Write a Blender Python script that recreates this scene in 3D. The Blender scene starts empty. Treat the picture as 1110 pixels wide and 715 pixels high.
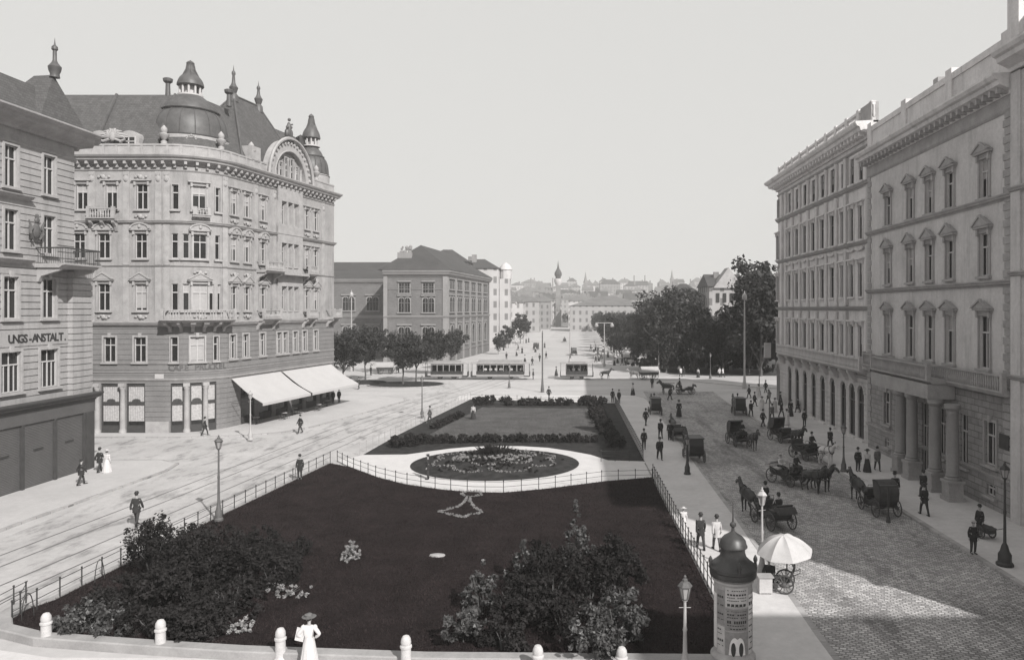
import bpy, bmesh, math, random
import numpy as np
from mathutils import Vector, Matrix

S = bpy.context.scene
COL = S.collection
R = math.radians
H = 12.5            # camera height
FPX = 800.0         # focal length in photo pixels (photo 1110 px wide)
CX, CY = 613.0, 335.0

# ---------------- camera ----------------
cam = bpy.data.cameras.new('camera')
camo = bpy.data.objects.new('camera', cam); COL.objects.link(camo)
camo.location = (0, 0, H); camo.rotation_euler = (R(90), 0, 0)
cam.sensor_fit = 'HORIZONTAL'; cam.sensor_width = 36.0
cam.lens = 36.0 * FPX / 1110.0
cam.shift_x = -(CX - 555.0) / 1110.0
cam.shift_y = -(357.5 - CY) / 1110.0
cam.clip_start = 0.3; cam.clip_end = 6000
S.camera = camo

# ---------------- light ----------------
SUN_H = Vector((-0.58, 0.815))       # horizontal travel direction of the light
SUN_EL = math.atan(0.731)
world = bpy.data.worlds.new('World'); S.world = world; world.use_nodes = True
nt = world.node_tree; nt.nodes.clear()
sky = nt.nodes.new('ShaderNodeTexSky'); sky.sky_type = 'NISHITA'; sky.sun_disc = False
sky.sun_elevation = SUN_EL
sky.sun_rotation = math.atan2(0.58, -0.815)
sky.air_density = 1.0; sky.dust_density = 2.5; sky.ozone_density = 1.0
sep = nt.nodes.new('ShaderNodeSeparateColor')
nt.links.new(sky.outputs[0], sep.inputs[0])
# the plate was sensitive to blue light only: the sky's blue channel gives its tone
pw = nt.nodes.new('ShaderNodeMath'); pw.operation = 'POWER'; pw.inputs[1].default_value = 0.06
nt.links.new(sep.outputs[2], pw.inputs[0])
mlt = nt.nodes.new('ShaderNodeMath'); mlt.operation = 'MULTIPLY'; mlt.inputs[1].default_value = 4.7
nt.links.new(pw.outputs[0], mlt.inputs[0])
vm = nt.nodes.new('ShaderNodeCombineColor')
for i, k in enumerate((1.0, 0.992, 0.966)):
    q = nt.nodes.new('ShaderNodeMath'); q.operation = 'MULTIPLY'; q.inputs[1].default_value = k
    nt.links.new(mlt.outputs[0], q.inputs[0]); nt.links.new(q.outputs[0], vm.inputs[i])
bgn = nt.nodes.new('ShaderNodeBackground'); bgn.inputs['Strength'].default_value = 0.10
nt.links.new(vm.outputs[0], bgn.inputs['Color'])
wo = nt.nodes.new('ShaderNodeOutputWorld'); nt.links.new(bgn.outputs[0], wo.inputs['Surface'])

sl = bpy.data.lights.new('sun', 'SUN'); sl.energy = 4.4; sl.angle = R(0.6); sl.color = (1.0, 0.985, 0.955)
so = bpy.data.objects.new('sun', sl); COL.objects.link(so)
tr = Vector((SUN_H.x, SUN_H.y, -0.731)).normalized()
so.rotation_euler = tr.to_track_quat('-Z', 'Y').to_euler(); so.location = (60, -60, 80)

S.view_settings.view_transform = 'Standard'; S.view_settings.look = 'None'
S.view_settings.gamma = 1.0; S.view_settings.use_curve_mapping = False
S.view_settings.exposure = 0.5
S.cycles.max_bounces = 5; S.cycles.diffuse_bounces = 3; S.cycles.glossy_bounces = 2
S.cycles.volume_bounces = 0; S.cycles.transparent_max_bounces = 4

# ---------------- helpers ----------------
def G(px, py, z=0.0):
    """point of height z that the photograph shows at (px, py)"""
    Y = (H - z) * FPX / (py - CY)
    return Vector(((px - CX) * Y / FPX, Y, z))

def zat(py, Y): return H + (CY - py) * Y / FPX

def tag(o, label=None, cat=None, group=None, kind=None):
    if label: o['label'] = label
    if cat: o['category'] = cat
    if group: o['group'] = group
    if kind: o['kind'] = kind
    return o

def empty(name, loc, label=None, cat=None, group=None, rz=0.0, sc=1.0):
    o = bpy.data.objects.new(name, None); COL.objects.link(o)
    o.location = loc; o.rotation_euler = (0, 0, rz); o.scale = (sc, sc, sc)
    o.empty_display_size = 0.3
    return tag(o, label, cat, group)


class Tree:
    """a prototype: root + nested children, placed as often as wanted"""
    def __init__(s, name, parts): s.name = name; s.parts = parts; s.used = False
    # parts: list of (name, mesh, [subparts], loc, rz)
    def place(s, loc, rz, label=None, cat=None, group=None, sc=1.0, skip=(), swap=None):
        r = empty(s.name, loc, label, cat, group, rz)
        r.scale = sc if isinstance(sc, tuple) else (sc, sc, sc)
        s._kids(r, s.parts, skip, swap or {})
        return r
    def _kids(s, par, parts, skip, swap):
        for p in parts:
            nm, me, sub = p[0], p[1], p[2]
            if nm in skip: continue
            if nm in swap: me = swap[nm]
            o = bpy.data.objects.new(nm, me); COL.objects.link(o); o.parent = par
            if len(p) > 3: o.location = p[3]
            if len(p) > 4: o.rotation_euler = p[4]
            s._kids(o, sub, skip, swap)

class MB:
    def __init__(s): s.v = []; s.f = []; s.mi = []; s.m = None; s.k = 0; s.mats = []
    def mat(s, m):
        if m not in s.mats: s.mats.append(m)
        s.k = s.mats.index(m); return s
    def add(s, vs, fs):
        n = len(s.v)
        if s.m is not None: vs = [tuple(s.m @ Vector(v)) for v in vs]
        s.v.extend(tuple(v) for v in vs); s.f.extend(tuple(n + i for i in f) for f in fs)
        s.mi.extend([s.k] * len(fs)); return s
    def box(s, x0, y0, z0, x1, y1, z1):
        if x0 > x1: x0, x1 = x1, x0
        if y0 > y1: y0, y1 = y1, y0
        if z0 > z1: z0, z1 = z1, z0
        v = [(x0,y0,z0),(x1,y0,z0),(x1,y1,z0),(x0,y1,z0),(x0,y0,z1),(x1,y0,z1),(x1,y1,z1),(x0,y1,z1)]
        return s.add(v, [(3,2,1,0),(4,5,6,7),(0,1,5,4),(1,2,6,5),(2,3,7,6),(3,0,4,7)])
    def prism(s, poly, z0, z1):
        n = len(poly)
        v = [(p[0], p[1], z0) for p in poly] + [(p[0], p[1], z1) for p in poly]
        f = [tuple(range(n - 1, -1, -1)), tuple(range(n, 2 * n))]
        f += [(i, (i + 1) % n, n + (i + 1) % n, n + i) for i in range(n)]
        return s.add(v, f)
    def extr(s, poly, vec):
        n = len(poly); vec = Vector(vec)
        v = [Vector(p) for p in poly]; v += [p + vec for p in v]
        f = [tuple(range(n - 1, -1, -1)), tuple(range(n, 2 * n))]
        f += [(i, (i + 1) % n, n + (i + 1) % n, n + i) for i in range(n)]
        return s.add(v, f)
    def loft(s, rings, cap=True, closed=True):
        n = len(rings[0]); v = [p for r in rings for p in r]; f = []
        for i in range(len(rings) - 1):
            for j in range(n if closed else n - 1):
                a = i * n + j; b = i * n + (j + 1) % n
                f.append((a, b, b + n, a + n))
        if cap:
            f.append(tuple(range(n - 1, -1, -1))); f.append(tuple((len(rings) - 1) * n + j for j in range(n)))
        return s.add(v, f)
    def tube(s, pts, r, n=8, cap=True):
        pts = [Vector(p) for p in pts]; rings = []
        up = None
        for i, p in enumerate(pts):
            d = (pts[min(i + 1, len(pts) - 1)] - pts[max(i - 1, 0)])
            if d.length < 1e-9: d = Vector((0, 0, 1))
            d.normalize()
            if up is None: up = Vector((1, 0, 0)) if abs(d.z) > .9 else Vector((0, 0, 1))
            a = d.cross(up)
            if a.length < 1e-6: up = Vector((0, 1, 0)); a = d.cross(up)
            a.normalize(); b = a.cross(d).normalized(); 
            rr = r[i] if isinstance(r, (list, tuple)) else r
            rings.append([p + a * (math.cos(t) * rr) + b * (math.sin(t) * rr) for t in [2 * math.pi * k / n for k in range(n)]])
        return s.loft(rings, cap)
    def lathe(s, prof, n=16, c=(0, 0, 0), a0=0.0, ex=1.0, ey=1.0):
        rings = []
        for r, z in prof:
            r = max(r, 0.002)
            rings.append([(c[0] + ex * r * math.cos(a0 + 2 * math.pi * k / n), c[1] + ey * r * math.sin(a0 + 2 * math.pi * k / n), c[2] + z) for k in range(n)])
        return s.loft(rings, True)
    def ball(s, c, r, nu=10, nv=7):
        rx, ry, rz = r if isinstance(r, (tuple, list)) else (r, r, r)
        rings = []
        for i in range(nv + 1):
            t = -math.pi / 2 + math.pi * (i + .02) / (nv + .04)
            rings.append([(c[0] + rx * math.cos(t) * math.cos(2 * math.pi * k / nu), c[1] + ry * math.cos(t) * math.sin(2 * math.pi * k / nu), c[2] + rz * math.sin(t)) for k in range(nu)])
        return s.loft(rings, True)
    def mesh(s, me, M=None, scale=1.0):
        vs = [(M @ v.co) if M is not None else v.co.copy() for v in me.vertices]
        return s.add(vs, [tuple(p.vertices) for p in me.polygons])
    def data(s, name, mat=None, smooth=True, ang=35):
        me = bpy.data.meshes.new(name); me.from_pydata(s.v, [], s.f)
        for m in (s.mats if s.mats else [mat]): me.materials.append(m)
        if s.mats: me.polygons.foreach_set('material_index', s.mi)
        if smooth:
            me.polygons.foreach_set('use_smooth', [True] * len(me.polygons))
            me.set_sharp_from_angle(angle=R(ang))
        me.update(); return me
    def build(s, name, mat=None, parent=None, loc=None, smooth=True, label=None, ang=35):
        """verts are in scene coordinates; stored relative to the parent's (or loc's) origin"""
        off = Vector(loc) if loc is not None else (parent_origin(parent) if parent is not None else Vector((0, 0, 0)))
        if off.length > 0: s.v = [(x - off.x, y - off.y, z - off.z) for x, y, z in s.v]
        me = s.data(name, mat, smooth, ang)
        o = bpy.data.objects.new(name, me); COL.objects.link(o)
        if parent is not None: o.parent = parent
        else: o.location = off
        if label: o['label'] = label
        return o

def parent_origin(p):
    v = Vector((0, 0, 0))
    while p is not None: v += Vector(p.location); p = p.parent
    return v

def skin(J, E, root, sub=1):
    """J name->(x,y,z,r); E edges; grows one continuous surface"""
    names = list(J); idx = {n: i for i, n in enumerate(names)}
    me = bpy.data.meshes.new('skel'); me.from_pydata([J[n][:3] for n in names], [(idx[a], idx[b]) for a, b in E], [])
    o = bpy.data.objects.new('skel', me); COL.objects.link(o)
    md = o.modifiers.new('Skin', 'SKIN'); md.use_smooth_shade = True
    if not me.skin_vertices: 
        bpy.context.view_layer.objects.active = o
        bpy.ops.mesh.customdata_skin_add()
    sv = me.skin_vertices[0].data
    for n in names:
        r = J[n][3]; sv[idx[n]].radius = (r, r) if not isinstance(r, tuple) else r
        sv[idx[n]].use_root = (n == root)
    if sub:
        ms = o.modifiers.new('Sub', 'SUBSURF'); ms.levels = sub; ms.render_levels = sub
    bpy.context.view_layer.update()
    dg = bpy.context.evaluated_depsgraph_get()
    res = bpy.data.meshes.new_from_object(o.evaluated_get(dg))
    bpy.data.objects.remove(o); bpy.data.meshes.remove(me)
    return res

_GL = {}
def glyph(ch, bold=0.0):
    if (ch, bold) in _GL: return _GL[(ch, bold)]
    cu = bpy.data.curves.new('glyph', 'FONT'); cu.body = ch; cu.size = 1.0; cu.extrude = 0.03; cu.offset = bold
    cu.resolution_u = 3
    o = bpy.data.objects.new('glyph', cu); COL.objects.link(o); bpy.context.view_layer.update()
    me = bpy.data.meshes.new_from_object(o.evaluated_get(bpy.context.evaluated_depsgraph_get()))
    bpy.data.objects.remove(o)
    xs = [v.co.x for v in me.vertices] or [0, .3]
    _GL[(ch, bold)] = (me, min(xs), max(xs)); return _GL[(ch, bold)]

# ---------------- materials ----------------
def tint(v): return (min(1, v * 1.015), v * 0.985, v * 0.985, 1)
MT = {}
def mat(name, v, rough=.85, nscale=1.5, namt=.18, bump=0.0, bscale=12.0, spec=.25, metal=0.0, kind=None, **kw):
    if name in MT: return MT[name]
    m = bpy.data.materials.new(name); m.use_nodes = True; n = m.node_tree; N = n.nodes; L = n.links
    b = N['Principled BSDF']; b.inputs['Roughness'].default_value = rough
    b.inputs['Specular IOR Level'].default_value = spec; b.inputs['Metallic'].default_value = metal
    tc = N.new('ShaderNodeTexCoord')
    co = tc.outputs['Object']
    no = N.new('ShaderNodeTexNoise'); no.inputs['Scale'].default_value = nscale; no.inputs['Detail'].default_value = 5
    no.inputs['Roughness'].default_value = .62
    L.new(co, no.inputs['Vector'])
    rp = N.new('ShaderNodeMapRange'); rp.inputs['From Min'].default_value = .28; rp.inputs['From Max'].default_value = .72
    rp.inputs['To Min'].default_value = 1 - namt; rp.inputs['To Max'].default_value = 1 + namt
    L.new(no.outputs['Fac'], rp.inputs['Value'])
    n2 = N.new('ShaderNodeTexNoise'); n2.inputs['Scale'].default_value = nscale * 11; n2.inputs['Detail'].default_value = 6; n2.inputs['Roughness'].default_value = .7; L.new(co, n2.inputs['Vector'])
    r2 = N.new('ShaderNodeMapRange'); r2.inputs['From Min'].default_value = .3; r2.inputs['From Max'].default_value = .7
    r2.inputs['To Min'].default_value = 1 - namt * .7; r2.inputs['To Max'].default_value = 1 + namt * .7; L.new(n2.outputs['Fac'], r2.inputs['Value'])
    m0 = N.new('ShaderNodeMath'); m0.operation = 'MULTIPLY'; L.new(rp.outputs[0], m0.inputs[0]); L.new(r2.outputs[0], m0.inputs[1])
    cur = m0.outputs[0]
    hgt = None
    if kind in ('brick', 'wallbrick'):
        br = N.new('ShaderNodeTexBrick')
        if kind == 'wallbrick':
            sx = N.new('ShaderNodeSeparateXYZ'); L.new(co, sx.inputs[0])
            ad = N.new('ShaderNodeMath'); ad.operation = 'ADD'; L.new(sx.outputs[0], ad.inputs[0]); L.new(sx.outputs[1], ad.inputs[1])
            cb = N.new('ShaderNodeCombineXYZ'); L.new(ad.outputs[0], cb.inputs[0]); L.new(sx.outputs[2], cb.inputs[1])
            L.new(cb.outputs[0], br.inputs['Vector'])
        else:
            mp = N.new('ShaderNodeMapping'); mp.inputs['Rotation'].default_value = (0, 0, kw.get('rot', 0))
            L.new(co, mp.inputs[0])
            if kw.get('warp'):
                wn = N.new('ShaderNodeTexNoise'); wn.inputs['Scale'].default_value = .6; L.new(co, wn.inputs['Vector'])
                wv = N.new('ShaderNodeVectorMath'); wv.operation = 'MULTIPLY_ADD'
                wv.inputs[1].default_value = (kw['warp'],) * 3
                L.new(wn.outputs['Color'], wv.inputs[0]); L.new(mp.outputs[0], wv.inputs[2]); L.new(wv.outputs[0], br.inputs['Vector'])
            else: L.new(mp.outputs[0], br.inputs['Vector'])
        br.inputs['Scale'].default_value = 1.0
        br.inputs['Brick Width'].default_value = kw.get('bw', .6); br.inputs['Row Height'].default_value = kw.get('rh', .3)
        br.inputs['Mortar Size'].default_value = kw.get('ms', .02); br.inputs['Mortar Smooth'].default_value = .3
        br.inputs['Color1'].default_value = (1 - kw.get('bv', .15),) * 3 + (1,)
        br.inputs['Color2'].default_value = (1 + kw.get('bv', .15),) * 3 + (1,)
        br.inputs['Mortar'].default_value = (kw.get('mv', .6),) * 3 + (1,)
        mu = N.new('ShaderNodeMath'); mu.operation = 'MULTIPLY'; L.new(br.outputs['Color'], mu.inputs[0]); L.new(cur, mu.inputs[1])
        cur = mu.outputs[0]
        iv = N.new('ShaderNodeMath'); iv.operation = 'SUBTRACT'; iv.inputs[0].default_value = 1; L.new(br.outputs['Fac'], iv.inputs[1])
        hgt = iv.outputs[0]
    if kw.get('patch'):
        pv, ps = kw['patch'][:2]
        mp2 = N.new('ShaderNodeMapping'); mp2.inputs['Scale'].default_value = kw['patch'][2]; mp2.inputs['Rotation'].default_value = (0, 0, kw['patch'][3])
        L.new(co, mp2.inputs[0])
        pn = N.new('ShaderNodeTexNoise'); pn.inputs['Scale'].default_value = ps; pn.inputs['Detail'].default_value = 7; pn.inputs['Roughness'].default_value = .7
        L.new(mp2.outputs[0], pn.inputs['Vector'])
        pr = N.new('ShaderNodeMapRange'); pr.inputs['From Min'].default_value = .5; pr.inputs['From Max'].default_value = .66
        pr.inputs['To Min'].default_value = 1; pr.inputs['To Max'].default_value = pv
        L.new(pn.outputs['Fac'], pr.inputs['Value'])
        mu2 = N.new('ShaderNodeMath'); mu2.operation = 'MULTIPLY'; L.new(pr.outputs[0], mu2.inputs[0]); L.new(cur, mu2.inputs[1]); cur = mu2.outputs[0]
    cc = N.new('ShaderNodeVectorMath'); cc.operation = 'SCALE'; cc.inputs[0].default_value = kw.get('col', tint(v)[:3])
    L.new(cur, cc.inputs['Scale']); L.new(cc.outputs[0], b.inputs['Base Color'])
    if bump:
        bn = N.new('ShaderNodeTexNoise'); bn.inputs['Scale'].default_value = bscale; bn.inputs['Detail'].default_value = 4; L.new(co, bn.inputs['Vector'])
        bp = N.new('ShaderNodeBump'); bp.inputs['Strength'].default_value = min(1, bump); bp.inputs['Distance'].default_value = kw.get('bd', .03)
        if hgt is not None:
            aa = N.new('ShaderNodeMath'); aa.operation = 'MULTIPLY_ADD'; aa.inputs[1].default_value = .4; L.new(bn.outputs['Fac'], aa.inputs[0]); L.new(hgt, aa.inputs[2])
            L.new(aa.outputs[0], bp.inputs['Height'])
        else: L.new(bn.outputs['Fac'], bp.inputs['Height'])
        L.new(bp.outputs[0], b.inputs['Normal'])
    MT[name] = m; return m

M_STONE = mat('pale render', 0.285, nscale=.6, namt=.16, patch=(.78, 1.2, (1, 1, .12), 0), bump=.4, bscale=6)
M_STONE2 = mat('carved stone', 0.310, nscale=1.2, namt=.2, bump=.6, bscale=9)
M_STONEB = mat('banded ashlar', 0.254, nscale=.7, namt=.13, kind='wallbrick', bw=1.3, rh=.48, ms=.018, mv=.7, bv=.06, bump=.5)
M_ANST = mat('striped plaster', 0.310, nscale=.5, namt=.12, bump=.3, bscale=5, patch=(.8, 1.3, (1, 1, .1), 0))
M_WEST = mat('plaster of the shaded houses', 0.470, nscale=.35, namt=.14, bump=.3, bscale=5, patch=(.78, 1.1, (1, 1, .12), 0))
M_WEST2 = mat('light plaster', 0.560, nscale=.5, namt=.15, bump=.4, bscale=5, patch=(.8, 1.4, (1, 1, .15), 0))
M_RUST = mat('dark rusticated stone', 0.250, nscale=1, namt=.18, kind='wallbrick', bw=.95, rh=.42, ms=.03, mv=.6, bv=.12, bump=.8)
M_TRIM = mat('grey trim', 0.300, nscale=1.0, namt=.18, bump=.4, bscale=7)
M_COLM = mat('polished column stone', .22, rough=.5, nscale=.8, namt=.12, spec=.4)
M_MUSB = mat('brown brick', 0.120, nscale=.3, namt=.14, kind='wallbrick', bw=.5, rh=.16, ms=.02, mv=1.25, bv=.12)
M_MUST = mat('museum stone trim', 0.220, nscale=.4, namt=.12)
M_ROOF = mat('slate roof', 0.085, nscale=1.4, namt=.16, kind='wallbrick', bw=.35, rh=.22, ms=.02, mv=.7, bv=.14, bump=.4)
M_ROOFR = mat('dull tile roof', 0.055, nscale=.3, namt=.2)
M_ROOFL = mat('faded tile roof', 0.120, nscale=.2, namt=.22)
M_DOME = mat('dome sheet metal', 0.075, rough=.5, nscale=2.0, namt=.25, spec=.4)
M_IRON = mat('dark iron', .035, rough=.55, nscale=4, namt=.2, spec=.4)
M_IRONL = mat('pale painted iron', .34, rough=.5, nscale=4, namt=.15, spec=.4)
M_IRONG = mat('weathered iron', .10, rough=.6, nscale=4, namt=.2)
M_SASH = mat('pale window paint', .42, rough=.6, nscale=5, namt=.1)
M_SASHD = mat('dark window paint', .12, rough=.6, nscale=5, namt=.1)
M_GLASS = mat('dark window glass', .018, rough=.12, nscale=1, namt=.3, spec=.5)
M_BLIND = mat('linen blind', 0.330, nscale=3, namt=.1)
M_LACE = mat('lace curtain', 0.360, nscale=5, namt=.25, bump=.3, bscale=20)
M_SHOP = mat('dark shop woodwork', .05, rough=.6, nscale=2, namt=.2)
M_SHUT = mat('grey roller shutter', 0.085, rough=.6, nscale=.7, namt=.12)
M_DARK = mat('unlit interior', .02, nscale=1, namt=.1)
M_AWN = mat('white canvas', 0.400, nscale=.7, namt=.05, bump=.2, bscale=3)
M_PLASTW = mat('white plaster', 0.420, nscale=1, namt=.12)
M_FARW = mat('far house plaster', 0.289, nscale=.1, namt=.25)
M_FARW2 = mat('far grey plaster', 0.187, nscale=.1, namt=.25)
M_FARW3 = mat('far pale plaster', 0.425, nscale=.1, namt=.2)

def far_facade(name, v, bw, rh, wv=.45):
    """plaster with rows of small windows (far too small to be modelled)"""
    m = bpy.data.materials.new(name); m.use_nodes = True; N = m.node_tree.nodes; L = m.node_tree.links
    b = N['Principled BSDF']; b.inputs['Roughness'].default_value = .9; b.inputs['Specular IOR Level'].default_value = .1
    tc = N.new('ShaderNodeTexCoord'); sx = N.new('ShaderNodeSeparateXYZ'); L.new(tc.outputs['Object'], sx.inputs[0])
    ad = N.new('ShaderNodeMath'); ad.operation = 'ADD'; L.new(sx.outputs[0], ad.inputs[0]); L.new(sx.outputs[1], ad.inputs[1])
    def band(src, per, lo, hi):
        d = N.new('ShaderNodeMath'); d.operation = 'DIVIDE'; L.new(src, d.inputs[0]); d.inputs[1].default_value = per
        fr = N.new('ShaderNodeMath'); fr.operation = 'FRACT'; L.new(d.outputs[0], fr.inputs[0])
        g = N.new('ShaderNodeMath'); g.operation = 'GREATER_THAN'; L.new(fr.outputs[0], g.inputs[0]); g.inputs[1].default_value = lo
        l = N.new('ShaderNodeMath'); l.operation = 'LESS_THAN'; L.new(fr.outputs[0], l.inputs[0]); l.inputs[1].default_value = hi
        mm = N.new('ShaderNodeMath'); mm.operation = 'MULTIPLY'; L.new(g.outputs[0], mm.inputs[0]); L.new(l.outputs[0], mm.inputs[1])
        return mm.outputs[0]
    a = band(ad.outputs[0], bw, .33, .67); c = band(sx.outputs[2], rh, .25, .78)
    mm = N.new('ShaderNodeMath'); mm.operation = 'MULTIPLY'; L.new(a, mm.inputs[0]); L.new(c, mm.inputs[1])
    no = N.new('ShaderNodeTexNoise'); no.inputs['Scale'].default_value = .15; L.new(tc.outputs['Object'], no.inputs['Vector'])
    mr = N.new('ShaderNodeMapRange'); mr.inputs['To Min'].default_value = .8; mr.inputs['To Max'].default_value = 1.2; L.new(no.outputs['Fac'], mr.inputs['Value'])
    mx = N.new('ShaderNodeMix'); mx.data_type = 'RGBA'; L.new(mm.outputs[0], mx.inputs['Factor'])
    mx.inputs['A'].default_value = tint(v); mx.inputs['B'].default_value = tint(v * wv)
    vs = N.new('ShaderNodeVectorMath'); vs.operation = 'SCALE'; L.new(mx.outputs['Result'], vs.inputs[0]); L.new(mr.outputs[0], vs.inputs['Scale'])
    L.new(vs.outputs[0], b.inputs['Base Color']); return m

# ---------------- facade tools ----------------
class Path:
    """ground line of a facade, drawn left to right as seen from outside"""
    def __init__(s, pts):
        s.p = [Vector(p) for p in pts]; s.c = [0.0]
        for a, b in zip(s.p, s.p[1:]): s.c.append(s.c[-1] + (b - a).length)
        s.L = s.c[-1]; s.seg = [((b - a).normalized()) for a, b in zip(s.p, s.p[1:])]
        s.sn = [Vector((d.y, -d.x)) for d in s.seg]; s.vn = []
        for i in range(len(s.p)):
            if i == 0: s.vn.append(s.sn[0])
            elif i == len(s.p) - 1: s.vn.append(s.sn[-1])
            else:
                m = (s.sn[i - 1] + s.sn[i]).normalized(); s.vn.append(m / max(.3, m.dot(s.sn[i])))
    def idx(s, q):
        for i in range(len(s.seg)):
            if q <= s.c[i + 1] + 1e-6: return i
        return len(s.seg) - 1
    def at(s, q, n=0.0, z=0.0):
        for i, c in enumerate(s.c):
            if abs(q - c) < 1e-5:
                v = s.p[i] + s.vn[i] * n; return Vector((v.x, v.y, z))
        i = s.idx(q); v = s.p[i] + s.seg[i] * (q - s.c[i]) + s.sn[i] * n
        return Vector((v.x, v.y, z))
    def rz(s, q): d = s.seg[s.idx(q)]; return math.atan2(d.y, d.x)
    def s_of_px(s, px, lo=0, hi=None):
        best = (1e9, 0); hi = hi or s.L; n = 2500
        for k in range(n + 1):
            q = lo + (hi - lo) * k / n; v = s.at(q)
            if v.y < 1: continue
            e = abs(CX + FPX * v.x / v.y - px)
            if e < best[0]: best = (e, q)
        return best[1]
    def knots(s, a, b): return [a] + [c for c in s.c if a + 1e-4 < c < b - 1e-4] + [b]

def wallgrid(mb, P, s0, s1, z0, z1, ops=(), depth=.28, groove=None):
    """wall with real openings ops=[(s0,s1,z0,z1)] and reveals; groove=(pitch, height, depth)"""
    ss = set(P.knots(s0, s1)); zs = {z0, z1}; gr = []
    for a, b, c, d in ops: ss |= {a, b}; zs |= {c, d}
    if groove:
        z = z0 + groove[0]
        while z < z1 - groove[1]:
            gr.append((z, z + groove[1])); zs |= {z, z + groove[1]}; z += groove[0]
    def uniq(x):
        o = []
        for q in sorted(x):
            if not o or q - o[-1] > 1e-4: o.append(q)
        return o
    ss = [q for q in uniq(ss) if s0 - 1e-6 <= q <= s1 + 1e-6]; zs = [q for q in uniq(zs) if z0 - 1e-6 <= q <= z1 + 1e-6]
    for i in range(len(ss) - 1):
        for j in range(len(zs) - 1):
            a, b, c, d = ss[i], ss[i + 1], zs[j], zs[j + 1]; ms, mz = (a + b) / 2, (c + d) / 2
            if any(o[0] < ms < o[1] and o[2] < mz < o[3] for o in ops): continue
            g = any(q[0] < mz < q[1] for q in gr); n = -groove[2] if g else 0.0
            mb.add([P.at(a, n, c), P.at(b, n, c), P.at(b, n, d), P.at(a, n, d)], [(0, 1, 2, 3)])
            if g:
                mb.add([P.at(a, 0, c), P.at(b, 0, c), P.at(b, n, c), P.at(a, n, c)], [(0, 1, 2, 3)])
                mb.add([P.at(a, 0, d), P.at(b, 0, d), P.at(b, n, d), P.at(a, n, d)], [(3, 2, 1, 0)])
    for a, b, c, d in ops:
        k = P.knots(a, b)
        for u, w in zip(k, k[1:]):
            mb.add([P.at(u, 0, c), P.at(w, 0, c), P.at(w, -depth, c), P.at(u, -depth, c)], [(0, 1, 2, 3)])
            mb.add([P.at(u, 0, d), P.at(w, 0, d), P.at(w, -depth, d), P.at(u, -depth, d)], [(3, 2, 1, 0)])
        mb.add([P.at(a, 0, c), P.at(a, 0, d), P.at(a, -depth, d), P.at(a, -depth, c)], [(3, 2, 1, 0)])
        mb.add([P.at(b, 0, c), P.at(b, 0, d), P.at(b, -depth, d), P.at(b, -depth, c)], [(0, 1, 2, 3)])
    return mb

def sweep(mb, P, s0, s1, prof, closed=True):
    """profile [(n,z)] drawn along the facade line"""
    rings = [[P.at(q, n, z) for n, z in prof] for q in P.knots(s0, s1)]
    return mb.loft(rings, True, True)

def pbox(mb, P, s0, s1, n0, n1, z0, z1):
    return sweep(mb, P, s0, s1, [(n0, z0), (n1, z0), (n1, z1), (n0, z1)])

CORN = [(-.1, 0), (.15, 0), (.2, .12), (.35, .18), (.7, .3), (.75, .45), (.9, .5), (1.0, .62), (1.0, .7), (-.1, .74)]
def cornice(mb, P, s0, s1, z, h, pr): return sweep(mb, P, s0, s1, [(n * pr if n > 0 else n, z + q / .74 * h) for n, q in CORN])

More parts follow.
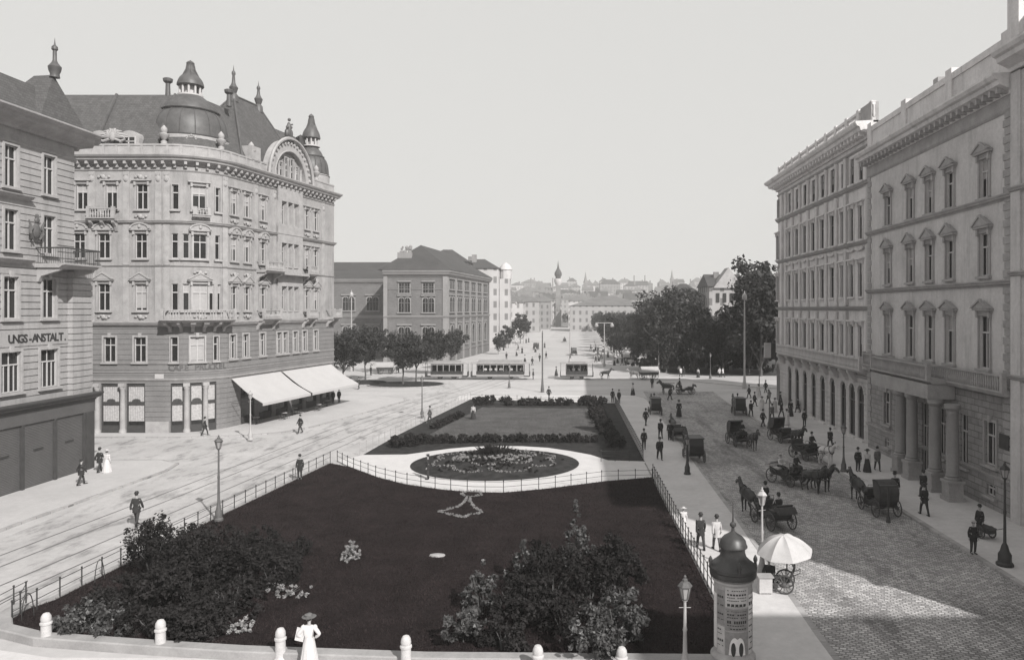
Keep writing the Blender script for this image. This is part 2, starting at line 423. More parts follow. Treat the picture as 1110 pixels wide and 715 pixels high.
_WIN = {}
def wmeshes(style, w, h, trim, sash, pane, blind=0.0):
    k = (style, round(w, 2), round(h, 2), trim.name, sash.name, pane.name, blind)
    if k in _WIN: return _WIN[k]
    m = MB(); t = .16 if w > .8 else .1
    if style not in ('bare',):
        m.box(-w/2 - t, -.09, -.02, -w/2, .01, h + t); m.box(w/2, -.09, -.02, w/2 + t, .01, h + t)
        m.box(-w/2, -.085, h, w/2, .01, h + t)
    m.box(-w/2 - t - .08, -.22, -.18, w/2 + t + .08, .015, -.022)
    if style in ('ped', 'arch', 'flat', 'hood'):
        for sx in (-1, 1):
            x = sx * (w/2 + t * .6); m.box(x - .1, -.2, h - .15, x + .1, .01, h + t + .14)
        m.box(-w/2 - .42, -.3, h + t + .14, w/2 + .42, .01, h + t + .28)
        m.box(-w/2 - .3, -.12, h + t + .002, w/2 + .3, .012, h + t + .138)
    if style in ('ped', 'hood'):
        z = h + t + .282; hw = w/2 + .46; pk = .62 if style == 'ped' else .5
        m.extr([(-hw, -.34, z), (hw, -.34, z), (0, -.34, z + pk)], (0, .36, 0))
        m.extr([(-hw - .05, -.42, z + .02), (-hw + .16, -.42, z + .02), (0, -.42, z + pk - .03), (0, -.42, z + pk + .12)], (0, .2, 0))
        m.extr([(hw + .05, -.42, z + .02), (0, -.42, z + pk + .12), (0, -.42, z + pk - .03), (hw - .16, -.42, z + .02)], (0, .2, 0))
    if style == 'arch':
        z = h + t + .282; hw = w/2 + .42
        pts = [(-hw * math.cos(a), -.3, z + .62 * math.sin(a)) for a in [math.pi * q / 10 for q in range(11)]]
        m.extr(pts[::-1], (0, .31, 0))
        for a, b in zip(pts, pts[1:]):
            m.extr([(a[0], -.4, a[2]), (b[0], -.4, b[2]), (b[0] * .84, -.4, z + (b[2] - z) * .78), (a[0] * .84, -.4, z + (a[2] - z) * .78)], (0, .12, 0))
        m.ball((0, -.36, z + .25), (.16, .1, .2), 8, 5)
    if style == 'key':
        m.box(-.14, -.16, h - .02, .14, .0, h + t + .25)
    sur = m.data('window surround', trim, True)
    f = MB(); y0, y1 = .13, .2; e = .07
    f.box(-w/2, y0, 0, -w/2 + e, y1, h); f.box(w/2 - e, y0, 0, w/2, y1, h)
    f.box(-w/2 + e, y0, 0, w/2 - e, y1, e); f.box(-w/2 + e, y0, h - e, w/2 - e, y1, h)
    zt = h * .68
    f.box(-w/2 + e, y0 - .02, zt - .05, w/2 - e, y1 - .01, zt + .05)
    if w > .7:
        f.box(-.045, y0 - .01, e, .045, y1 - .012, zt - .05)
        if w > 1.6:
            for x in (-w/4, w/4): f.box(x - .03, y0, e, x + .03, y1 - .014, zt - .05)
        f.box(-.025, y0 + .01, zt + .05, .025, y1 - .012, h - e)
    fr = f.data('window frame', sash, False)
    p = MB(); p.box(-w/2, .22, 0, w/2, .26, h); pa = p.data('window pane', pane, False)
    bl = None
    if blind > 0:
        q = MB(); q.box(-w/2 + .05, .203, h * (1 - blind), w/2 - .05, .217, h - .02); bl = q.data('window blind', M_BLIND, False)
    _WIN[k] = (sur, fr, pa, bl); return _WIN[k]

def window(root, P, s, z, w, h, style='plain', trim=None, sash=None, pane=None, blind=0.0, name='window', sub=True):
    ms = wmeshes(style, w, h, trim or M_STONE2, sash or M_SASH, pane or M_GLASS, blind)
    o = bpy.data.objects.new(name, ms[0]); COL.objects.link(o); o.parent = root
    v = P.at(s, 0.0, z); o.location = v - Vector(root.location); o.rotation_euler = (0, 0, P.rz(s))
    for nm, me in (('frame', ms[1]), ('pane', ms[2]), ('blind', ms[3])):
        if me is None: continue
        c = bpy.data.objects.new(nm, me); COL.objects.link(c); c.parent = o
    return o

def rnd(seed): return random.Random(seed)
# ================= the ground =================
M_GROUND = mat('pale macadam', 0.400, nscale=.12, namt=.12, bump=.3, bscale=3, patch=(.82, .5, (.06, .35, 1), 0.2))
M_STREET = mat('worn wood block street', 0.385, nscale=.2, namt=.14, bump=.4, bscale=4, patch=(.52, 1.5, (.55, .2, 1), -0.12))
M_PAVE = mat('asphalt pavement', 0.410, nscale=.25, namt=.09, bump=.15, bscale=5)
M_PAVER = mat('grey asphalt pavement', 0.480, nscale=.25, namt=.12, bump=.15, bscale=5)
M_COB = mat('stone setts', 0.380, rough=.8, nscale=.22, namt=.25, kind='brick', bw=.24, rh=.17, ms=.025, mv=.5, bv=.34, bump=1.0, bd=.05, rot=0.35, warp=.5, patch=(.5, .8, (.5, .1, 1), 0.06))
M_KERB = mat('granite kerb', 0.317, nscale=2, namt=.15, kind='brick', bw=1.1, rh=1.1, ms=.02, mv=.5, bump=.3)
M_GRAVEL = mat('pale gravel', 0.500, nscale=1.0, namt=.08, bump=.4, bscale=30)
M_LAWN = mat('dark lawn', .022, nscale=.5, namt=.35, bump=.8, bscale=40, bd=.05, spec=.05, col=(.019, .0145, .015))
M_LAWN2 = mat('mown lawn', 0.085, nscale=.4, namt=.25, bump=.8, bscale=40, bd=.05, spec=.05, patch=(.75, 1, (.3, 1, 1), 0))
M_SOIL = mat('planted soil', .035, nscale=1.5, namt=.5, bump=1, bscale=12, bd=.1, spec=.05)
M_STEEL = mat('worn rail', 0.100, rough=.45, nscale=3, namt=.2, spec=.5)

def flat(poly, z):
    """triangles of a simple ground polygon, all facing up"""
    from mathutils.geometry import tessellate_polygon
    P_ = [(float(p[0]), float(p[1]), z) for p in poly]; out = []
    for t in tessellate_polygon([[Vector(p) for p in P_]]):
        a, b, c = (P_[k] for k in t); ar = (b[0] - a[0]) * (c[1] - a[1]) - (c[0] - a[0]) * (b[1] - a[1])
        if abs(ar) > 1e-9: out.append(tuple(t) if ar > 0 else tuple(reversed(t)))
    return P_, out
def sheet(name, poly, z, m, kind='structure', label=None, cat=None):
    mb = MB(); v, f = flat(poly, z); mb.add(v, f); return tag(mb.build(name, m, smooth=False), label, cat, kind=kind)
def slab(name, poly, z0, z1, m, kind='structure'):
    area = sum(poly[i][0] * poly[(i + 1) % len(poly)][1] - poly[(i + 1) % len(poly)][0] * poly[i][1] for i in range(len(poly)))
    if area < 0: poly = poly[::-1]
    mb = MB(); v, f = flat(poly, z1); n = len(v); mb.add(v + [(p[0], p[1], z0) for p in v], f + [(n + i, n + (i + 1) % n, (i + 1) % n, i) for i in range(n)])
    return tag(mb.build(name, m, smooth=False), kind=kind)

def strip(name, line, w, z0, z1, m, kind='structure'):
    """a band of width w along a line, on its left side"""
    P = Path([(p[0], p[1]) for p in line]); mb = MB()
    sweep(mb, P, 0, P.L, [(0, z0), (w, z0), (w, z1), (0, z1)])
    return tag(mb.build(name, m, smooth=False), kind=kind)

def arc(c, r, a0, a1, n=8): return [(c[0] + r * math.cos(R(a0 + (a1 - a0) * k / n)), c[1] + r * math.sin(R(a0 + (a1 - a0) * k / n))) for k in range(n + 1)]

sheet('ground', [(-2600, -400), (2600, -400), (2600, 4200), (-2600, 4200)], 0.0, M_GROUND)
# left street between the corner houses and the garden
sheet('street', [(-31.5, -60), (-22.6, -60), (-22.6, 32), (-20.4, 62), (-13.6, 104), (-20, 128), (-23.4, 92), (-27.6, 76), (-30.6, 60)], .004, M_STREET)
sheet('cross_street', [(-90, 60.8), (-30.6, 60.8), (-28.4, 72), (-38, 71.4), (-90, 71.4)], .004, M_STREET)
# right carriageway of stone setts
roadL = [(9.2, -60), (9.55, 12), (9.75, 28), (10.3, 44), (11.0, 80), (11.3, 100)]
roadR = [(20.55, -60), (20.5, 33), (20.8, 58), (21.4, 87), (21.8, 100)]
sheet('road', roadL + [(11.8, 112), (22.4, 112)] + roadR[::-1], .004, M_COB)
# pavements with kerbs
pavL = [(-37.9, -60), (-31.9, -60), (-31.9, 42.5), (-30.9, 56.8), (-31.4, 59.4), (-33.2, 60.6), (-90, 60.6), (-90, 57.5), (-37.3, 57.5)]
slab('pavement', pavL, -.05, .12, M_PAVE)
kl = Path([(-90, 60.6), (-33.2, 60.6), (-31.4, 59.4), (-30.9, 56.8), (-31.9, 42.5), (-31.9, -60)])
mb = MB(); sweep(mb, kl, 0, kl.L, [(-.25, -.05), (.01, -.05), (.01, .124), (-.25, .124)]); tag(mb.build('kerb', M_KERB, smooth=False), kind='structure')
pavP = [(-90, 71.6), (-36.5, 71.6), (-32.0, 72.4), (-28.6, 74.4), (-26.7, 78), (-23.7, 90), (-21.6, 100), (-22.6, 103.5), (-26, 105), (-90, 105)]
slab('pavement', pavP, -.05, .12, M_PAVE)
kl = Path(pavP[1:8] if False else pavP[:-1])
mb = MB(); sweep(mb, kl, 0, kl.L, [(-.25, -.05), (.01, -.05), (.01, .124), (-.25, .124)]); tag(mb.build('kerb', M_KERB, smooth=False), kind='structure')
pavR = [(20.55, -60), (20.5, 33), (20.8, 58), (21.4, 87), (21.8, 97), (22.8, 100.5), (25.5, 102.2), (32, 102.6), (60, 102.6), (60, -60)]
slab('pavement', pavR, -.05, .12, M_PAVER)
kl = Path([p for p in pavR[:-1]][::-1])
mb = MB(); sweep(mb, kl, 0, kl.L, [(-.28, -.05), (.01, -.05), (.01, .124), (-.28, .124)]); tag(mb.build('kerb', M_KERB, smooth=False), kind='structure')
# pavement beside the garden, rounded at its far end
pavG = [(6.35, -60)] + roadL + [(11.2, 103), (10.2, 105.6), (8, 106.8), (-12, 106.8), (-15.2, 106), (-15.0, 101.5), (-14.0, 101.5), (-13.4, 103.0), (6.5, 97.5)]
slab('pavement', pavG, -.05, .12, M_PAVER)
kl = Path(([(6.35, -60)] + roadL + [(11.2, 103), (10.2, 105.6), (8, 106.8), (-12, 106.8), (-15.2, 106)])[1:])
mb = MB(); sweep(mb, kl, 0, kl.L, [(-.25, -.05), (.01, -.05), (.01, .124), (-.25, .124)]); tag(mb.build('kerb', M_KERB, smooth=False), kind='structure')
# pavement in front of the garden (where the foreground stones stand)
slab('pavement', [(-60, -60), (6.34, -60), (6.34, 26.4), (-19.5, 26.4), (-23.2, 27.6), (-24.6, 30.5), (-31.8, 30.5), (-31.8, -60)][1:] , -.05, .11, M_PAVER) if False else None
sheet('pavement', [(-24, -60), (6.34, -60), (6.34, 26.3), (-18.5, 26.5), (-21.6, 27.3), (-24, 27)], .008, M_PAVER)
# far avenue and side walks
sheet('avenue', [(-8.5, 150), (7, 150), (10, 300), (18, 760), (4, 760), (-8, 300)], .006, mat('avenue surface', 0.370, nscale=.05, namt=.1, patch=(.8, .2, (.3, .03, 1), 0)))
strip('kerb', [(12.5, 175), (14.5, 280)], .3, 0, .14, M_KERB); strip('kerb', [(8.3, 160), (11.2, 290)], .3, 0, .14, M_KERB)
# kerbed corner across the cross street on the right
slab('pavement', [(30, 118), (33, 116), (90, 116), (90, 122), (33, 122), (22.5, 128), (22, 127)], 0, .13, M_PAVE)
# tram rails in the left street and across the square
for k, dx in enumerate((0, 1.44, 3.6, 5.04)):
    strip('tram_rail', [(-29.3 + dx, -40), (-29.3 + dx, 32.7), (-27.3 + dx, 50), (-24.6 + dx, 76), (-20.5 + dx, 100), (-14 + dx, 131)], .10, 0, .009, M_STEEL)
for y in (131.2, 132.64):
    strip('tram_rail', [(-60, y - 2), (-20, y), (8, y), (60, y - 1)], .08, 0, .007, M_STEEL)

# ================= the garden =================
Lf = [G(13, 677), G(60, 652), G(140, 611), G(240, 560), G(358, 502)]
LOW = [(6.3, 26.1), (-5, 26.3), (-11.6, 26.8), (-14.8, 27.2), (-19.6, 27.9), (-21.4, 28.6), (-22.2, 29.6), (-22.25, 30.6)] + [tuple(p[:2]) for p in (G(60, 652), G(140, 611), G(240, 560), G(358, 503))]
pathlow = [(380, 507.3), (410, 518.6), (438, 525.7), (478, 531.6), (512, 534.6), (545, 535), (570, 532.9), (595, 530.5), (619, 527.3), (656, 522.6), (717, 517.5)]
pathup = [(394, 493.7), (441, 493.3), (487, 487), (510, 485), (539, 484), (566, 484.3), (594, 486), (618, 489.5), (640, 493.5), (659, 499.6), (705, 501)]
g2 = lambda L: [tuple(G(*p)[:2]) for p in L]
PL, PU = g2(pathlow), g2(pathup)
lowpoly = LOW + PL + [(6.35, 53.5)]
slab('lawn', lowpoly, -.05, .10, M_LAWN)
slab('garden_path', g2([(366, 500)]) + [PL[0]] + PL[1:] + [(6.35, 54.5), (6.35, 59.5)] + PU[::-1], -.05, .085, M_GRAVEL)
UP = [PU[0]] + g2([(430, 473), (470, 453), (510, 433.5)]) + [(6.5, 97.4), (6.4, 60.6)] + PU[::-1][:-1]
slab('planting_bed', UP, -.05, .11, M_SOIL)
sheet('lawn', g2([(458, 477), (482, 463), (523, 442.5), (640, 444), (652, 462), (648, 476), (560, 479), (500, 479)]), .13, M_LAWN2)
# stone kerb round the front of the garden
kp = LOW[:8] + [ tuple(G(60, 652)[:2]), tuple(G(240, 560)[:2]), tuple(G(358, 503)[:2])]
P = Path(kp); mb = MB(); sweep(mb, Path(kp[:8][::-1]), 0, Path(kp[:8]).L, [(0, -.05), (.55, -.05), (.55, .3), (.5, .34), (.05, .34), (0, .3)])
tag(mb.build('kerb', mat('pale garden kerb', .28, nscale=1.2, namt=.15, bump=.3), smooth=False), kind='structure')
mb = MB(); P2 = Path(kp[7:][::-1]); sweep(mb, P2, 0, P2.L, [(0, -.05), (.3, -.05), (.3, .16), (0, .16)])
tag(mb.build('kerb', MT['pale garden kerb'], smooth=False), kind='structure')
# gravel strips along both long fences
def leaves(name, blobs, n, size, m, seed=1, clumps=60, jit=.35, updn=.3):
    """foliage: many leaf-sized faces in clumps that fill the given ellipsoids (cx,cy,cz,rx,ry,rz)"""
    rg = np.random.default_rng(seed)
    vol = np.array([b[3] * b[4] * b[5] for b in blobs]) ** .67; vol = vol / vol.sum()
    bi = rg.choice(len(blobs), clumps, p=vol); B = np.array(blobs)[bi]
    d = rg.normal(size=(clumps, 3)); d /= np.linalg.norm(d, axis=1)[:, None]
    rad = rg.uniform(.45, 1.0, clumps) ** .5
    cc = B[:, :3] + d * rad[:, None] * B[:, 3:6]
    ci = rg.integers(0, clumps, n)
    cr = jit * np.minimum(B[ci, 3], B[ci, 5])[:, None] * rg.uniform(.5, 1.3, clumps)[ci][:, None]
    d2 = rg.normal(size=(n, 3)); d2 /= np.linalg.norm(d2, axis=1)[:, None]
    pos = cc[ci] + d2 * cr * (rg.uniform(0, 1, n) ** .4)[:, None]
    pos[:, 2] = np.maximum(pos[:, 2], .05)
    u = rg.normal(size=(n, 3)); u /= np.linalg.norm(u, axis=1)[:, None]
    nrm = d2 * .9 + rg.normal(size=(n, 3)) * .7; nrm[:, 2] += updn
    v = np.cross(nrm, u); v /= np.linalg.norm(v, axis=1)[:, None] + 1e-9
    u = np.cross(v, nrm); u /= np.linalg.norm(u, axis=1)[:, None] + 1e-9
    s = size * rg.uniform(.6, 1.35, n)[:, None]
    q = np.stack([pos - u * s, pos + v * s * .55, pos + u * s, pos - v * s * .55], 1).reshape(-1, 3)
    me = bpy.data.meshes.new(name); me.vertices.add(4 * n); me.vertices.foreach_set('co', q.ravel())
    me.loops.add(4 * n); me.loops.foreach_set('vertex_index', np.arange(4 * n))
    me.polygons.add(n); me.polygons.foreach_set('loop_start', np.arange(0, 4 * n, 4)); me.polygons.foreach_set('loop_total', np.full(n, 4))
    me.update(); me.materials.append(m); return me

M_LEAF = mat('dark leaves', .05, rough=.6, nscale=.8, namt=.55, spec=.05, col=(.021, .0195, .0195))
M_LEAFT = mat('tree leaves', 0.024, rough=.6, nscale=.25, namt=.4, spec=.25)
M_LEAFF = mat('far tree leaves', 0.028, rough=.7, nscale=.1, namt=.4, spec=.1)
M_LEAFP = mat('pale variegated leaves', 0.240, rough=.6, nscale=2, namt=.3, spec=.3)
M_LEAFV = mat('speckled leaves', 0.050, rough=.5, nscale=6, namt=.7, spec=.4)
M_FLOW = mat('pale flowers', 0.240, nscale=8, namt=.35)
M_BARK = mat('tree bark', .09, nscale=3, namt=.3, bump=.6)

def link(name, me, parent=None, loc=None, label=None):
    o = bpy.data.objects.new(name, me); COL.objects.link(o)
    if parent is not None: o.parent = parent
    if loc is not None: o.location = loc
    if label: o['label'] = label
    return o

def stems_mb(n, h, sp, seed, r=.03):
    rg = rnd(seed); m = MB()
    for k in range(n):
        a = rg.uniform(0, 6.28); b = rg.uniform(.3, 1) * sp
        m.tube([(0.1 * math.cos(a), .1 * math.sin(a), 0), (b * .5 * math.cos(a), b * .5 * math.sin(a), h * .5), (b * math.cos(a), b * math.sin(a), h * rg.uniform(.75, 1))], [r, r * .7, r * .3], 5)
    return m
_SH = {}
def shrub(px, py, h, w, label, m=None, seed=1, n=2600, size=.075, shape='round', group=None, cat='shrub', name='shrub'):
    g = G(px, py); root = empty(name, (g.x, g.y, .08), label, cat, group)
    rg = rnd(seed * 7 + 1); bl = []
    if shape == 'cone':
        for k in range(6):
            t = k / 5; bl.append((rg.uniform(-.1, .1), rg.uniform(-.1, .1), h * (.12 + .78 * t), w * .5 * (1 - t * .85) + .08, w * .5 * (1 - t * .85) + .08, h * .16))
    elif shape == 'low':
        for k in range(7): bl.append((rg.uniform(-.4, .4) * w, rg.uniform(-.25, .25) * w, h * .45, w * .22, w * .2, h * .5))
    else:
        for k in range(8): bl.append((rg.uniform(-.3, .3) * w, rg.uniform(-.3, .3) * w, h * rg.uniform(.3, .72), w * rg.uniform(.2, .33), w * rg.uniform(.2, .33), h * rg.uniform(.2, .3)))
    link('foliage', leaves('shrub foliage', bl, n, size, m or M_LEAF, seed, clumps=max(24, n // 40), jit=.42), root)
    link('stems', stems_mb(7, h * .7, w * .3, seed).data('shrub stems', M_BARK), root)
    return root
# --- left shrubbery (photo 50-340, 540-695)
ls = [(166, 628, 2.7, 2.5, 'round', 5), (196, 628, 2.7, 3.0, 'round', 6), (225, 636, 2.8, 3.2, 'round', 7), (262, 640, 2.0, 2.6, 'round', 8), (204, 660, 2.2, 3.2, 'round', 9),
      (250, 672, 1.9, 3.2, 'round', 10), (158, 664, 2.0, 3.0, 'round', 11), (120, 672, 1.3, 2.2, 'round', 12), (292, 640, 1.5, 2.4, 'low', 13), (215, 690, 1.3, 3.2, 'low', 14), (270, 606, 1.6, 2.2, 'round', 28), (300, 610, 1.2, 2.4, 'low', 29), (165, 692, 1.1, 2.6, 'low', 30)]
ll = ['tall pale-tipped shrub at the left edge of the garden beside the street fence', 'rounded dark shrub right of the tall pale-tipped one', 'tallest dark shrub in the middle of the left thicket', 'dark shrub on the lawn side of the left thicket', 'broad dark shrub in the centre of the left thicket', 'broad dark shrub above the pale flower clump of the left thicket',
      'dark bush close to the left street fence below the tall shrub', 'small loose bush at the left end of the thicket near the fence', 'low spreading bush at the right edge of the left thicket', 'low bush at the front of the left thicket near the kerb', 'small dark bush behind the left thicket close to the street lamp', 'low flat bush at the far right corner of the left thicket', 'low dark bush between two foreground stones at the kerb']
for (px, py, h, w, sh, sd), lb in zip(ls, ll): shrub(px, py, h, w, lb, seed=sd, shape=sh, n=4200 if w > 2.3 else 2200)
shrub(100, 682, 1.0, 3.2, 'pale-speckled low shrub along the left front of the garden', m=M_LEAFV, seed=21, shape='low', n=2600)
shrub(78, 684, .8, 1.8, 'small pale-speckled shrub in the rounded left corner of the garden', m=M_LEAFV, seed=22, shape='low', n=1400)
shrub(314, 646, .5, 2.1, 'clump of pale flowers beside the left thicket, upper of two', m=M_LEAFP, seed=23, shape='low', n=1100, size=.045, cat='flowers', name='flower_clump')
shrub(258, 684, .4, 1.7, 'clump of pale flowers in front of the left thicket, lower of two', m=M_LEAFP, seed=24, shape='low', n=900, size=.045, cat='flowers', name='flower_clump')
shrub(381, 608, 1.0, 1.0, 'small pale pyramidal bush alone on the dark lawn', m=M_LEAFP, seed=25, shape='cone', n=3200, size=.04)
# --- right shrubbery (480-700, 550-703)
rs = [(627, 614, 3.1, 1.5, 'cone', 31, M_LEAFV), (567, 632, 1.9, 1.7, 'cone', 32, M_LEAFV), (521, 664, 2.2, 2.0, 'cone', 33, M_LEAFV), (600, 655, 2.2, 3.2, 'round', 34, M_LEAF), (640, 650, 2.1, 3.2, 'round', 35, M_LEAF),
      (560, 676, 1.9, 2.8, 'round', 36, M_LEAF), (612, 690, 1.8, 2.8, 'round', 37, M_LEAF), (668, 700, 2.2, 2.3, 'round', 38, M_LEAFV), (672, 652, 1.9, 2.4, 'round', 39, M_LEAF), (505, 698, 1.3, 1.9, 'round', 40, M_LEAFV), (640, 716, 1.7, 2.2, 'round', 41, M_LEAFV), (546, 706, 1.1, 2.0, 'low', 42, M_LEAF),
      (585, 632, 1.9, 2.2, 'round', 43, M_LEAF), (665, 615, 1.7, 2.2, 'round', 44, M_LEAF)]
rl = ['tallest pointed shrub of the right thicket with pale speckled tip', 'small pointed shrub at the upper left of the right thicket', 'pale-tipped pointed shrub at the left edge of the right thicket', 'large dark shrub in the middle of the right thicket', 'large dark shrub right of the middle of the right thicket',
      'dark shrub at the left front of the right thicket', 'dark rounded shrub in front of the right thicket', 'pale-speckled shrub at the right front of the right thicket', 'dark shrub at the right side of the right thicket toward the pavement', 'speckled small shrub at the lower left corner of the right thicket', 'speckled leafy shrub at the bottom edge of the right thicket', 'low dark bush at the bottom left of the right thicket',
      'dark shrub between the two pointed shrubs of the right thicket', 'dark shrub behind the right thicket below the gravel path']
for (px, py, h, w, sh, sd, m), lb in zip(rs, rl): shrub(px, py, h, w, lb, m=m, seed=sd, shape=sh, n=3200 if w > 2.1 else 2200, size=.08)

def grass(name, poly, n, size, m, seed, z=.11):
    rg = np.random.default_rng(seed); P_ = np.array(poly); lo, hi = P_.min(0), P_.max(0); pts = []
    q = rg.uniform(lo, hi, (n * 3, 2)); ins = np.zeros(len(q), bool); j = len(P_) - 1
    for i in range(len(P_)):
        xi, yi, xj, yj = *P_[i], *P_[j]; ins ^= ((yi > q[:, 1]) != (yj > q[:, 1])) & (q[:, 0] < (xj - xi) * (q[:, 1] - yi) / (yj - yi + 1e-12) + xi); j = i
    q = q[ins][:n]; n = len(q); a = rg.uniform(0, 6.28, n); h = size * rg.uniform(.5, 1.6, n); w = .014
    b = np.c_[q, np.full(n, z)]; d = np.c_[np.cos(a), np.sin(a), np.zeros(n)] * w; t = b + np.c_[rg.normal(0, .035, (n, 2)), h]
    v = np.stack([b - d, b + d, t], 1).reshape(-1, 3); me = bpy.data.meshes.new(name); me.vertices.add(3 * n); me.vertices.foreach_set('co', v.ravel())
    me.loops.add(3 * n); me.loops.foreach_set('vertex_index', np.arange(3 * n)); me.polygons.add(n); me.polygons.foreach_set('loop_start', np.arange(0, 3 * n, 3)); me.polygons.foreach_set('loop_total', np.full(n, 3)); me.update(); me.materials.append(m)
    return link('grass', me)
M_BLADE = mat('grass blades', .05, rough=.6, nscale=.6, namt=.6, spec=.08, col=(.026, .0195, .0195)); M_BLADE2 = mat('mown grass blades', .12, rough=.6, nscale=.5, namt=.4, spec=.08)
tag(grass('grass', lowpoly, 150000, .07, M_BLADE, 71, .10), 'short dark grass covering the big near lawn', 'grass', kind='stuff')
tag(grass('grass', g2([(458, 477), (482, 463), (523, 442.5), (640, 444), (652, 462), (648, 476), (560, 479), (500, 479)]), 60000, .06, M_BLADE2, 72, .13), 'lighter sunlit grass of the mown upper lawn', 'grass', kind='stuff')
# hedges of the upper garden
def hedge(pts, w, h, label, seed, n):
    pts = [G(*p) for p in pts]; c = pts[0]; root = empty('hedge', (c.x, c.y, .1), label, 'hedge', None)
    bl = []
    for a, b in zip(pts, pts[1:]):
        L = (b - a).length; k = max(2, int(L / (w * .8)))
        for i in range(k):
            p = a + (b - a) * (i + .5) / k - c; bl.append((p.x, p.y, h * .45, w * .6, w * .6, h * .55))
    link('foliage', leaves('hedge foliage', bl, int(n * 1.9), .13, M_LEAF, seed, clumps=len(bl) * 14, jit=.6), root)
    m = MB()
    for i, b in enumerate(bl[::2]): m.tube([(b[0], b[1], 0), (b[0] + .05, b[1], h * .6)], .03, 5)
    link('stems', m.data('hedge stems', M_BARK), root)
hedge([(455, 481.5), (540, 480), (648, 480)], .9, .7, 'low clipped hedge along the near side of the sunny lawn', 51, 5000)
hedge([(514, 440), (538, 439)], 1.3, 1.1, 'short dark hedge at the far left corner of the upper garden', 52, 1500)
hedge([(545, 440), (552, 440)], 1.1, 1.0, 'single clipped bush between the far hedges of the upper garden', 53, 600)
hedge([(562, 440), (620, 440)], 1.0, .9, 'low hedge along the far edge of the upper garden', 54, 2600)
hedge([(628, 440), (655, 440.5)], 1.6, 1.2, 'thick dark hedge at the far right corner of the upper garden', 55, 2600)
hedge([(424, 487), (462, 481)], 1.2, .9, 'dark hedge at the near left corner of the upper garden', 56, 2200)
hedge([(644, 447), (657, 470), (668, 487)], 1.5, .9, 'dark bushes between the sunny lawn and the right fence', 57, 5000)
hedge([(470, 466), (500, 452)], .8, .6, 'low bushes between the sunny lawn and the left fence', 58, 1600)
# the round flower bed
bc = Vector((-5.65, 59.4, 0)); root = empty('flower_bed', (bc.x, bc.y, .08), 'oval flower bed ringed by the white gravel path', 'flower bed')
mb = MB(); rings = []
for k in range(9):
    t = k / 8; rings.append([(6.75 * (1 - t * .98) * math.cos(a) , 6.0 * (1 - t * .98) * math.sin(a), .03 + .75 * math.sin(t * math.pi / 2) ** 1.5) for a in [2 * math.pi * q / 48 for q in range(48)]])
mb.loft(rings, True); o = link('mound', mb.data('bed mound', M_SOIL), root)
def bedz(r): return .04 + .75 * math.sin((1 - min(1, r)) * math.pi / 2) ** 1.5
def ring_pts(rf, n, amp=0, lobes=8, ph=0):
    out = []
    for k in range(n + 1):
        a = 2 * math.pi * k / n; r = rf + amp * abs(math.sin(a * lobes / 2 + ph)); out.append((6.75 * r * math.cos(a), 6.0 * r * math.sin(a), bedz(r) + .06))
    return out
def flower_line(pts, w, n, m, seed, size=.09):
    rg = np.random.default_rng(seed); bl = [(p[0], p[1], p[2], w, w, .09) for p in pts]
    return leaves('flower border', bl, n, size, m, seed, clumps=len(bl) * 4, jit=.7, updn=1.2)
link('flower_border', flower_line(ring_pts(.62, 90, .13, 8), .13, 3600, M_FLOW, 61, .055), root, label='scalloped pale outer border of the bed')
link('flower_border', flower_line(ring_pts(.40, 60, .10, 6, .5), .14, 2600, M_FLOW, 62, .055), root, label='pale inner border of the bed')
rg = rnd(5)
link('flower_patch', leaves('flower patch', [(rg.uniform(-2.4, 2.4), rg.uniform(-2.2, -.9), .85, .5, .4, .12) for _ in range(16)], 4200, .06, M_FLOW, 63, clumps=140, jit=.6, updn=1), root, label='pale star-shaped planting in front of the bed centre')
link('low_plants', leaves('low plants', [(5.4 * q * math.cos(a), 4.9 * q * math.sin(a), bedz(q) + .1, .5, .5, .16) for q, a in [(rg.uniform(.25, .95), rg.uniform(0, 6.28)) for _ in range(70)]], 9000, .10, M_LEAF, 64, clumps=400, jit=.5), root)
spk = MB()
for k in range(150):
    a = rg.uniform(0, 6.28); q = rg.uniform(.1, 1) ; bx, by = 1.2 * q * math.cos(a), 1.0 * q * math.sin(a) + .6; L = rg.uniform(.4, .75)
    dx, dy = math.cos(a) * .45 * q, math.sin(a) * .45 * q
    spk.add([(bx - .06, by, .7), (bx + .06, by, .7), (bx + dx + .05, by + dy, .8 + L * .6), (bx + dx * 1.6, by + dy * 1.6, .75 + L)], [(0, 1, 2), (0, 2, 3)])
link('spiky_plants', spk.data('spiky plants', M_LEAF, False), root, label='dark spiky plants in the centre of the bed')
# carpet ornament on the dark lawn: pale outline of an anchor-like figure
root = empty('flower_ornament', tuple(G(505, 548, .1)), 'pale outlined bell-shaped flower ornament on the dark lawn below the path', 'flower bed')
def opx(L): return [tuple(G(x, y, .1) - G(505, 548, .1)) for x, y in L]
def dens(pts, st=.12):
    o = []
    for a, b in zip(pts, pts[1:]):
        a, b = Vector(a), Vector(b); k = max(1, int((b - a).length / st)); o += [tuple(a + (b - a) * i / k + Vector((0, 0, .04))) for i in range(k)]
    return o
out = opx([(506, 539.5), (503, 545), (497, 549.5), (484, 553), (476, 555), (485, 557.5), (496, 560), (504, 561), (508, 558.5), (516, 557.5), (523, 556), (518, 552.5), (512, 548), (509, 543), (510, 539.5)])
link('flower_border', flower_line(dens(out), .09, 4200, M_LEAFP, 65, .035), root)
out = opx([(504, 533.5), (500, 535.5), (504, 538), (513, 538.5), (522, 537), (521, 534), (513, 532.5), (504, 533.5)])
link('flower_border', flower_line(dens(out), .08, 1600, M_LEAFP, 66, .035), root, label='small pale ring at the head of the ornament')
stn = MB(); stn.ball((0, 0, .05), (.42, .3, .1), 10, 6); o = stn.build('flat_stone', M_PLASTW, loc=tuple(G(474, 602, .1))) if False else None
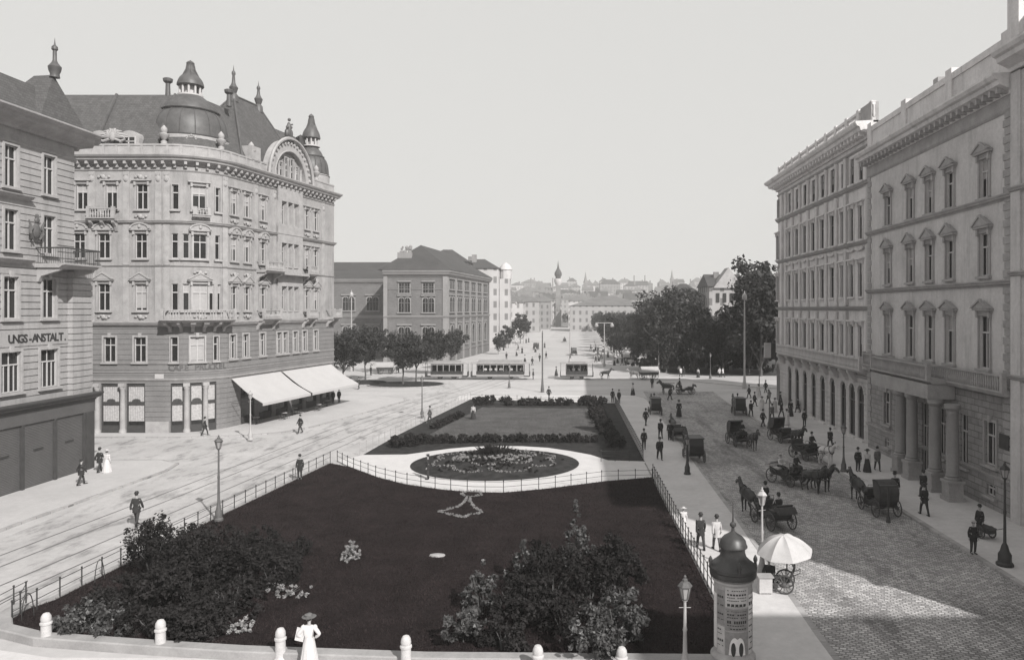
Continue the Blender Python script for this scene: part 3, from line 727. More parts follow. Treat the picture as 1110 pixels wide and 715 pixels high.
g = G(474, 602, .1); mbs = MB(); mbs.lathe([(.0, .0), (.42, .0), (.4, .06), (.2, .1), (0, .1)], 9, ey=.6); o = link('flat_stone', mbs.data('flat stone', M_TRIM, False), None, tuple(g)); tag(o, 'small flat pale stone slab lying alone on the dark lawn', 'stone')

# ---------------- fences ----------------
def fence(pts, h, gap, label, sag=0, m=None, hoops=0, grp='iron fences of the garden', seed=3):
    P = Path([(p[0], p[1]) for p in pts]); o3 = P.at(0); root = empty('garden_fence', (o3.x, o3.y, .1), label, 'fence', grp)
    n = max(1, int(P.L / gap)); m = m or M_IRON; off = Vector((o3.x, o3.y, 0)); rg = rnd(seed)
    post = MB(); post.tube([(0, 0, -.1), (0, 0, h)], .028, 6); post.ball((0, 0, h), .05, 6, 4); pm = post.data('fence post', m)
    for k in range(n + 1):
        v = P.at(P.L * k / n) - off; link('post', pm, root, tuple(v))
    for z in (h * .92, h * .5):
        r = MB()
        pts3 = []
        for k in range(n * 3 + 1):
            q = P.L * k / (n * 3); v = P.at(q) - off; s = sag * math.sin(math.pi * ((k % 3) / 3)); pts3.append((v.x, v.y, z - s))
        r.tube(pts3, .016, 5); link('rail', r.data('fence rail', m), root)
    return root
fence(g2([(13, 677), (60, 652), (140, 611), (240, 560), (358, 502)]), .85, 1.25, 'low iron fence between the left street and the dark lawn')
PLf = g2([(366, 500), (380, 507.3)]) + PL[1:]
fence([(p[0], p[1] - .1) for p in PLf[:-1]] + [(6.3, 53.6)], .8, 1.25, 'curved low iron fence along the near edge of the gravel path')
fence(g2([(390, 494), (430, 473), (470, 453), (510, 433.5)]), .95, 1.5, 'low iron fence between the left street and the sunny upper garden', m=M_IRONL)
fence(g2([(510, 433.2), (590, 436), (668, 438)]), .7, 1.6, 'low iron fence along the far end of the upper garden')
fence([(6.5, 97.4), (6.42, 61)], 1.0, .9, 'right side fence of the upper garden along the shaded pavement')
fence([(6.42, 54.2), (6.4, 27.2)], 1.0, .85, 'right side fence of the dark lawn along the pavement')
fence([(6.35, 60.4), (2.9, 60.2)], .9, 1.1, 'short fence at the right end of the gravel path')
fence([(-22.9, 28.2), (-22.95, 31.5), tuple(G(22, 668)[:2])], .9, 1.2, 'short curved fence at the rounded corner by the left street')
# hoops like bent saplings tied along the left fence
for (px, py, lb) in ((30, 672, 'bent iron hoop on the fence at the rounded left corner'), (108, 632, 'bent iron hoop on the left street fence beside the thicket'), (322, 520, 'bent iron hoop on the left fence beyond the street lamp')):
    g = G(px, py); m = MB(); m.tube([(.28 * math.cos(a), 0, .1 + 1.0 * math.sin(a)) for a in [math.pi * k / 10 for k in range(11)]], .02, 6); m.tube([(-.27, 0, .45), (.27, 0, .45)], .012, 5)
    o = link('fence_hoop', m.data('hoop', M_IRON), None, (g.x, g.y, 0)); o.rotation_euler = (0, 0, 1.4); tag(o, lb, 'iron hoop', 'iron hoops on the garden fence')
M_BOLL = mat('weathered white stone', .42, nscale=3, namt=.2, bump=.4)
# stones along the front kerb
for k, (px, py) in enumerate(((50, 698), (174, 706), (304, 716), (440, 725), (583, 733), (674, 735))):
    g = G(px, py); hh = .95 if k < 4 else .85
    root = empty('kerb_stone', (g.x, g.y, 0), ['pale rounded stone bollard at the far left of the front kerb', 'pale rounded stone bollard second from the left on the front kerb', 'pale stone bollard beside the woman in white', 'short pale bollard between the dark lawn and the right thicket', 'pale bollard at the bottom edge in front of the right thicket', 'pale bollard at the bottom edge below the speckled shrubs'][k], 'bollard', 'stone bollards along the front kerb')
    m = MB(); m.lathe([(.23, 0), (.23, .12), (.185, .18), (.175, hh - .2), (.21, hh - .18), (.21, hh - .12), (.165, hh - .08)], 12); link('shaft', m.data('stone shaft', M_BOLL), root)
    m = MB(); m.lathe([(.165, hh - .08), (.185, hh), (.165, hh + .12), (.11, hh + .21), (.0, hh + .25)], 12); link('cap', m.data('stone cap', M_BOLL), root)
# ================= corner palace with the cafe =================
def dome_set(root, c, r, zb, zt, zl, ztop, m=M_DOME, ribs=16, ls=None):
    """drum, lower dome, upper tier, lantern and onion top"""
    p = MB(); h = zt - zb
    prof = [(r * 1.04, 0), (r * 1.06, .15), (r, .2)] + [(r * (1 - .16 * (t ** 2) - .12 * t ** 5), .2 + (h * .62 - .2) * t) for t in (.2, .4, .6, .8, 1)]
    rz = h * .62
    prof += [(r * .76, rz), (r * .78, rz + .12), (r * .70, rz + .14)] + [(r * (.70 - .38 * t ** 1.6), rz + .14 + (h * .38 - .14) * t) for t in (.25, .5, .75, 1)]
    p.lathe(prof, 32, c=(c[0], c[1], zb)); d = p.build('dome', m, root, ang=50)
    q = MB()
    for k in range(ribs):
        a = 2 * math.pi * (k + .5) / ribs; pts = [(c[0] + (x + .03) * math.cos(a), c[1] + (x + .03) * math.sin(a), zb + z) for x, z in prof[2:8]]
        q.tube(pts, .05, 5)
    o = q.build('dome_rib', m, d, loc=None); 
    s = ls or r / 3.5
    l = MB(); lr = .95 * s
    l.lathe([(lr * 1.25, 0), (lr * 1.25, .15 * s), (lr * 1.05, .2 * s)], 16, c=(c[0], c[1], zt - .05))
    hl = zl - zt
    for k in range(10):
        a = 2 * math.pi * k / 10; x, y = c[0] + lr * math.cos(a), c[1] + lr * math.sin(a); l.tube([(x, y, zt + .1), (x, y, zl)], .11 * s, 6)
    l.lathe([(lr * .62, 0), (lr * .62, hl)], 12, c=(c[0], c[1], zt + .05))
    l.build('lantern', M_PLASTW, root)
    t = MB(); H2 = ztop - zl
    t.lathe([(lr * 1.2, 0), (lr * 1.32, .1 * s), (lr * 1.3, H2 * .1), (lr * 1.22, H2 * .2), (lr * 1.08, H2 * .3), (lr * .88, H2 * .39), (lr * .66, H2 * .46), (lr * .52, H2 * .53), (lr * .47, H2 * .6), (lr * .5, H2 * .64), (lr * .42, H2 * .7), (lr * .36, H2 * .84), (lr * .42, H2 * .87), (lr * .3, H2 * .93), (lr * .1, H2 * .97), (0, H2)], 16, c=(c[0], c[1], zl))
    for k in range(6):
        a = 2 * math.pi * k / 6
        t.tube([(c[0] + lr * x * math.cos(a), c[1] + lr * x * math.sin(a), zl + H2 * z) for x, z in ((.95, .3), (.75, .45), (.5, .62), (.4, .8))], .06 * s, 5)
    t.build('lantern_roof', m, root, ang=50)
    return d

PR = Path([(-75, 74), (-40.1, 74)] + [( -40.1 + 5 * math.sin(a), 79 - 5 * math.cos(a)) for a in [R(78.4) * k / 8 for k in range(1, 9)]] + [(-31.02, 98.9), (-32.2, 100.4), (-34, 100.6)])
ARC0 = PR.c[1]; ARC1 = PR.c[9]; END = PR.c[10]
prk = empty('cafe_building', (-40, 78, 0), 'ornate five-storey corner palace with domed corner and white cafe awnings', 'building')
W = lambda px: PR.s_of_px(px, 15, END)
# opening lists  (s, z, w, h, style, blind)
FL = 15 + 0
ops = []; wl = []
def addw(s, z, w, h, st, blind=0, pane=None, sash=None): ops.append((s - w/2, s + w/2, z, z + h)); wl.append((s, z, w, h, st, blind, pane, sash))
rg = rnd(11)
front5 = [86.5, 121 - 2, 154]; 
for px in (56, 89, 121, 154): addw(W(px) if px > 60 else W(89) - (W(121) - W(89)), 22.5, 1.15, 2.55, 'flat', .35 if px in (89, 121) else 0)
for px, w in ((190, .6), (216, 1.25), (236, .5)): addw(W(px), 22.5, w, 2.5, 'flat' if w > 1 else 'plain', .4 if w > 1 else 0)
for px in (60, 86, 113, 153): addw(W(px) if px > 62 else W(86) - (W(113) - W(86)), 17.6, 1.2, 2.5, 'arch')
for px, w in ((189.5, .6), (201.5, .6), (217, 1.25), (236, .5)): addw(W(px), 17.6, w, 2.5, 'arch' if w > 1 else 'bare', 0)
for px in (60, 86, 113, 153): addw(W(px) if px > 62 else W(86) - (W(113) - W(86)), 12.35, 1.2, 2.7, 'ped', .9 if px == 153 else 0)
for px, w in ((189.5, .6), (201.5, .6), (217, 1.4), (229.5, .5), (238, .4)): addw(W(px), 12.35, w, 2.7, 'ped' if w > 1 else 'bare', 1 if w > 1 else (.35 if px > 200 else 0))
for px, w in ((89, 1.2), (119, 1.2), (152, 1.2), (189, .7), (214, 1.3), (234, .5)): addw(W(px), 7.2, w, 2.5, 'key' if w > 1 else 'plain', .95 if px in (214,) else 0)
RX = [253.6, 267.6, 285, 306.4, 312.7, 319, 332.7, 342]
for z, h, st in ((22.5, 2.5, 'flat'), (17.6, 2.5, 'arch'), (12.35, 2.6, 'ped')):
    for px in RX:
        s = W(px); nar = px in (306.4, 312.7, 319); addw(s, z, .75 if nar else 1.0, h, ('bare' if nar else ('flat' if (st == 'arch' and px > 300) else st)), rg.choice([0, 0, .3, .5]))
for px in (252.3, 266.3, 284.3, 302.5, 309, 320, 330, 342): addw(W(px), 7.3, .95, 2.5, 'plain', 0)
shops = []
for a, b in ((60, 78), (82.5, 103), (109.5, 130), (137, 157.3), (185, 199), (206, 220.5), (224, 234.5)):
    s0 = PR.s_of_px(a, 0, END); s1 = PR.s_of_px(b, 0, END)
    ops.append((s0, s1, .12, 5.05)); shops.append((s0, s1))
for k in range(6):
    s0 = ARC1 + 1.4 + k * 3.25; ops.append((s0, s0 + 2.5, .12, 4.6)); shops.append((s0, s0 + 2.5))
mb = MB()
up = [o for o in ops if o[2] > 11]; lo = [o for o in ops if o[2] <= 11]
wallgrid(mb, PR, 0, PR.L, 10.9, 27.3, up); mb.build('upper_wall', M_STONE, prk, smooth=False)
mb = MB(); wallgrid(mb, PR, 0, PR.L, .1, 10.9, lo, depth=.32, groove=(.52, .05, .04)); mb.build('lower_wall', mat('rusticated lower stone', 0.175, nscale=.6, namt=.14, bump=.5, bscale=6), prk, smooth=False)
core = [(p.x, p.y) for p in [PR.at(q, -.6) for q in PR.knots(0, PR.L)]] + [(-50, 99), (-75, 99)]
mb = MB(); mb.prism(core, .1, 28.6); mb.build('core', M_DARK, prk, smooth=False)
ends = MB(); ends.box(-75.2, 74.4, .1, -74.6, 99, 27.3); ends.box(-75, 99, .1, -33.5, 99.6, 27.3); ends.build('rear_wall', M_STONE, prk, smooth=False)
for s, z, w, h, st, bl, pane, sash in wl: window(prk, PR, s, z, w, h, st, M_STONE2, M_SASH, M_GLASS, bl)
for k, (s0, s1) in enumerate(shops):
    s = (s0 + s1) / 2; w = s1 - s0; h = 4.93 if s0 < ARC1 else 4.48; z = .12
    v = PR.at(s); rz = PR.rz(s)
    m = MB(); e = .12
    if w < 1.2: e = .08
    m.box(-w/2, .1, 0, -w/2 + e, .24, h); m.box(w/2 - e, .1, 0, w/2, .24, h); m.box(-w/2 + e, .1, h - .12, w/2 - e, .24, h); m.box(-w/2 + e, .06, 2.95, w/2 - e, .24, 3.15); m.box(-w/2 + e, .08, 0, w/2 - e, .23, .85)
    if w > 1.2: m.extr([(-.45, .05, 3.151), (.45, .05, 3.151), (.36, .05, 3.4), (.15, .05, 3.5), (-.15, .05, 3.5), (-.36, .05, 3.4)], (0, .1, 0))
    o = link('shop_window', m.data('shop window frame', M_SHOP, False), prk, tuple(v - Vector(prk.location))); o.rotation_euler = (0, 0, rz)
    p = MB(); p.box(-w/2 + e, .25, .85, w/2 - e, .28, h); link('pane', p.data('shop pane', M_GLASS, False), o)
    if s0 < ARC1:
        cz = 1.25
        p = MB(); nfold = 14
        for (c, d) in ((cz, 2.93), (3.2, h - .14)):
            pts = [(-w/2 + e + (w - 2 * e) * i / nfold, .215 + .018 * (i % 2)) for i in range(nfold + 1)]
            for a, b in zip(pts, pts[1:]): p.add([(a[0], a[1], c), (b[0], b[1], c), (b[0], b[1], d), (a[0], a[1], d)], [(0, 1, 2, 3)])
            p.box(-w/2 + e, .236, c, w/2 - e, .246, d)
        link('curtain', p.data('lace curtain', M_LACE, False), o)
# ground-floor columns between the shop windows
for px in (80, 106, 133.4, 202.5, 222.3):
    s = PR.s_of_px(px, 0, END); v = PR.at(s, .08, .12)
    m = MB(); m.lathe([(.34, 0), (.34, .25), (.26, .4), (.27, .5), (.25, 2.5), (.22, 4.3), (.3, 4.45), (.3, 4.6), (.22, 4.62)], 14); m.box(-.3, -.3, 4.62, .3, .3, 4.95)
    o = link('column', m.data('shop column', M_STONE2), prk, tuple(v - Vector(prk.location))); o.rotation_euler = (0, 0, PR.rz(s))
m = MB(); pbox(m, PR, PR.s_of_px(158.5, 0, END), PR.s_of_px(183.5, 0, END), -.02, .16, .12, 1.25); m.build('plinth', M_STONE2, prk, smooth=False)
# mouldings
for z, h, pr, nm in ((10.75, .5, .42, 'string_course'), (21.0, .42, .36, 'string_course'), (16.75, .16, .14, 'string_course'), (5.25, .28, .2, 'string_course'), (6.1, .12, .1, 'string_course'), (7.0, .14, .1, 'string_course'), (26.3, .2, .14, 'string_course')):
    m = MB(); cornice(m, PR, 0, PR.L, z, h, pr); m.build(nm, M_STONE2, prk, smooth=False)
m = MB(); cornice(m, PR, 0, PR.L, 26.95, 1.0, 1.05); m.build('main_cornice', M_TRIM, prk, smooth=False)
q = 14.0
br = MB(); br.box(-.13, -.62, 0, .13, 0, .32); br.box(-.1, -.35, -.3, .1, 0, -.002); bme = br.data('cornice bracket', M_STONE2, False)
while q < END:
    o = link('bracket', bme, prk, tuple(PR.at(q, 0, 26.98) - Vector(prk.location))); o.rotation_euler = (0, 0, PR.rz(q)); q += .95
# lesenes (flat pilasters) on the upper floors
for px in (100, 137, 172, 181, 243.5, 277, 297, 325.5, 350):
    s = W(px)
    for z0, z1 in ((11.26, 16.7), (16.93, 20.98), (21.44, 26.28)):
        m = MB(); pbox(m, PR, s - .32, s + .32, -.02, .11, z0, z1); m.build('pilaster', M_STONE2, prk, smooth=False)
    v = PR.at(s, .1, 25.6) - Vector(prk.location); m = MB(); m.ball((0, 0, 0), (.26, .16, .38), 8, 6); m.box(-.2, -.1, .3, .2, .1, .55); o = link('cartouche', m.data('cartouche', M_STONE2), prk, tuple(v)); o.rotation_euler = (0, 0, PR.rz(s))
# carved panels between window rows
cp = MB()
for k in range(5): cp.ball((-.5 + .25 * k, -.05, .12 * math.sin(k * 1.6)), (.16, .09, .13), 7, 5)
cp.ball((0, -.09, 0), (.2, .13, .24), 8, 6); cpm = cp.data('carved ornament', M_STONE2)
for px in [113, 153, 217] + RX[:3] + RX[6:]:
    for z in (11.75, 21.8, 16.2 if px > 160 else 25.75):
        s = W(px); o = link('carved_ornament', cpm, prk, tuple(PR.at(s, .05, z) - Vector(prk.location))); o.rotation_euler = (0, 0, PR.rz(s))
# projecting middle bay on the right front
sa, sb = W(299), W(326)
m = MB()
for z0, z1 in ((11.26, 12.1), (15.2, 17.3), (20.3, 22.3), (25.2, 26.9)): pbox(m, PR, sa, sb, -.02, .3, z0, z1)
for s0, s1 in ((sa, W(303.3)), (W(322), sb)): pbox(m, PR, s0, s1, -.02, .298, 12.1, 26.9)
for px in (309.6, 316):
    s = W(px); pbox(m, PR, s - .13, s + .13, -.02, .28, 12.1, 26.9)
m.build('oriel', M_STONE2, prk, smooth=False)
# balconies
def balcony(root, P, s0, s1, z, pr, h=.95, m=M_STONE2, solid=False, plants=0, consoles=2, iron=False, name='balcony'):
    v = P.at((s0 + s1) / 2) - Vector(root.location); 
    b = MB(); sweep(b, P, s0, s1, [(0, z - .3), (pr * .8, z - .3), (pr * .9, z - .12), (pr, z - .1), (pr, z), (0, z)])
    o = b.build(name, m, root, smooth=False)
    r = MB(); mm = M_IRON if iron else m
    tt = .05 if iron else .16
    a = P.knots(s0 + .06, s1 - .06)
    sweep(r, P, s0 + .06, s1 - .06, [(pr - .06 - tt, z + h - .1), (pr - .06, z + h - .1), (pr - .06, z + h), (pr - .06 - tt, z + h)])
    for s in (s0 + .06, s1 - .06 - tt): pbox(r, P, s, s + tt, 0, pr - .06 - tt - .002, z + h - .1, z + h)
    n = int((s1 - s0) / (.16 if iron else .27)); 
    for k in range(n + 1):
        s = s0 + .16 + (s1 - s0 - .32) * k / n; q = P.at(s, pr - .06 - tt / 2)
        if iron: r.tube([(q.x, q.y, z), (q.x, q.y, z + h - .1)], .018, 4)
        else: r.lathe([(.05, 0), (.09, (h - .1) * .3), (.045, (h - .1) * .75), (.07, h - .1)], 6, c=(q.x, q.y, z))
    if iron:
        sweep(r, P, s0 + .06, s1 - .06, [(pr - .06 - tt, z + .1), (pr - .06, z + .1), (pr - .06, z + .16), (pr - .06 - tt, z + .16)])
        for s in (s0 + .1, s1 - .1):
            for k in range(1, int(pr / .16)):
                q = P.at(s, k * .16); r.tube([(q.x, q.y, z), (q.x, q.y, z + h - .1)], .018, 4)
    r.build('balustrade', mm, o, loc=tuple(root.location))  if False else link('balustrade', rel(r, root.location).data('balustrade', mm, False), o)
    if not iron:
        pd = MB()
        for s in (s0 + .05, (s0 + s1) / 2 - .15, s1 - .35): pbox(pd, P, s, s + .3, pr - .3, pr - .02, z + .002, z + h + .14)
        link('pedestal', rel(pd, root.location).data('balcony pedestals', mm, False), o) if False else None
        for s in (s0 + .05, s1 - .35):
            pd = MB(); pbox(pd, P, s, s + .3, pr - .3, pr - .02, z + .002, z + h + .14); link('pedestal', rel(pd, root.location).data('balcony pedestal', mm, False), o)
    for k in range(consoles):
        s = s0 + .3 + (s1 - s0 - .6) * k / max(1, consoles - 1); c = MB(); sweep(c, P, s - .14, s + .14, [(0, z - 1.3), (.12, z - 1.3), (.3, z - .9), (pr * .75, z - .5), (pr * .8, z - .302), (0, z - .302)])
        link('console', rel(c, root.location).data('console', m, False), o)
    if plants:
        a = P.at((s0 + s1) / 2, pr * .55) - Vector(root.location)
        link('plants', leaves('balcony plants', [(a.x + d * .4 * plants * math.cos(P.rz(s0)), a.y + d * .4 * plants * math.sin(P.rz(s0)), z + .55, .35, .35, .4) for d in (-1, 0, 1)], 500, .07, M_LEAF, 9, clumps=30, jit=.5), o)
    return o
def rel(mbx, off):
    mbx.v = [(x - off[0], y - off[1], z - off[2]) for x, y, z in mbx.v]; return mbx
balcony(prk, PR, W(181.5), W(244.5), 11.5, 1.75, consoles=6)
balcony(prk, PR, W(99), W(130), 21.6, .95, plants=1.6, consoles=3)
balcony(prk, PR, W(79), W(100), 11.45, 1.7, consoles=3)
balcony(prk, PR, W(277), W(297.5), 16.9, 1.5, plants=1, consoles=2)
balcony(prk, PR, W(277), W(297.5), 11.5, 1.1, plants=1, consoles=2)
balcony(prk, PR, W(326.5), W(337), 16.9, 1.2, plants=1, consoles=2)
balcony(prk, PR, W(326.5), W(338), 11.5, 1.0, consoles=2)
balcony(prk, PR, END - 2.2, END - .1, 11.5, 1.3, consoles=2)
balcony(prk, PR, W(209), W(227), 22.1, .6, h=.6, consoles=0)
m = MB(); pbox(m, PR, W(298.5), W(326.3), .0, 1.15, 16.5, 16.75); m.build('canopy', M_STONE2, prk, smooth=False)
# cafe lettering on the curved front
txt = 'CAFE PRÜCKEL'; s = W(183); step = (W(245.5) - W(182)) / 12.2; m = MB()
for ch in txt:
    if ch != ' ':
        me, a, b = glyph(ch, .02); ctr = (a + b) / 2; M = Matrix.Translation(PR.at(s + step / 2, .03, 6.36)) @ Matrix.Rotation(PR.rz(s + step / 2), 4, 'Z') @ Matrix.Rotation(R(90), 4, 'X') @ Matrix.Scale(.82, 4) @ Matrix.Translation((-ctr, 0, 0)); m.mesh(me, M)
    s += step
m.build('lettering', mat('dull gilt letters', .10, namt=.1), prk, smooth=False)
m = MB(); pbox(m, PR, W(168), W(177.5), 0, .05, 5.55, 6.0); m.build('street_sign', M_PLASTW, prk, smooth=False)
# awnings
for k, (sa_, sb_) in enumerate(((ARC1 - .3, ARC1 + 8.6), (ARC1 + 8.95, END - 1.0))):
    m = MB(); n = 7; rows = []
    for j in range(n + 1):
        t = j / n; rows.append([PR.at(sa_ + (sb_ - sa_) * i / 12, .15 + 3.9 * t, 5.2 - 2.45 * t - .18 * math.sin(math.pi * t) + (.02 * math.sin(i * 1.7 + j) if 0 < j < n else 0) ) for i in range(13)])
    vs = [p for r in rows for p in r]; fs = [(j * 13 + i, j * 13 + i + 1, (j + 1) * 13 + i + 1, (j + 1) * 13 + i) for j in range(n) for i in range(12)]
    nv = len(vs); vs2 = [p - Vector((0, 0, .03)) for p in vs]; m.add(vs, [f[::-1] for f in fs]); m.add(vs2, fs)
    edge = rows[-1]; m.add([p for p in edge] + [p - Vector((0, 0, .28)) for p in edge], [(i, i + 1, 14 + i, 13 + i) for i in range(12)])
    o = m.build('awning', M_AWN, prk, label=['nearer white canvas awning', 'farther white canvas awning'][k])
    for s in (sa_ + .05, (sa_ + sb_) / 2, sb_ - .05):
        q = MB(); q.tube([PR.at(s, .1, 2.6), PR.at(s, 3.95, 2.68)], .03, 6); link('awning_arm', rel(q, prk.location).data('awning arm', M_IRON), o)
# tables with chairs under the awning are things of their own (see below)
# attic, dormers and roofs
m = MB(); wallgrid(m, PR, 0, PR.L, 27.66, 29.0, []); pbox(m, PR, 0, PR.L, -.45, .06, 28.9, 29.08); m.build('attic_wall', M_STONE2, prk, smooth=False)
for k in range(26):
    s = 14.5 + k * 1.28
    if s > END - 1: break
    m = MB(); pbox(m, PR, s, s + .22, -.01, .08, 27.9, 28.88); m.build('attic_pier', M_STONE2, prk, smooth=False)
inner = 29.0
m = MB(); sweep(m, PR, 0, PR.L, [(-.5, 28.9), (-4.1, 35.1), (-4.4, 35.25), (-4.6, 35.1), (-4.6, 28.9)]); rf = m.build('mansard_roof', M_ROOF, prk, smooth=False)
m = MB(); m.prism([(p.x, p.y) for p in [PR.at(q, -4.5) for q in PR.knots(0, ARC0 - .01)]] + [(PR.at(ARC1, -4.5).x, PR.at(ARC1, -4.5).y), (PR.at(END, -4.5).x, PR.at(END, -4.5).y), (-48, 97), (-75, 97)], 34.7, 35.05); m.build('roof_flat', M_ROOF, prk, smooth=False)
for s in (W(100), W(167), 5, 12):
    m = MB(); m.tube([PR.at(s, -.45, 29.1), PR.at(s, -2.2, 32.2), PR.at(s, -4.05, 35.2)], .16, 6); m.build('roof_rib', M_DOME, prk)
for px in (106.5, 139):
    s = W(px); v = PR.at(s, -.15, 28.0)
    m = MB(); pts = [(-1.0, 0, 0), (-1.0, 0, 1.7)] + [(-1.0 * math.cos(a), 0, 1.7 + .75 * math.sin(a)) for a in [math.pi * k / 8 for k in range(1, 8)]] + [(1.0, 0, 1.7), (1.0, 0, 0)]
    m.extr(pts[::-1], (0, 2.6, 0)); o = link('dormer', m.data('dormer', M_STONE2, False), prk, tuple(v - Vector(prk.location))); 
    f = MB(); f.box(-.62, -.05, .2, .62, -.012, 1.75); link('pane', f.data('dormer pane', M_GLASS, False), o)
    f = MB(); f.box(-.06, -.09, .2, .06, -.052, 1.75); f.box(-.72, -.09, .1, -.6, -.004, 1.85); f.box(.6, -.09, .1, .72, -.004, 1.85); f.box(-.6, -.09, 1.3, .6, -.053, 1.38); link('frame', f.data('dormer frame', M_SASH, False), o)
s = W(122.5); v = PR.at(s, .1, 29.6); m = MB()
m.ball((0, 0, .2), (.34, .2, .5), 10, 7)
for k in range(13):
    a = math.pi * (.02 + .96 * k / 12); L = 1.55 if k in (0, 1, 11, 12) else 1.15 + .2 * (k % 2)
    m.tube([(.2 * math.cos(a), 0, .1), (.6 * L * math.cos(a), .03, .62 * L * math.sin(a) + .1), (L * math.cos(a), .06, .78 * L * math.sin(a) + .05 - .1 * (k % 2))], [.12, .15, .05], 6)
for sx in (-1, 1):
    m.tube([(sx * .3, -.05, -.1), (sx * .9, -.05, -.3), (sx * 1.3, -.05, -.1), (sx * 1.15, -.05, .1)], [.12, .13, .1, .06], 6)
link('roof_sculpture', m.data('sculpted crest', M_STONE2), prk, tuple(v - Vector(prk.location)), 'white sculpted crest between the dormers')
# corner dome
dc = (-40.5 + .25, 79.2)
m = MB(); m.lathe([(3.95, 28.6), (3.95, 29.9), (4.05, 30.0), (4.05, 30.35), (3.7, 30.5)], 32, c=(dc[0], dc[1], 0)); m.build('drum', M_TRIM, prk)
dome_set(prk, dc, 3.75, 30.4, 35.3, 36.3, 39.2)
for a in (-112, -62, -150, -20):
    x, y = dc[0] + 4.0 * math.cos(R(a)), dc[1] + 4.0 * math.sin(R(a)); m = MB()
    for k in range(12): 
        b = k * math.pi / 6; m.ball((.42 * math.cos(b), 0, .42 * math.sin(b)), .14, 6, 4)
    m.ball((0, .1, 0), (.3, .08, .3), 8, 5)
    o = link('round_window', m.data('wreathed round window', M_STONE2), prk, (x - prk.location.x, y - prk.location.y, 29.9)); o.rotation_euler = (0, 0, R(a + 90))
vase = MB(); vase.lathe([(.3, 0), (.3, .3), (.12, .4), (.45, .8), (.5, 1.0), (.25, 1.15), (.32, 1.4), (.3, 1.6), (.1, 1.85), (0, 1.95)], 12); vm_ = vase.data('roof vase', M_STONE2)
for px in (176, 242, 275, 345):
    s = W(px); link('vase', vm_, prk, tuple(PR.at(s, -.3, 29.08) - Vector(prk.location)))
# second, smaller dome at the far end of the right front
dc2 = tuple(PR.at(END - 1.6, -2.4)[:2]); m = MB(); m.lathe([(2.3, 28.9), (2.3, 30.0), (2.4, 30.1), (2.1, 30.3)], 24, c=(dc2[0], dc2[1], 0)); m.build('drum', M_TRIM, prk)
dome_set(prk, dc2, 2.15, 30.2, 34.0, 35.0, 38.4, ls=.93)
# steep pavilion roof with two spires behind the arched gable
def RP(t, n, z): v = PR.at(ARC1 + t, n, z); return v
T0 = ARC1
def tt(px): return W(px) - ARC1
b0, b1 = .9 + 1.6, 16.0
A, B_, C_, D_ = RP(2.4, -.5, 29.0), RP(15.6, -.5, 29.0), RP(15.6, -11, 29.0), RP(2.4, -11, 29.0)
rA, rB = RP(7.2, -5.0, 37.4), RP(12.0, -5.0, 37.4)
m = MB(); m.add([A, B_, C_, D_, rA, rB], [(0, 1, 5, 4), (1, 2, 5), (2, 3, 4, 5), (3, 0, 4), (3, 2, 1, 0)]); pr_ = m.build('pavilion_roof', M_ROOF, prk, smooth=False)
m = MB()
for a, b in ((A, rA), (B_, rB), (rA, rB), (D_, rA)): m.tube([a, b], .14, 6)
m.build('roof_ridge', M_DOME, prk)
for p, hh in ((rA, 3.3), (rB, 2.9)):
    m = MB(); m.lathe([(.55, -.8), (.5, 0), (.3, .25), (.42, .6), (.5, .9), (.3, 1.2), (.2, 1.5), (.14, hh * .7), (.22, hh * .75), (.2, hh * .82), (.07, hh * .88), (0, hh + .3)], 12, c=tuple(p)); m.build('spire', M_DOME, prk)
for px, n, z, top in ((157, -4.3, 34.6, 36.9), (231, -4.6, 35, 36.8)):
    v = PR.at(W(px), n, z) if px < 200 else Vector((-37.4, 82, z)); m = MB(); m.lathe([(.28, 0), (.22, top - z - .5), (.45, top - z - .3), (.5, top - z), (.3, top - z + .1), (0, top - z + .12)], 10, c=tuple(v)); m.build('chimney', M_DOME, prk)
# arched gable over the projecting bay
cs = ARC1 + (tt(287) + tt(335)) / 2; rr = 4.5; base = 27.7
def gp(x, z, n): return PR.at(cs + x, n, z)
m = MB(); arcp = [(rr * math.cos(a), rr * 1.08 * math.sin(a)) for a in [math.pi * k / 20 for k in range(21)]]; arci = [(x * .72, z * .72) for x, z in arcp]
for (x0, z0), (x1, z1), (u0, w0), (u1, w1) in zip(arcp, arcp[1:], arci, arci[1:]):
    for n0, n1, sc in ((.35, -.5, 1.0),):
        m.add([gp(x0, base + z0, n0), gp(x1, base + z1, n0), gp(u1, base + w1, n0), gp(u0, base + w0, n0)], [(3, 2, 1, 0)])
        m.add([gp(x0, base + z0, n0), gp(x1, base + z1, n0), gp(x1, base + z1, n1), gp(x0, base + z0, n1)], [(0, 1, 2, 3)])
        m.add([gp(u0, base + w0, n0), gp(u1, base + w1, n0), gp(u1, base + w1, n1), gp(u0, base + w0, n1)], [(3, 2, 1, 0)])
m.build('arched_gable', M_STONE2, prk, smooth=False)
m = MB()
for sc, n0 in ((1.04, .75), (.74, .55)):
    pts = [gp(x * sc, base + z * sc, n0 - .15) for x, z in arcp]; m.tube(pts, .2 if sc > 1 else .1, 6)
m.build('gable_moulding', M_TRIM, prk)
for k in range(1, 20):
    a = math.pi * k / 20; m = MB(); v = gp(rr * .93 * math.cos(a), base + rr * 1.0 * math.sin(a), .4); m.ball(tuple(v), (.2, .2, .2), 6, 4); m.build('dentil', M_STONE2, prk)
m = MB(); pts = [gp(x, base + z, -.12) for x, z in arci]; n = len(pts)
m.add(pts + [p + Vector((-.3, .05, 0)) for p in pts], [tuple(range(n - 1, -1, -1)), tuple(range(n, 2 * n))]); m.build('gable_wall', M_STONE, prk, smooth=False)
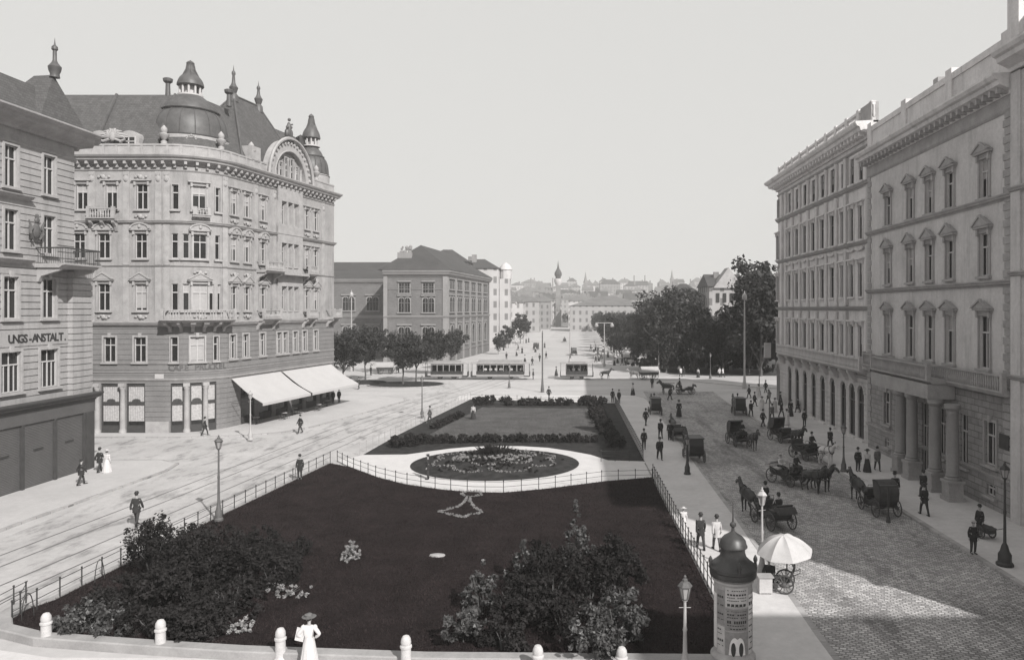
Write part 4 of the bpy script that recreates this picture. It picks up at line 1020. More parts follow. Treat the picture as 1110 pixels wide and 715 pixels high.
for x, hh in ((-1.7, 1.7), (-.6, 2.4), (.6, 2.4), (1.7, 1.7)):
    v = PR.at(cs + x, -.1, base + .3); ms = wmeshes('plain', .6, hh, M_STONE2, M_SASH, M_GLASS, 0)
    o = link('window', ms[0], prk, tuple(PR.at(cs + x, .12, base + .35) - Vector(prk.location))); o.rotation_euler = (0, 0, PR.rz(cs)); c = link('frame', ms[1], o, (0, -.06, 0)); c = link('pane', ms[2], o, (0, -.14, 0))
m = MB()
for x in (-2.3, -1.15, 0, 1.15, 2.3):
    v = PR.at(cs + x, .25, base + .1); m2 = MB(); m2.lathe([(.2, 0), (.14, .3), (.14, 1.5), (.22, 1.7)], 8, c=tuple(v)); m2.build('gable_column', M_STONE2, prk)
v = PR.at(cs, .1, base + rr * 1.08 + .1); m = MB()
m.box(v.x - .5, v.y - .7, v.z - .3, v.x + .4, v.y + .7, v.z + .3)
for dy, h_ in ((-.55, 1.1), (0, 2.1), (.55, 1.3)):
    m.ball((v.x, v.y + dy, v.z + .3 + h_ * .4), (.32, .32, h_ * .5), 8, 6); m.ball((v.x + .05, v.y + dy, v.z + .35 + h_), .2, 8, 6)
m.tube([(v.x, v.y, v.z + 1.6), (v.x + .1, v.y - .9, v.z + 1.3)], .12, 6); m.tube([(v.x, v.y, v.z + 1.8), (v.x + .1, v.y + .9, v.z + 2.1)], .1, 6)
m.build('roof_figures', M_DOME, prk, label='dark sculpture group on top of the arched gable')
for px in (277,): 
    s = W(px); m = MB(); pbox(m, PR, s - .8, s + .8, -1.2, .1, 29.0, 30.5); m.build('attic_block', M_STONE2, prk, smooth=False)

# ================= office building at the far left =================
AN = Path([(-38.6, 20), (-37.4, 56.2), (-38.2, 57.4), (-60, 59.2)])
ans = empty('office_building', (-38, 50, 0), 'office house with striped plaster and lettering at the left edge', 'building')
SA = lambda px: AN.s_of_px(px, 15, AN.c[1])
s1, s2 = SA(53), SA(11.5); ds = s1 - s2
cols = [s1 - k * ds for k in range(7) if s1 - k * ds > 2]
ops = []; wl = []
for k, s in enumerate(cols):
    for z, h, w in ((20.8, 2.8, 1.15), (16.5, 2.75, 1.15), (11.85, 2.85, 1.3), (6.85, 2.75, 1.75)):
        ops.append((s - w/2, s + w/2, z, z + h)); wl.append((s, z, w, h, 'key' if z < 12 else 'plain'))
m = MB(); wallgrid(m, AN, 0, AN.L, 5.9, 23.9, ops, depth=.35, groove=(.47, .07, .07)); m.build('wall', M_ANST, ans, smooth=False)
m = MB(); wallgrid(m, AN, 0, AN.L, 23.9, 25.2, []); m.build('frieze', M_TRIM, ans, smooth=False)
for s, z, w, h, st in wl: window(ans, AN, s, z, w, h, st, M_STONE2, M_SASH, M_GLASS, 0)
m = MB(); m.prism([(p.x, p.y) for p in [AN.at(q, -.6) for q in AN.knots(0, AN.L)]] + [(-60, 20)], .1, 25.4); m.build('core', M_DARK, ans, smooth=False)
m = MB(); m.box(-60.2, 19.6, .1, -38.7, 20.1, 25.4); m.build('side_wall', M_STONE, ans, smooth=False)
# lower corner pier steps out under the balcony
LP = Path([(-38.0, 55.4), (-37.05, 55.5), (-37.0, 57.75), (-38, 58.4), (-60, 60)])
m = MB(); wallgrid(m, LP, 0, LP.L, 5.9, 15.3, [], groove=(.47, .07, .07)); m.prism([(p.x, p.y) for p in [LP.at(q, -.02) for q in LP.knots(0, LP.L)]], 15.2, 15.32); m.build('corner_pier', M_ANST, ans, smooth=False)
m = MB(); cornice(m, AN, 0, AN.L, 24.8, 1.1, 1.75); m.build('main_cornice', M_TRIM, ans, smooth=False)
m = MB(); cornice(m, AN, 0, AN.L, 23.75, .2, .15); m.build('string_course', M_STONE2, ans, smooth=False)
for z in (20.0, 15.6): 
    m = MB(); cornice(m, AN, 0, s1 - 1.9, z, .35, .5); m.build('string_course', M_STONE2, ans, smooth=False)
m = MB(); pbox(m, AN, 0, s1 + 1.9, .0, .05, 9.95, 10.98); m.build('sign_band', M_ANST, ans, smooth=False)
# lettering  UNGS-ANSTALT.
m = MB(); txt = 'UNGS-ANSTALT.'; sA, sB = SA(8.5), SA(72); w = (sB - sA) / len(txt); s = sA
for ch in txt:
    me, a, b = glyph(ch, .02); M = Matrix.Translation(AN.at(s + w / 2, .06, 10.2)) @ Matrix.Rotation(AN.rz(s), 4, 'Z') @ Matrix.Rotation(R(90), 4, 'X') @ Matrix.Scale(.8, 4) @ Matrix.Translation((-(a + b) / 2, 0, 0)); m.mesh(me, M); s += w
m.build('lettering', mat('black letters', .03, namt=.05), ans, smooth=False)
# shop front of closed roller shutters
SHP = Path([(-38.3, 20), (-36.95, 57.2), (-37.0, 58.0), (-60, 60.2)])
m = MB(); cornice(m, SHP, 0, SHP.L, 5.45, .6, .5); m.build('shop_cornice', M_SHOP, ans, smooth=False)
m = MB(); pbox(m, SHP, 0, SHP.L, -.3, .02, 4.55, 5.45); m.build('fascia', M_SHUT, ans, smooth=False)
L1 = SHP.c[1]
for k in range(11):
    e = L1 - .55 - k * 3.1; m = MB(); pbox(m, SHP, e, e + .22, -.3, .06, .1, 4.55); m.build('post', M_SHOP, ans, smooth=False)
    if e - 2.88 > 0:
        m = MB(); pr = [(-.1, .12)]; z = .12
        while z < 4.5: pr += [(-.12, z + .02), (-.09, z + .09)]; z += .11
        pr += [(-.12, 4.54), (-.2, 4.54), (-.2, .12)]
        sweep(m, SHP, e - 2.86, e - .02, pr); o = m.build('roller_shutter', M_SHUT, ans, smooth=False)
        q = MB(); pbox(q, SHP, e - 1.9, e - 1.0, -.09, -.05, 2.6, 2.72); link('handle', rel(q, ans.location).data('shutter handle', M_IRON, False), o)
m = MB(); pbox(m, SHP, L1 - .35, L1 + .6, -.3, .1, .1, 4.55); m.build('corner_post', M_SHOP, ans, smooth=False)
balcony(ans, AN, s1 - 1.35, AN.c[1] - .05, 15.75, 2.2, h=1.15, consoles=2, iron=True)
v = AN.at(s1 - 1.6, .25, 17.9) - Vector(ans.location); m = MB(); rg = rnd(8)
m.ball((.05, 0, .1), (.16, .36, .55), 10, 7); m.ball((.1, 0, .85), (.14, .22, .2), 8, 5)
for k in range(5): a = math.pi * (.2 + .15 * k); m.tube([(.1, .1 * math.cos(a), .9), (.1, .3 * math.cos(a), .95 + .35 * math.sin(a))], [.05, .03], 5)
for sy in (-1, 1):
    m.tube([(.05, sy * .3, -.5), (.08, sy * .62, -.1), (.05, sy * .55, .4), (.08, sy * .75, .8)], [.08, .12, .09, .05], 6); m.tube([(.05, sy * .35, .3), (.1, sy * .6, .1), (.05, sy * .5, -.6)], [.1, .08, .05], 6)
link('coat_of_arms', m.data('coat of arms', M_IRONG), ans, tuple(v), 'carved coat of arms beside the balcony window')
# roof
q0 = [AN.at(q, 0) for q in AN.knots(0, AN.L)]
m = MB(); sweep(m, AN, 0, AN.L, [(.6, 25.92), (-.2, 26.5), (-1.6, 28.9), (-1.9, 29.0), (-3.5, 29.0), (-3.5, 25.92)]); m.build('mansard_roof', M_ROOF, ans, smooth=False)
m = MB(); m.prism([(p.x, p.y) for p in [AN.at(q, -3.2) for q in AN.knots(0, AN.L)]] + [(-60, 20)], 28.5, 28.9); m.build('roof_flat', M_ROOF, ans, smooth=False)
m = MB(); m.add([(-37.2, 52.3, 26.2), (-37.0, 57.0, 26.2), (-41.5, 57.6, 26.2), (-41.5, 52.3, 26.2), (-38.3, 55.2, 30.0), (-39.9, 55.4, 30.0)], [(0, 1, 4), (1, 2, 5, 4), (2, 3, 5), (3, 0, 4, 5), (3, 2, 1, 0)]); m.build('pavilion_roof', M_ROOF, ans, smooth=False)
m = MB(); m.lathe([(.35, 0), (.3, .25), (.4, .5), (.45, .8), (.22, 1.1), (.14, 1.3), (.13, 2.0), (.22, 2.1), (.2, 2.3), (.06, 2.45), (0, 3.0)], 12, c=(-38.2, 55.2, 29.8)); m.build('spire', M_DOME, ans)
# ================= the houses along the shaded right side =================
LF = []
def right_house(name, label, P, rootloc): return empty(name, rootloc, label, 'building')
B1 = Path([(27.3, 66.6), (26.35, 43.2)])
b1 = right_house('apartment_building', 'smooth grey five-storey house with columned portico on the right', B1, (27, 55, 0))
SB = lambda px: B1.s_of_px(px, 0, B1.L)
xs = [963, 987.3, 1008, 1030.2, 1067.5]
ops = []; wl = []
for px in xs:
    s = SB(px)
    for z, h, w, st in ((19.55, 2.45, 1.15, 'hood'), (14.6, 2.7, 1.15, 'ped'), (8.75, 3.35, 1.25, 'hood')):
        ops.append((s - w/2, s + w/2, z, z + h)); wl.append((s, z, w, h, st))
for px in (962, 1074):
    s = SB(px); ops.append((s - .65, s + .65, 2.8, 5.5)); wl.append((s, 2.8, 1.3, 2.7, 'key')); ops.append((s - .5, s + .5, .9, 1.6)); wl.append((s, .9, 1.0, .7, 'bare'))
for px in (979, 992, 1002.5, 1021, 1045): s = SB(px); ops.append((s - .5, s + .5, .2 if px == 1002.5 else 2.0, 5.5)); wl.append((s, .2 if px == 1002.5 else 2.0, 1.0, 5.3 if px == 1002.5 else 3.5, 'bare'))
m = MB(); wallgrid(m, B1, 0, B1.L, 7.3, 25.0, [o for o in ops if o[2] > 7]); m.build('upper_wall', M_WEST, b1, smooth=False)
m = MB(); wallgrid(m, B1, 0, B1.L, .1, 7.3, [o for o in ops if o[2] < 7]); m.build('lower_wall', M_RUST, b1, smooth=False)
rg = rnd(21)
for s, z, w, h, st in wl: window(b1, B1, s, z, w, h, st, M_TRIM, M_SASH, M_GLASS, rg.choice([0, 0, .3, .5]) if z > 7 else 0)
m = MB(); m.prism([(27.9, 43.3), (45, 43.3), (45, 66.5), (28.2, 66.5)], .1, 29.0); m.build('core', M_DARK, b1, smooth=False)
for z, h, p_ in ((19.0, .42, .3), (13.85, .42, .3), (24.2, .2, .12), (2.0, .3, .2)): m = MB(); cornice(m, B1, 0, B1.L, z, h, p_); m.build('string_course', M_TRIM, b1, smooth=False)
m = MB(); cornice(m, B1, -0.0, B1.L, 25.2, 1.2, 1.35); m.build('main_cornice', M_WEST2, b1, smooth=False)
m = MB(); pbox(m, B1, 0, B1.L, -.02, .12, 24.4, 25.2); m.build('frieze', M_TRIM, b1, smooth=False)
bm_ = MB(); bm_.box(-.12, -.85, 0, .12, 0, .35); bmm = bm_.data('cornice bracket', M_TRIM, False)
k = .5
while k < B1.L: o = link('bracket', bmm, b1, tuple(B1.at(k, 0, 25.25) - Vector(b1.location))); o.rotation_euler = (0, 0, B1.rz(k)); k += .8
m = MB(); wallgrid(m, B1, 0, B1.L, 26.3, 28.4, []); pbox(m, B1, 0, B1.L, -.5, .1, 28.3, 28.75); m.build('attic_wall', M_WEST2, b1, smooth=False)
for q in (.2, 7.5, 15, B1.L - 1.3): m = MB(); pbox(m, B1, q, q + .9, -.5, .14, 26.3, 29.1); m.build('attic_pier', M_WEST2, b1, smooth=False)
for q, hh in ((9.5, .9), (20.5, 1.4)): 
    m = MB(); pbox(m, B1, q, q + .8, -2.5, -1.5, 28.6, 29.3 + hh); m.build('chimney', M_TRIM, b1, smooth=False)
m = MB(); m.prism([(27.5, 43.3), (45, 43.3), (45, 66.5), (28.3, 66.5)], 29.0, 29.1); m.build('roof', M_ROOFR, b1, smooth=False)
for q0_, q1_ in ((B1.L - 1.25, B1.L - .02), (.02, .85)):
    z = 2.4; k = 0
    while z < 24:
        m = MB(); d = .18 if k % 2 else 0; a_, b_ = (q0_ + d, q1_) if q0_ > 5 else (q0_, q1_ - d)
        m_ = m; pbox(m, B1, a_, b_, -.01, .07, z, z + .42); m.build('quoin', M_TRIM, b1, smooth=False); z += .5; k += 1
# long stone balcony and portico
balcony(b1, B1, .4, B1.L - .05, 7.65, .75, h=.95, consoles=0, m=M_TRIM)
sP0, sP1 = SB(969), SB(1037)
balcony(b1, B1, sP0, sP1, 7.68, 2.0, h=.98, consoles=0, m=M_TRIM)
m = MB(); pbox(m, B1, sP0 + .1, sP1 - .1, .05, 1.9, 6.35, 7.36); m.build('entablature', M_TRIM, b1, smooth=False)
for px in (976, 988, 1013, 1032):
    X_ = 25.2; Y_ = None
    best = min(((abs(CX + FPX * B1.at(q * .02, 1.45).x / B1.at(q * .02, 1.45).y - px), q * .02) for q in range(int(B1.L / .02))))[1]
    v = B1.at(best, 1.42, .12) - Vector(b1.location)
    m = MB(); m.box(-.55, -.55, 0, .55, .55, .25); m.box(-.47, -.47, .25, .47, .47, 1.15); m.box(-.55, -.55, 1.15, .55, .55, 1.32); o = link('pedestal', m.data('column pedestal', M_TRIM, False), b1, tuple(v)); 
    m = MB(); m.lathe([(.5, 1.32), (.5, 1.45), (.4, 1.52), (.44, 1.62), (.39, 1.72), (.4, 3.2), (.34, 5.6), (.36, 5.65), (.34, 5.75), (.46, 5.95), (.5, 5.98), (.5, 6.22)], 20); link('column', m.data('portico column', M_COLM), b1, tuple(v))
m = MB(); pbox(m, B1, SB(1085), SB(1095.5) , .04, .12, 4.1, 5.0); m.build('notice_board', M_SHOP, b1, smooth=False)

B2 = Path([(28.35, 98.4), (27.75, 66.75)])
b2 = right_house('apartment_building', 'pale house with pilasters and balustraded roof beyond the portico house', B2, (28, 82, 0))
S2 = lambda px: B2.s_of_px(px, 0, B2.L)
sx = [S2(856) + (S2(914) - S2(856)) * k / 6 for k in range(7)]
bays = [(S2(843.5), 1.3)] + [(s, 1.25) for s in sx] + [(S2(923.5), 1.0), (S2(933), 1.0)]
ops = []; wl = []
for s, w in bays:
    for z, h, st in ((24.6, 2.5, 'bare'), (19.1, 3.2, 'flat'), (13.7, 3.2, 'flat'), (8.0, 3.0, 'flat')): ops.append((s - w/2, s + w/2, z, z + h)); wl.append((s, z, w, h, st))
    ops.append((s - .75, s + .75, .3, 5.3)); wl.append((s, .3, 1.5, 5.0, 'bare'))
m = MB(); wallgrid(m, B2, 0, B2.L, 6.2, 28.2, [o for o in ops if o[2] > 6]); m.build('upper_wall', M_WEST2, b2, smooth=False)
m = MB(); wallgrid(m, B2, 0, B2.L, .1, 6.2, [o for o in ops if o[2] < 6], depth=.5, groove=(.5, .07, .07)); m.build('lower_wall', M_WEST, b2, smooth=False)
for s, z, w, h, st in wl: window(b2, B2, s, z, w, h, st, M_WEST2, M_SASHD, M_GLASS, rg.choice([0, 0, .35, .6]) if z > 6 else 0, name='shop_window' if z < 1 else 'window')
for s, w in bays:
    m = MB(); hw = .75; cz = 5.3 - hw
    for sg in (-1, 1):
        pts = [(sg * hw * math.cos(a), cz + hw * math.sin(a)) for a in [math.pi / 2 * k / 8 for k in range(9)]]
        for (xa, za), (xb, zb) in zip(pts, pts[1:]):
            q = [B2.at(s + xa, -.06, za), B2.at(s + xb, -.06, zb), B2.at(s + xb, -.06, 5.31), B2.at(s + xa, -.06, 5.31)]; m.add(q, [(0, 1, 2, 3)]); m.add([q[0], q[1], q[1] + Vector((.4, 0, 0)), q[0] + Vector((.4, 0, 0))], [(0, 1, 2, 3)])
    for k in range(9):
        a0, a1 = math.pi * k / 9 + .03, math.pi * (k + 1) / 9 - .03
        v = [B2.at(s + r * math.cos(a), .05, cz + r * math.sin(a)) for r, a in ((.78, a0), (1.12, a0), (1.12, a1), (.78, a1))]; m.extr(v, (.1, 0, 0))
    m.build('door_arch', M_WEST, b2, smooth=False)
m = MB(); m.prism([(28.95, 98.2), (28.35, 66.9), (50, 66.9), (50, 98.2)], .1, 29.5); m.build('core', M_DARK, b2, smooth=False)
m = MB(); wallgrid(m, Path([(50, 98.42), (28.35, 98.42)]), 0, 21.65, .1, 28.2, []); m.build('side_wall', M_WEST, b2, smooth=False)
for z, h, p_ in ((23.9, .45, .4), (18.5, .4, .35), (12.35, .45, .4), (6.0, .35, .3), (27.4, .25, .2)): m = MB(); cornice(m, B2, 0, B2.L, z, h, p_); m.build('string_course', M_TRIM, b2, smooth=False)
P2c = Path([(45, 98.42), (28.35, 98.42), (27.75, 66.75)])
m = MB(); cornice(m, P2c, 0, P2c.L, 28.1, 1.5, 1.5); m.build('main_cornice', M_WEST2, b2, smooth=False)
bm_ = MB(); bm_.box(-.12, -.95, 0, .12, 0, .4); bmm = bm_.data('cornice bracket', M_WEST2, False); k = .5
while k < B2.L: o = link('bracket', bmm, b2, tuple(B2.at(k, 0, 28.3) - Vector(b2.location))); o.rotation_euler = (0, 0, B2.rz(k)); k += .95
# roof balustrade
m = MB(); pbox(m, B2, 0, B2.L, -.3, .0, 31.0, 31.25); pbox(m, B2, 0, B2.L, -.3, 0, 29.6, 29.9)
k = .3
while k < B2.L: v = B2.at(k, -.15, 29.9); m.lathe([(.1, 0), (.15, .35), (.08, .8), (.1, 1.1)], 6, c=tuple(v)); k += .36
m.build('roof_balustrade', M_WEST2, b2)
k = 0
while k < B2.L: m = MB(); pbox(m, B2, k, k + .6, -.4, .06, 29.6, 31.4); m.build('balustrade_pier', M_WEST2, b2, smooth=False); k += 3.1
m = MB(); pbox(m, B2, B2.L - 2.6, B2.L - .05, -.6, .08, 29.62, 31.3); m.build('attic_block', M_TRIM, b2, smooth=False)
m = MB(); m.prism([(28.9, 98.2), (28.3, 66.9), (50, 66.9), (50, 98.2)], 29.5, 29.6); m.build('roof', M_ROOFR, b2, smooth=False)
# giant pilasters at the bay edges
edges = [S2(848.5), S2(918.3), B2.L - .45]
for s in edges:
    for z0, z1 in ((6.4, 12.3), (12.85, 18.45), (18.95, 23.85), (24.4, 27.35)): m = MB(); pbox(m, B2, s - .4, s + .4, -.01, .28, z0, z1); m.build('pilaster', M_PLASTW if s > 5 else M_WEST2, b2, smooth=False)
mids = [(a + b) / 2 for a, b in zip(sx, sx[1:])] + [sx[0] - 1.2, sx[-1] + 1.15]
for s in mids:
    for z0, z1 in ((24.4, 27.35), (18.95, 23.85), (12.85, 18.45), (6.4, 12.3)):
        v = B2.at(s, .14, z0) - Vector(b2.location); m = MB(); hh = z1 - z0; m.lathe([(.25, 0), (.25, .2), (.19, .3), (.17, hh - .5), (.24, hh - .3), (.26, hh - .02)], 10); link('column', m.data('half column', M_WEST2), b2, tuple(v))
gar = MB()
for k in range(9): gar.ball((-.9 + .225 * k, -.12, -.14 * math.sin(math.pi * k / 8)), (.15, .12, .15), 6, 4)
gm = gar.data('garland', M_WEST2)
for s, w in bays: o = link('garland', gm, b2, tuple(B2.at(s, .05, 18.25) - Vector(b2.location))); o.rotation_euler = (0, 0, B2.rz(s))
balcony(b2, B2, S2(850), S2(945) - .1, 7.0, 1.1, h=1.0, consoles=0, m=M_WEST)
for s in [S2(850) + .3] + [(a + b) / 2 for a, b in zip([b[0] for b in bays], [b[0] for b in bays[1:]])]:
    m = MB(); sweep(m, B2, s - .2, s + .2, [(0, 5.5), (.2, 5.5), (.9, 6.5), (.9, 6.68), (0, 6.68)]); m.build('console', M_WEST, b2, smooth=False)
m = MB(); m.box(27.5, 98.5, 6.2, 28.5, 99.0, 8.0); m.build('sign_box', M_SHOP, b2, smooth=False, label='dark sign box at the far corner')
m = MB(); m.box(26.6, 98.6, 6.0, 27.45, 98.9, 8.0); m.build('sign_box', M_PLASTW, b2, smooth=False, label='pale sign box at the far corner')
# neighbouring house at the right edge of the photo, running past the photographer
B3 = Path([(26.1, 43.1), (25.9, 17.5), (45, 17.5)])
b3 = right_house('apartment_building', 'grey house with pale corner pilaster cut by the right edge of the photo', B3, (26, 30, 0))
ops = []; wl = []
for k in range(7):
    s = 2.8 + k * 3.5
    for z, h in ((20.3, 2.5), (15.3, 2.6), (9.6, 3.0), (2.8, 2.7)): ops.append((s - .6, s + .6, z, z + h)); wl.append((s, z, 1.2, h))
m = MB(); wallgrid(m, B3, 0, B3.L, .1, 26.2, ops); m.build('wall', M_WEST, b3, smooth=False)
for s, z, w, h in wl: window(b3, B3, s, z, w, h, 'flat', M_TRIM, M_SASH, M_GLASS, 0)
m = MB(); m.prism([(27, 43), (26.8, 18.2), (45, 18.2), (45, 43)], .1, 29); m.build('core', M_DARK, b3, smooth=False)
m = MB(); cornice(m, B3, 0, B3.L, 26.3, 1.3, 1.3); m.build('main_cornice', M_WEST2, b3, smooth=False)
m = MB(); pbox(m, B3, .0, .9, .0, .12, .1, 26.2); m.build('pilaster', M_WEST, b3, smooth=False)
m = MB(); wallgrid(m, B3, 0, B3.L, 27.5, 29.2, []); m.build('attic_wall', M_WEST2, b3, smooth=False)
m = MB(); pbox(m, B3, .0, 1.1, -1.4, .3, 27.6, 31.5); m.build('chimney', M_WEST2, b3, smooth=False)
for z in (14.3, 19.2, 8.3): m = MB(); cornice(m, B3, 0, B3.L, z, .4, .35); m.build('string_course', M_TRIM, b3, smooth=False)
# building across the side street, behind the photographer: it throws the shade on the near pavement
b4 = empty('apartment_building', (37, -11, 0), 'apartment house across the side street behind the viewpoint', 'building')
B4 = Path([(55, -1.5), (25, -1.5), (25, -20)]); ops = []; wl = []
for k in range(13):
    s = 2.2 + k * 3.6
    if abs(s - 30) < 1: continue
    for z, h in ((20.3, 2.5), (15.3, 2.6), (9.6, 3.0), (2.8, 2.7)): ops.append((s - .6, s + .6, z, z + h)); wl.append((s, z, 1.2, h))
m = MB(); wallgrid(m, B4, 0, B4.L, .1, 26.3, ops); m.build('wall', M_WEST, b4, smooth=False)
for s, z, w, h in wl: window(b4, B4, s, z, w, h, 'flat', M_TRIM, M_SASH, M_GLASS, 0)
m = MB(); m.box(25.7, -20, .1, 55, -2.2, 27.8); m.build('core', M_DARK, b4, smooth=False)
m = MB(); cornice(m, B4, 0, B4.L, 26.3, 1.2, 1.0); m.build('main_cornice', M_WEST2, b4, smooth=False)
for z in (14.3, 19.2, 8.3): m = MB(); cornice(m, B4, 0, B4.L, z, .4, .35); m.build('string_course', M_TRIM, b4, smooth=False)
ORD = 'first second third fourth fifth sixth seventh eighth ninth tenth eleventh twelfth thirteenth fourteenth fifteenth sixteenth seventeenth eighteenth nineteenth'.split()
# ================= brown brick museum =================
mus = empty('museum_building', (-35, 175, 0), 'brown brick museum with hipped roof and arched windows behind the left trees', 'building')
MP = Path([(-42.4, 172), (-27.7, 172), (-22.7, 218)])
def mwin(root, P, s, z, w, h, arched, double, nm='window'):
    o = None; m = MB(); k = (-w * .56, w * .56) if double else (0,)
    W2 = w * (1.06 if double else .5) + .35
    m.box(-W2, -.3, -.3, W2, .0, -.02); m.box(-W2, -.35, h + .35, W2, 0, h + .65)
    for x in k:
        if arched:
            pts = [(x + w/2 * 1.25 * math.cos(a), -.12, h - w/2 + w/2 * 1.3 * math.sin(a)) for a in [math.pi * i / 8 for i in range(9)]]
            pin = [(x + w/2 * .9 * math.cos(a), -.12, h - w/2 + w/2 * .9 * math.sin(a)) for a in [math.pi * i / 8 for i in range(9)]]
            for a, b, c, d in zip(pts, pts[1:], pin, pin[1:]): m.add([a, b, d, c, tuple(Vector(a) + Vector((0, .15, 0))), tuple(Vector(b) + Vector((0, .15, 0)))], [(0, 3, 2, 1), (0, 1, 5, 4)])
        m.box(x - w/2 - .22, -.14, 0, x - w/2, 0, h - .1); m.box(x + w/2, -.14, 0, x + w/2 + .22, 0, h - .1)
    o = link(nm, m.data('museum window surround', M_MUST, False), root, tuple(P.at(s, .02, z) - Vector(root.location))); o.rotation_euler = (0, 0, P.rz(s))
    for x in k:
        p = MB()
        if arched: p.extr([(x - w/2, -.05, 0), (x + w/2, -.05, 0)] + [(x + w/2 * math.cos(a), -.05, h - w/2 + w/2 * math.sin(a)) for a in [math.pi * i / 8 for i in range(9)]], (0, .045, 0))
        else: p.box(x - w/2, -.05, 0, x + w/2, -.004, h)
        link('pane', p.data('museum pane', M_GLASS, False), o)
        f = MB(); f.box(x - .06, -.09, 0, x + .06, -.052, h); f.box(x - w/2, -.085, h * .62, x + w/2, -.053, h * .62 + .12); link('frame', f.data('museum window frame', M_SASHD, False), o)
    return o
m = MB(); wallgrid(m, MP, 0, MP.L, 0, 20.4, []); m.prism([(-42.4, 172.2), (-27.9, 172.2), (-22.9, 217.8), (-22.9, 222), (-42.4, 222)], 0, 20.3); m.build('wall', M_MUSB, mus, smooth=False)
for z, h, p_ in ((10.2, .8, .5), (2.2, .4, .3), (17.0, .25, .2)): m = MB(); cornice(m, MP, 0, MP.L, z, h, p_); m.build('string_course', M_MUST, mus, smooth=False)
m = MB(); cornice(m, MP, 0, MP.L, 20.0, 1.6, 1.2); m.build('main_cornice', M_MUST, mus, smooth=False)
sf = lambda px: MP.s_of_px(px)
for px in (438.5, 464.5):
    mwin(mus, MP, sf(px), 16.9 - .6, 1.15, 2.2, False, True); mwin(mus, MP, sf(px), 11.8, 1.25, 3.4, True, True); mwin(mus, MP, sf(px), 4.0, 1.3, 4.4, True, True)
for k in range(6):
    s = MP.c[1] + 4.5 + k * 7.3; mwin(mus, MP, s, 17.3, 2.1, 2.0, False, True); mwin(mus, MP, s, 11.9, 2.1, 3.6, True, True); mwin(mus, MP, s, 3.8, 2.4, 5.0, True, False)
    m = MB(); pbox(m, MP, s - 4.0, s - 3.3, 0, .3, 0, 20.2); m.build('pilaster', M_MUST, mus, smooth=False)
for q0_, q1_ in ((0, .9), (MP.c[1] - .9, MP.c[1] + .9)): m = MB(); pbox(m, MP, q0_, q1_, 0, .25, 0, 20.2); m.build('pilaster', M_MUST, mus, smooth=False)
m = MB(); m.add([(-43.6, 170.8, 21.6), (-26.5, 170.8, 21.6), (-21.4, 219, 21.6), (-43.6, 219, 21.6), (-35.5, 181, 28.2), (-32.8, 208, 28.2)], [(0, 1, 4), (1, 2, 5, 4), (2, 3, 5), (3, 0, 4, 5), (3, 2, 1, 0)]); m.build('roof', M_ROOFR, mus, smooth=False)
m = MB(); rg = rnd(4)
for k in range(16): m.ball((-38.2 + rg.uniform(-1.5, 1.5), 176, 26 + rg.uniform(0, 1.6)), rg.uniform(.25, .5), 6, 4)
m.box(-40, 175.5, 23.5, -36.6, 176.5, 26); m.build('roof_sculpture', M_MUST, mus)
# recessed wing
WP = Path([(-90, 185), (-42.5, 185)])
m = MB(); m.box(-90, 185, 0, -42.5, 215, 19.0); m.build('wing_wall', M_MUSB, mus, smooth=False)
for z, h, p_ in ((10.2, .8, .5), (18.8, 1.3, .9)): m = MB(); cornice(m, WP, 0, WP.L, z, h, p_); m.build('string_course', M_MUST, mus, smooth=False)
for px in (378, 404): s = WP.s_of_px(px); mwin(mus, WP, s, 12.2, 1.4, 3.4, True, True); mwin(mus, WP, s, 4.2, 1.4, 4.0, True, True)
m = MB(); m.add([(-90, 184.2, 20.1), (-42.6, 184.2, 20.1), (-42.6, 200, 23.0), (-90, 200, 23.0), (-42.6, 206, 25.6), (-90, 206, 25.6), (-42.6, 214, 25.8), (-90, 214, 25.8)], [(0, 1, 2, 3), (3, 2, 4, 5), (5, 4, 6, 7)]); m.box(-90, 214, 19, -42.6, 214.4, 25.8); m.build('wing_roof', M_ROOFR, mus, smooth=False)

# ================= houses farther off =================
F1 = far_facade('far white facade', .42, 3.2, 4.0); F2 = far_facade('far grey facade', .22, 3.4, 4.0); F3 = far_facade('far pale facade', .29, 3.6, 4.2); F4 = far_facade('far dim facade', .17, 4, 4.2)
def far_house(x0, x1, y0, y1, z0, ze, zr, label, fm, rm, hip=True, group=None, chim=2, seed=0, name='town_house'):
    root = empty(name, ((x0 + x1) / 2, y0, z0), label, 'building', group); o = Vector(root.location)
    m = MB(); m.box(x0, y0, z0 - 3, x1, y1, ze); link('wall', rel(m, o).data('far wall', fm, False), root)
    m = MB(); e = .5; w = (y1 - y0) / 2; hx = min(w, (x1 - x0) * .4) if hip else 0
    m.add([(x0 - e, y0 - e, ze), (x1 + e, y0 - e, ze), (x1 + e, y1 + e, ze), (x0 - e, y1 + e, ze), (x0 + hx, y0 + w, zr), (x1 - hx, y0 + w, zr)], [(0, 1, 5, 4), (1, 2, 5), (2, 3, 4, 5), (3, 0, 4), (3, 2, 1, 0)])
    r = link('roof', rel(m, o).data('far roof', rm, False), root); rg = rnd(seed + int(x0 * 7) % 991)
    for k in range(chim):
        x = rg.uniform(x0 + 1, x1 - 2); y = y0 + w * rg.uniform(.6, 1.1); m = MB(); m.box(x, y, ze + .5, x + 1.6, y + 1, zr + rg.uniform(.6, 1.8)); link('chimney', rel(m, o).data('far chimney', M_FARW2, False), r)
    return root
wh = far_house(-40, -21.8, 240, 292, 0, 25.8, 30.5, 'tall white apartment house just right of the museum', F1, M_ROOFR, seed=1)
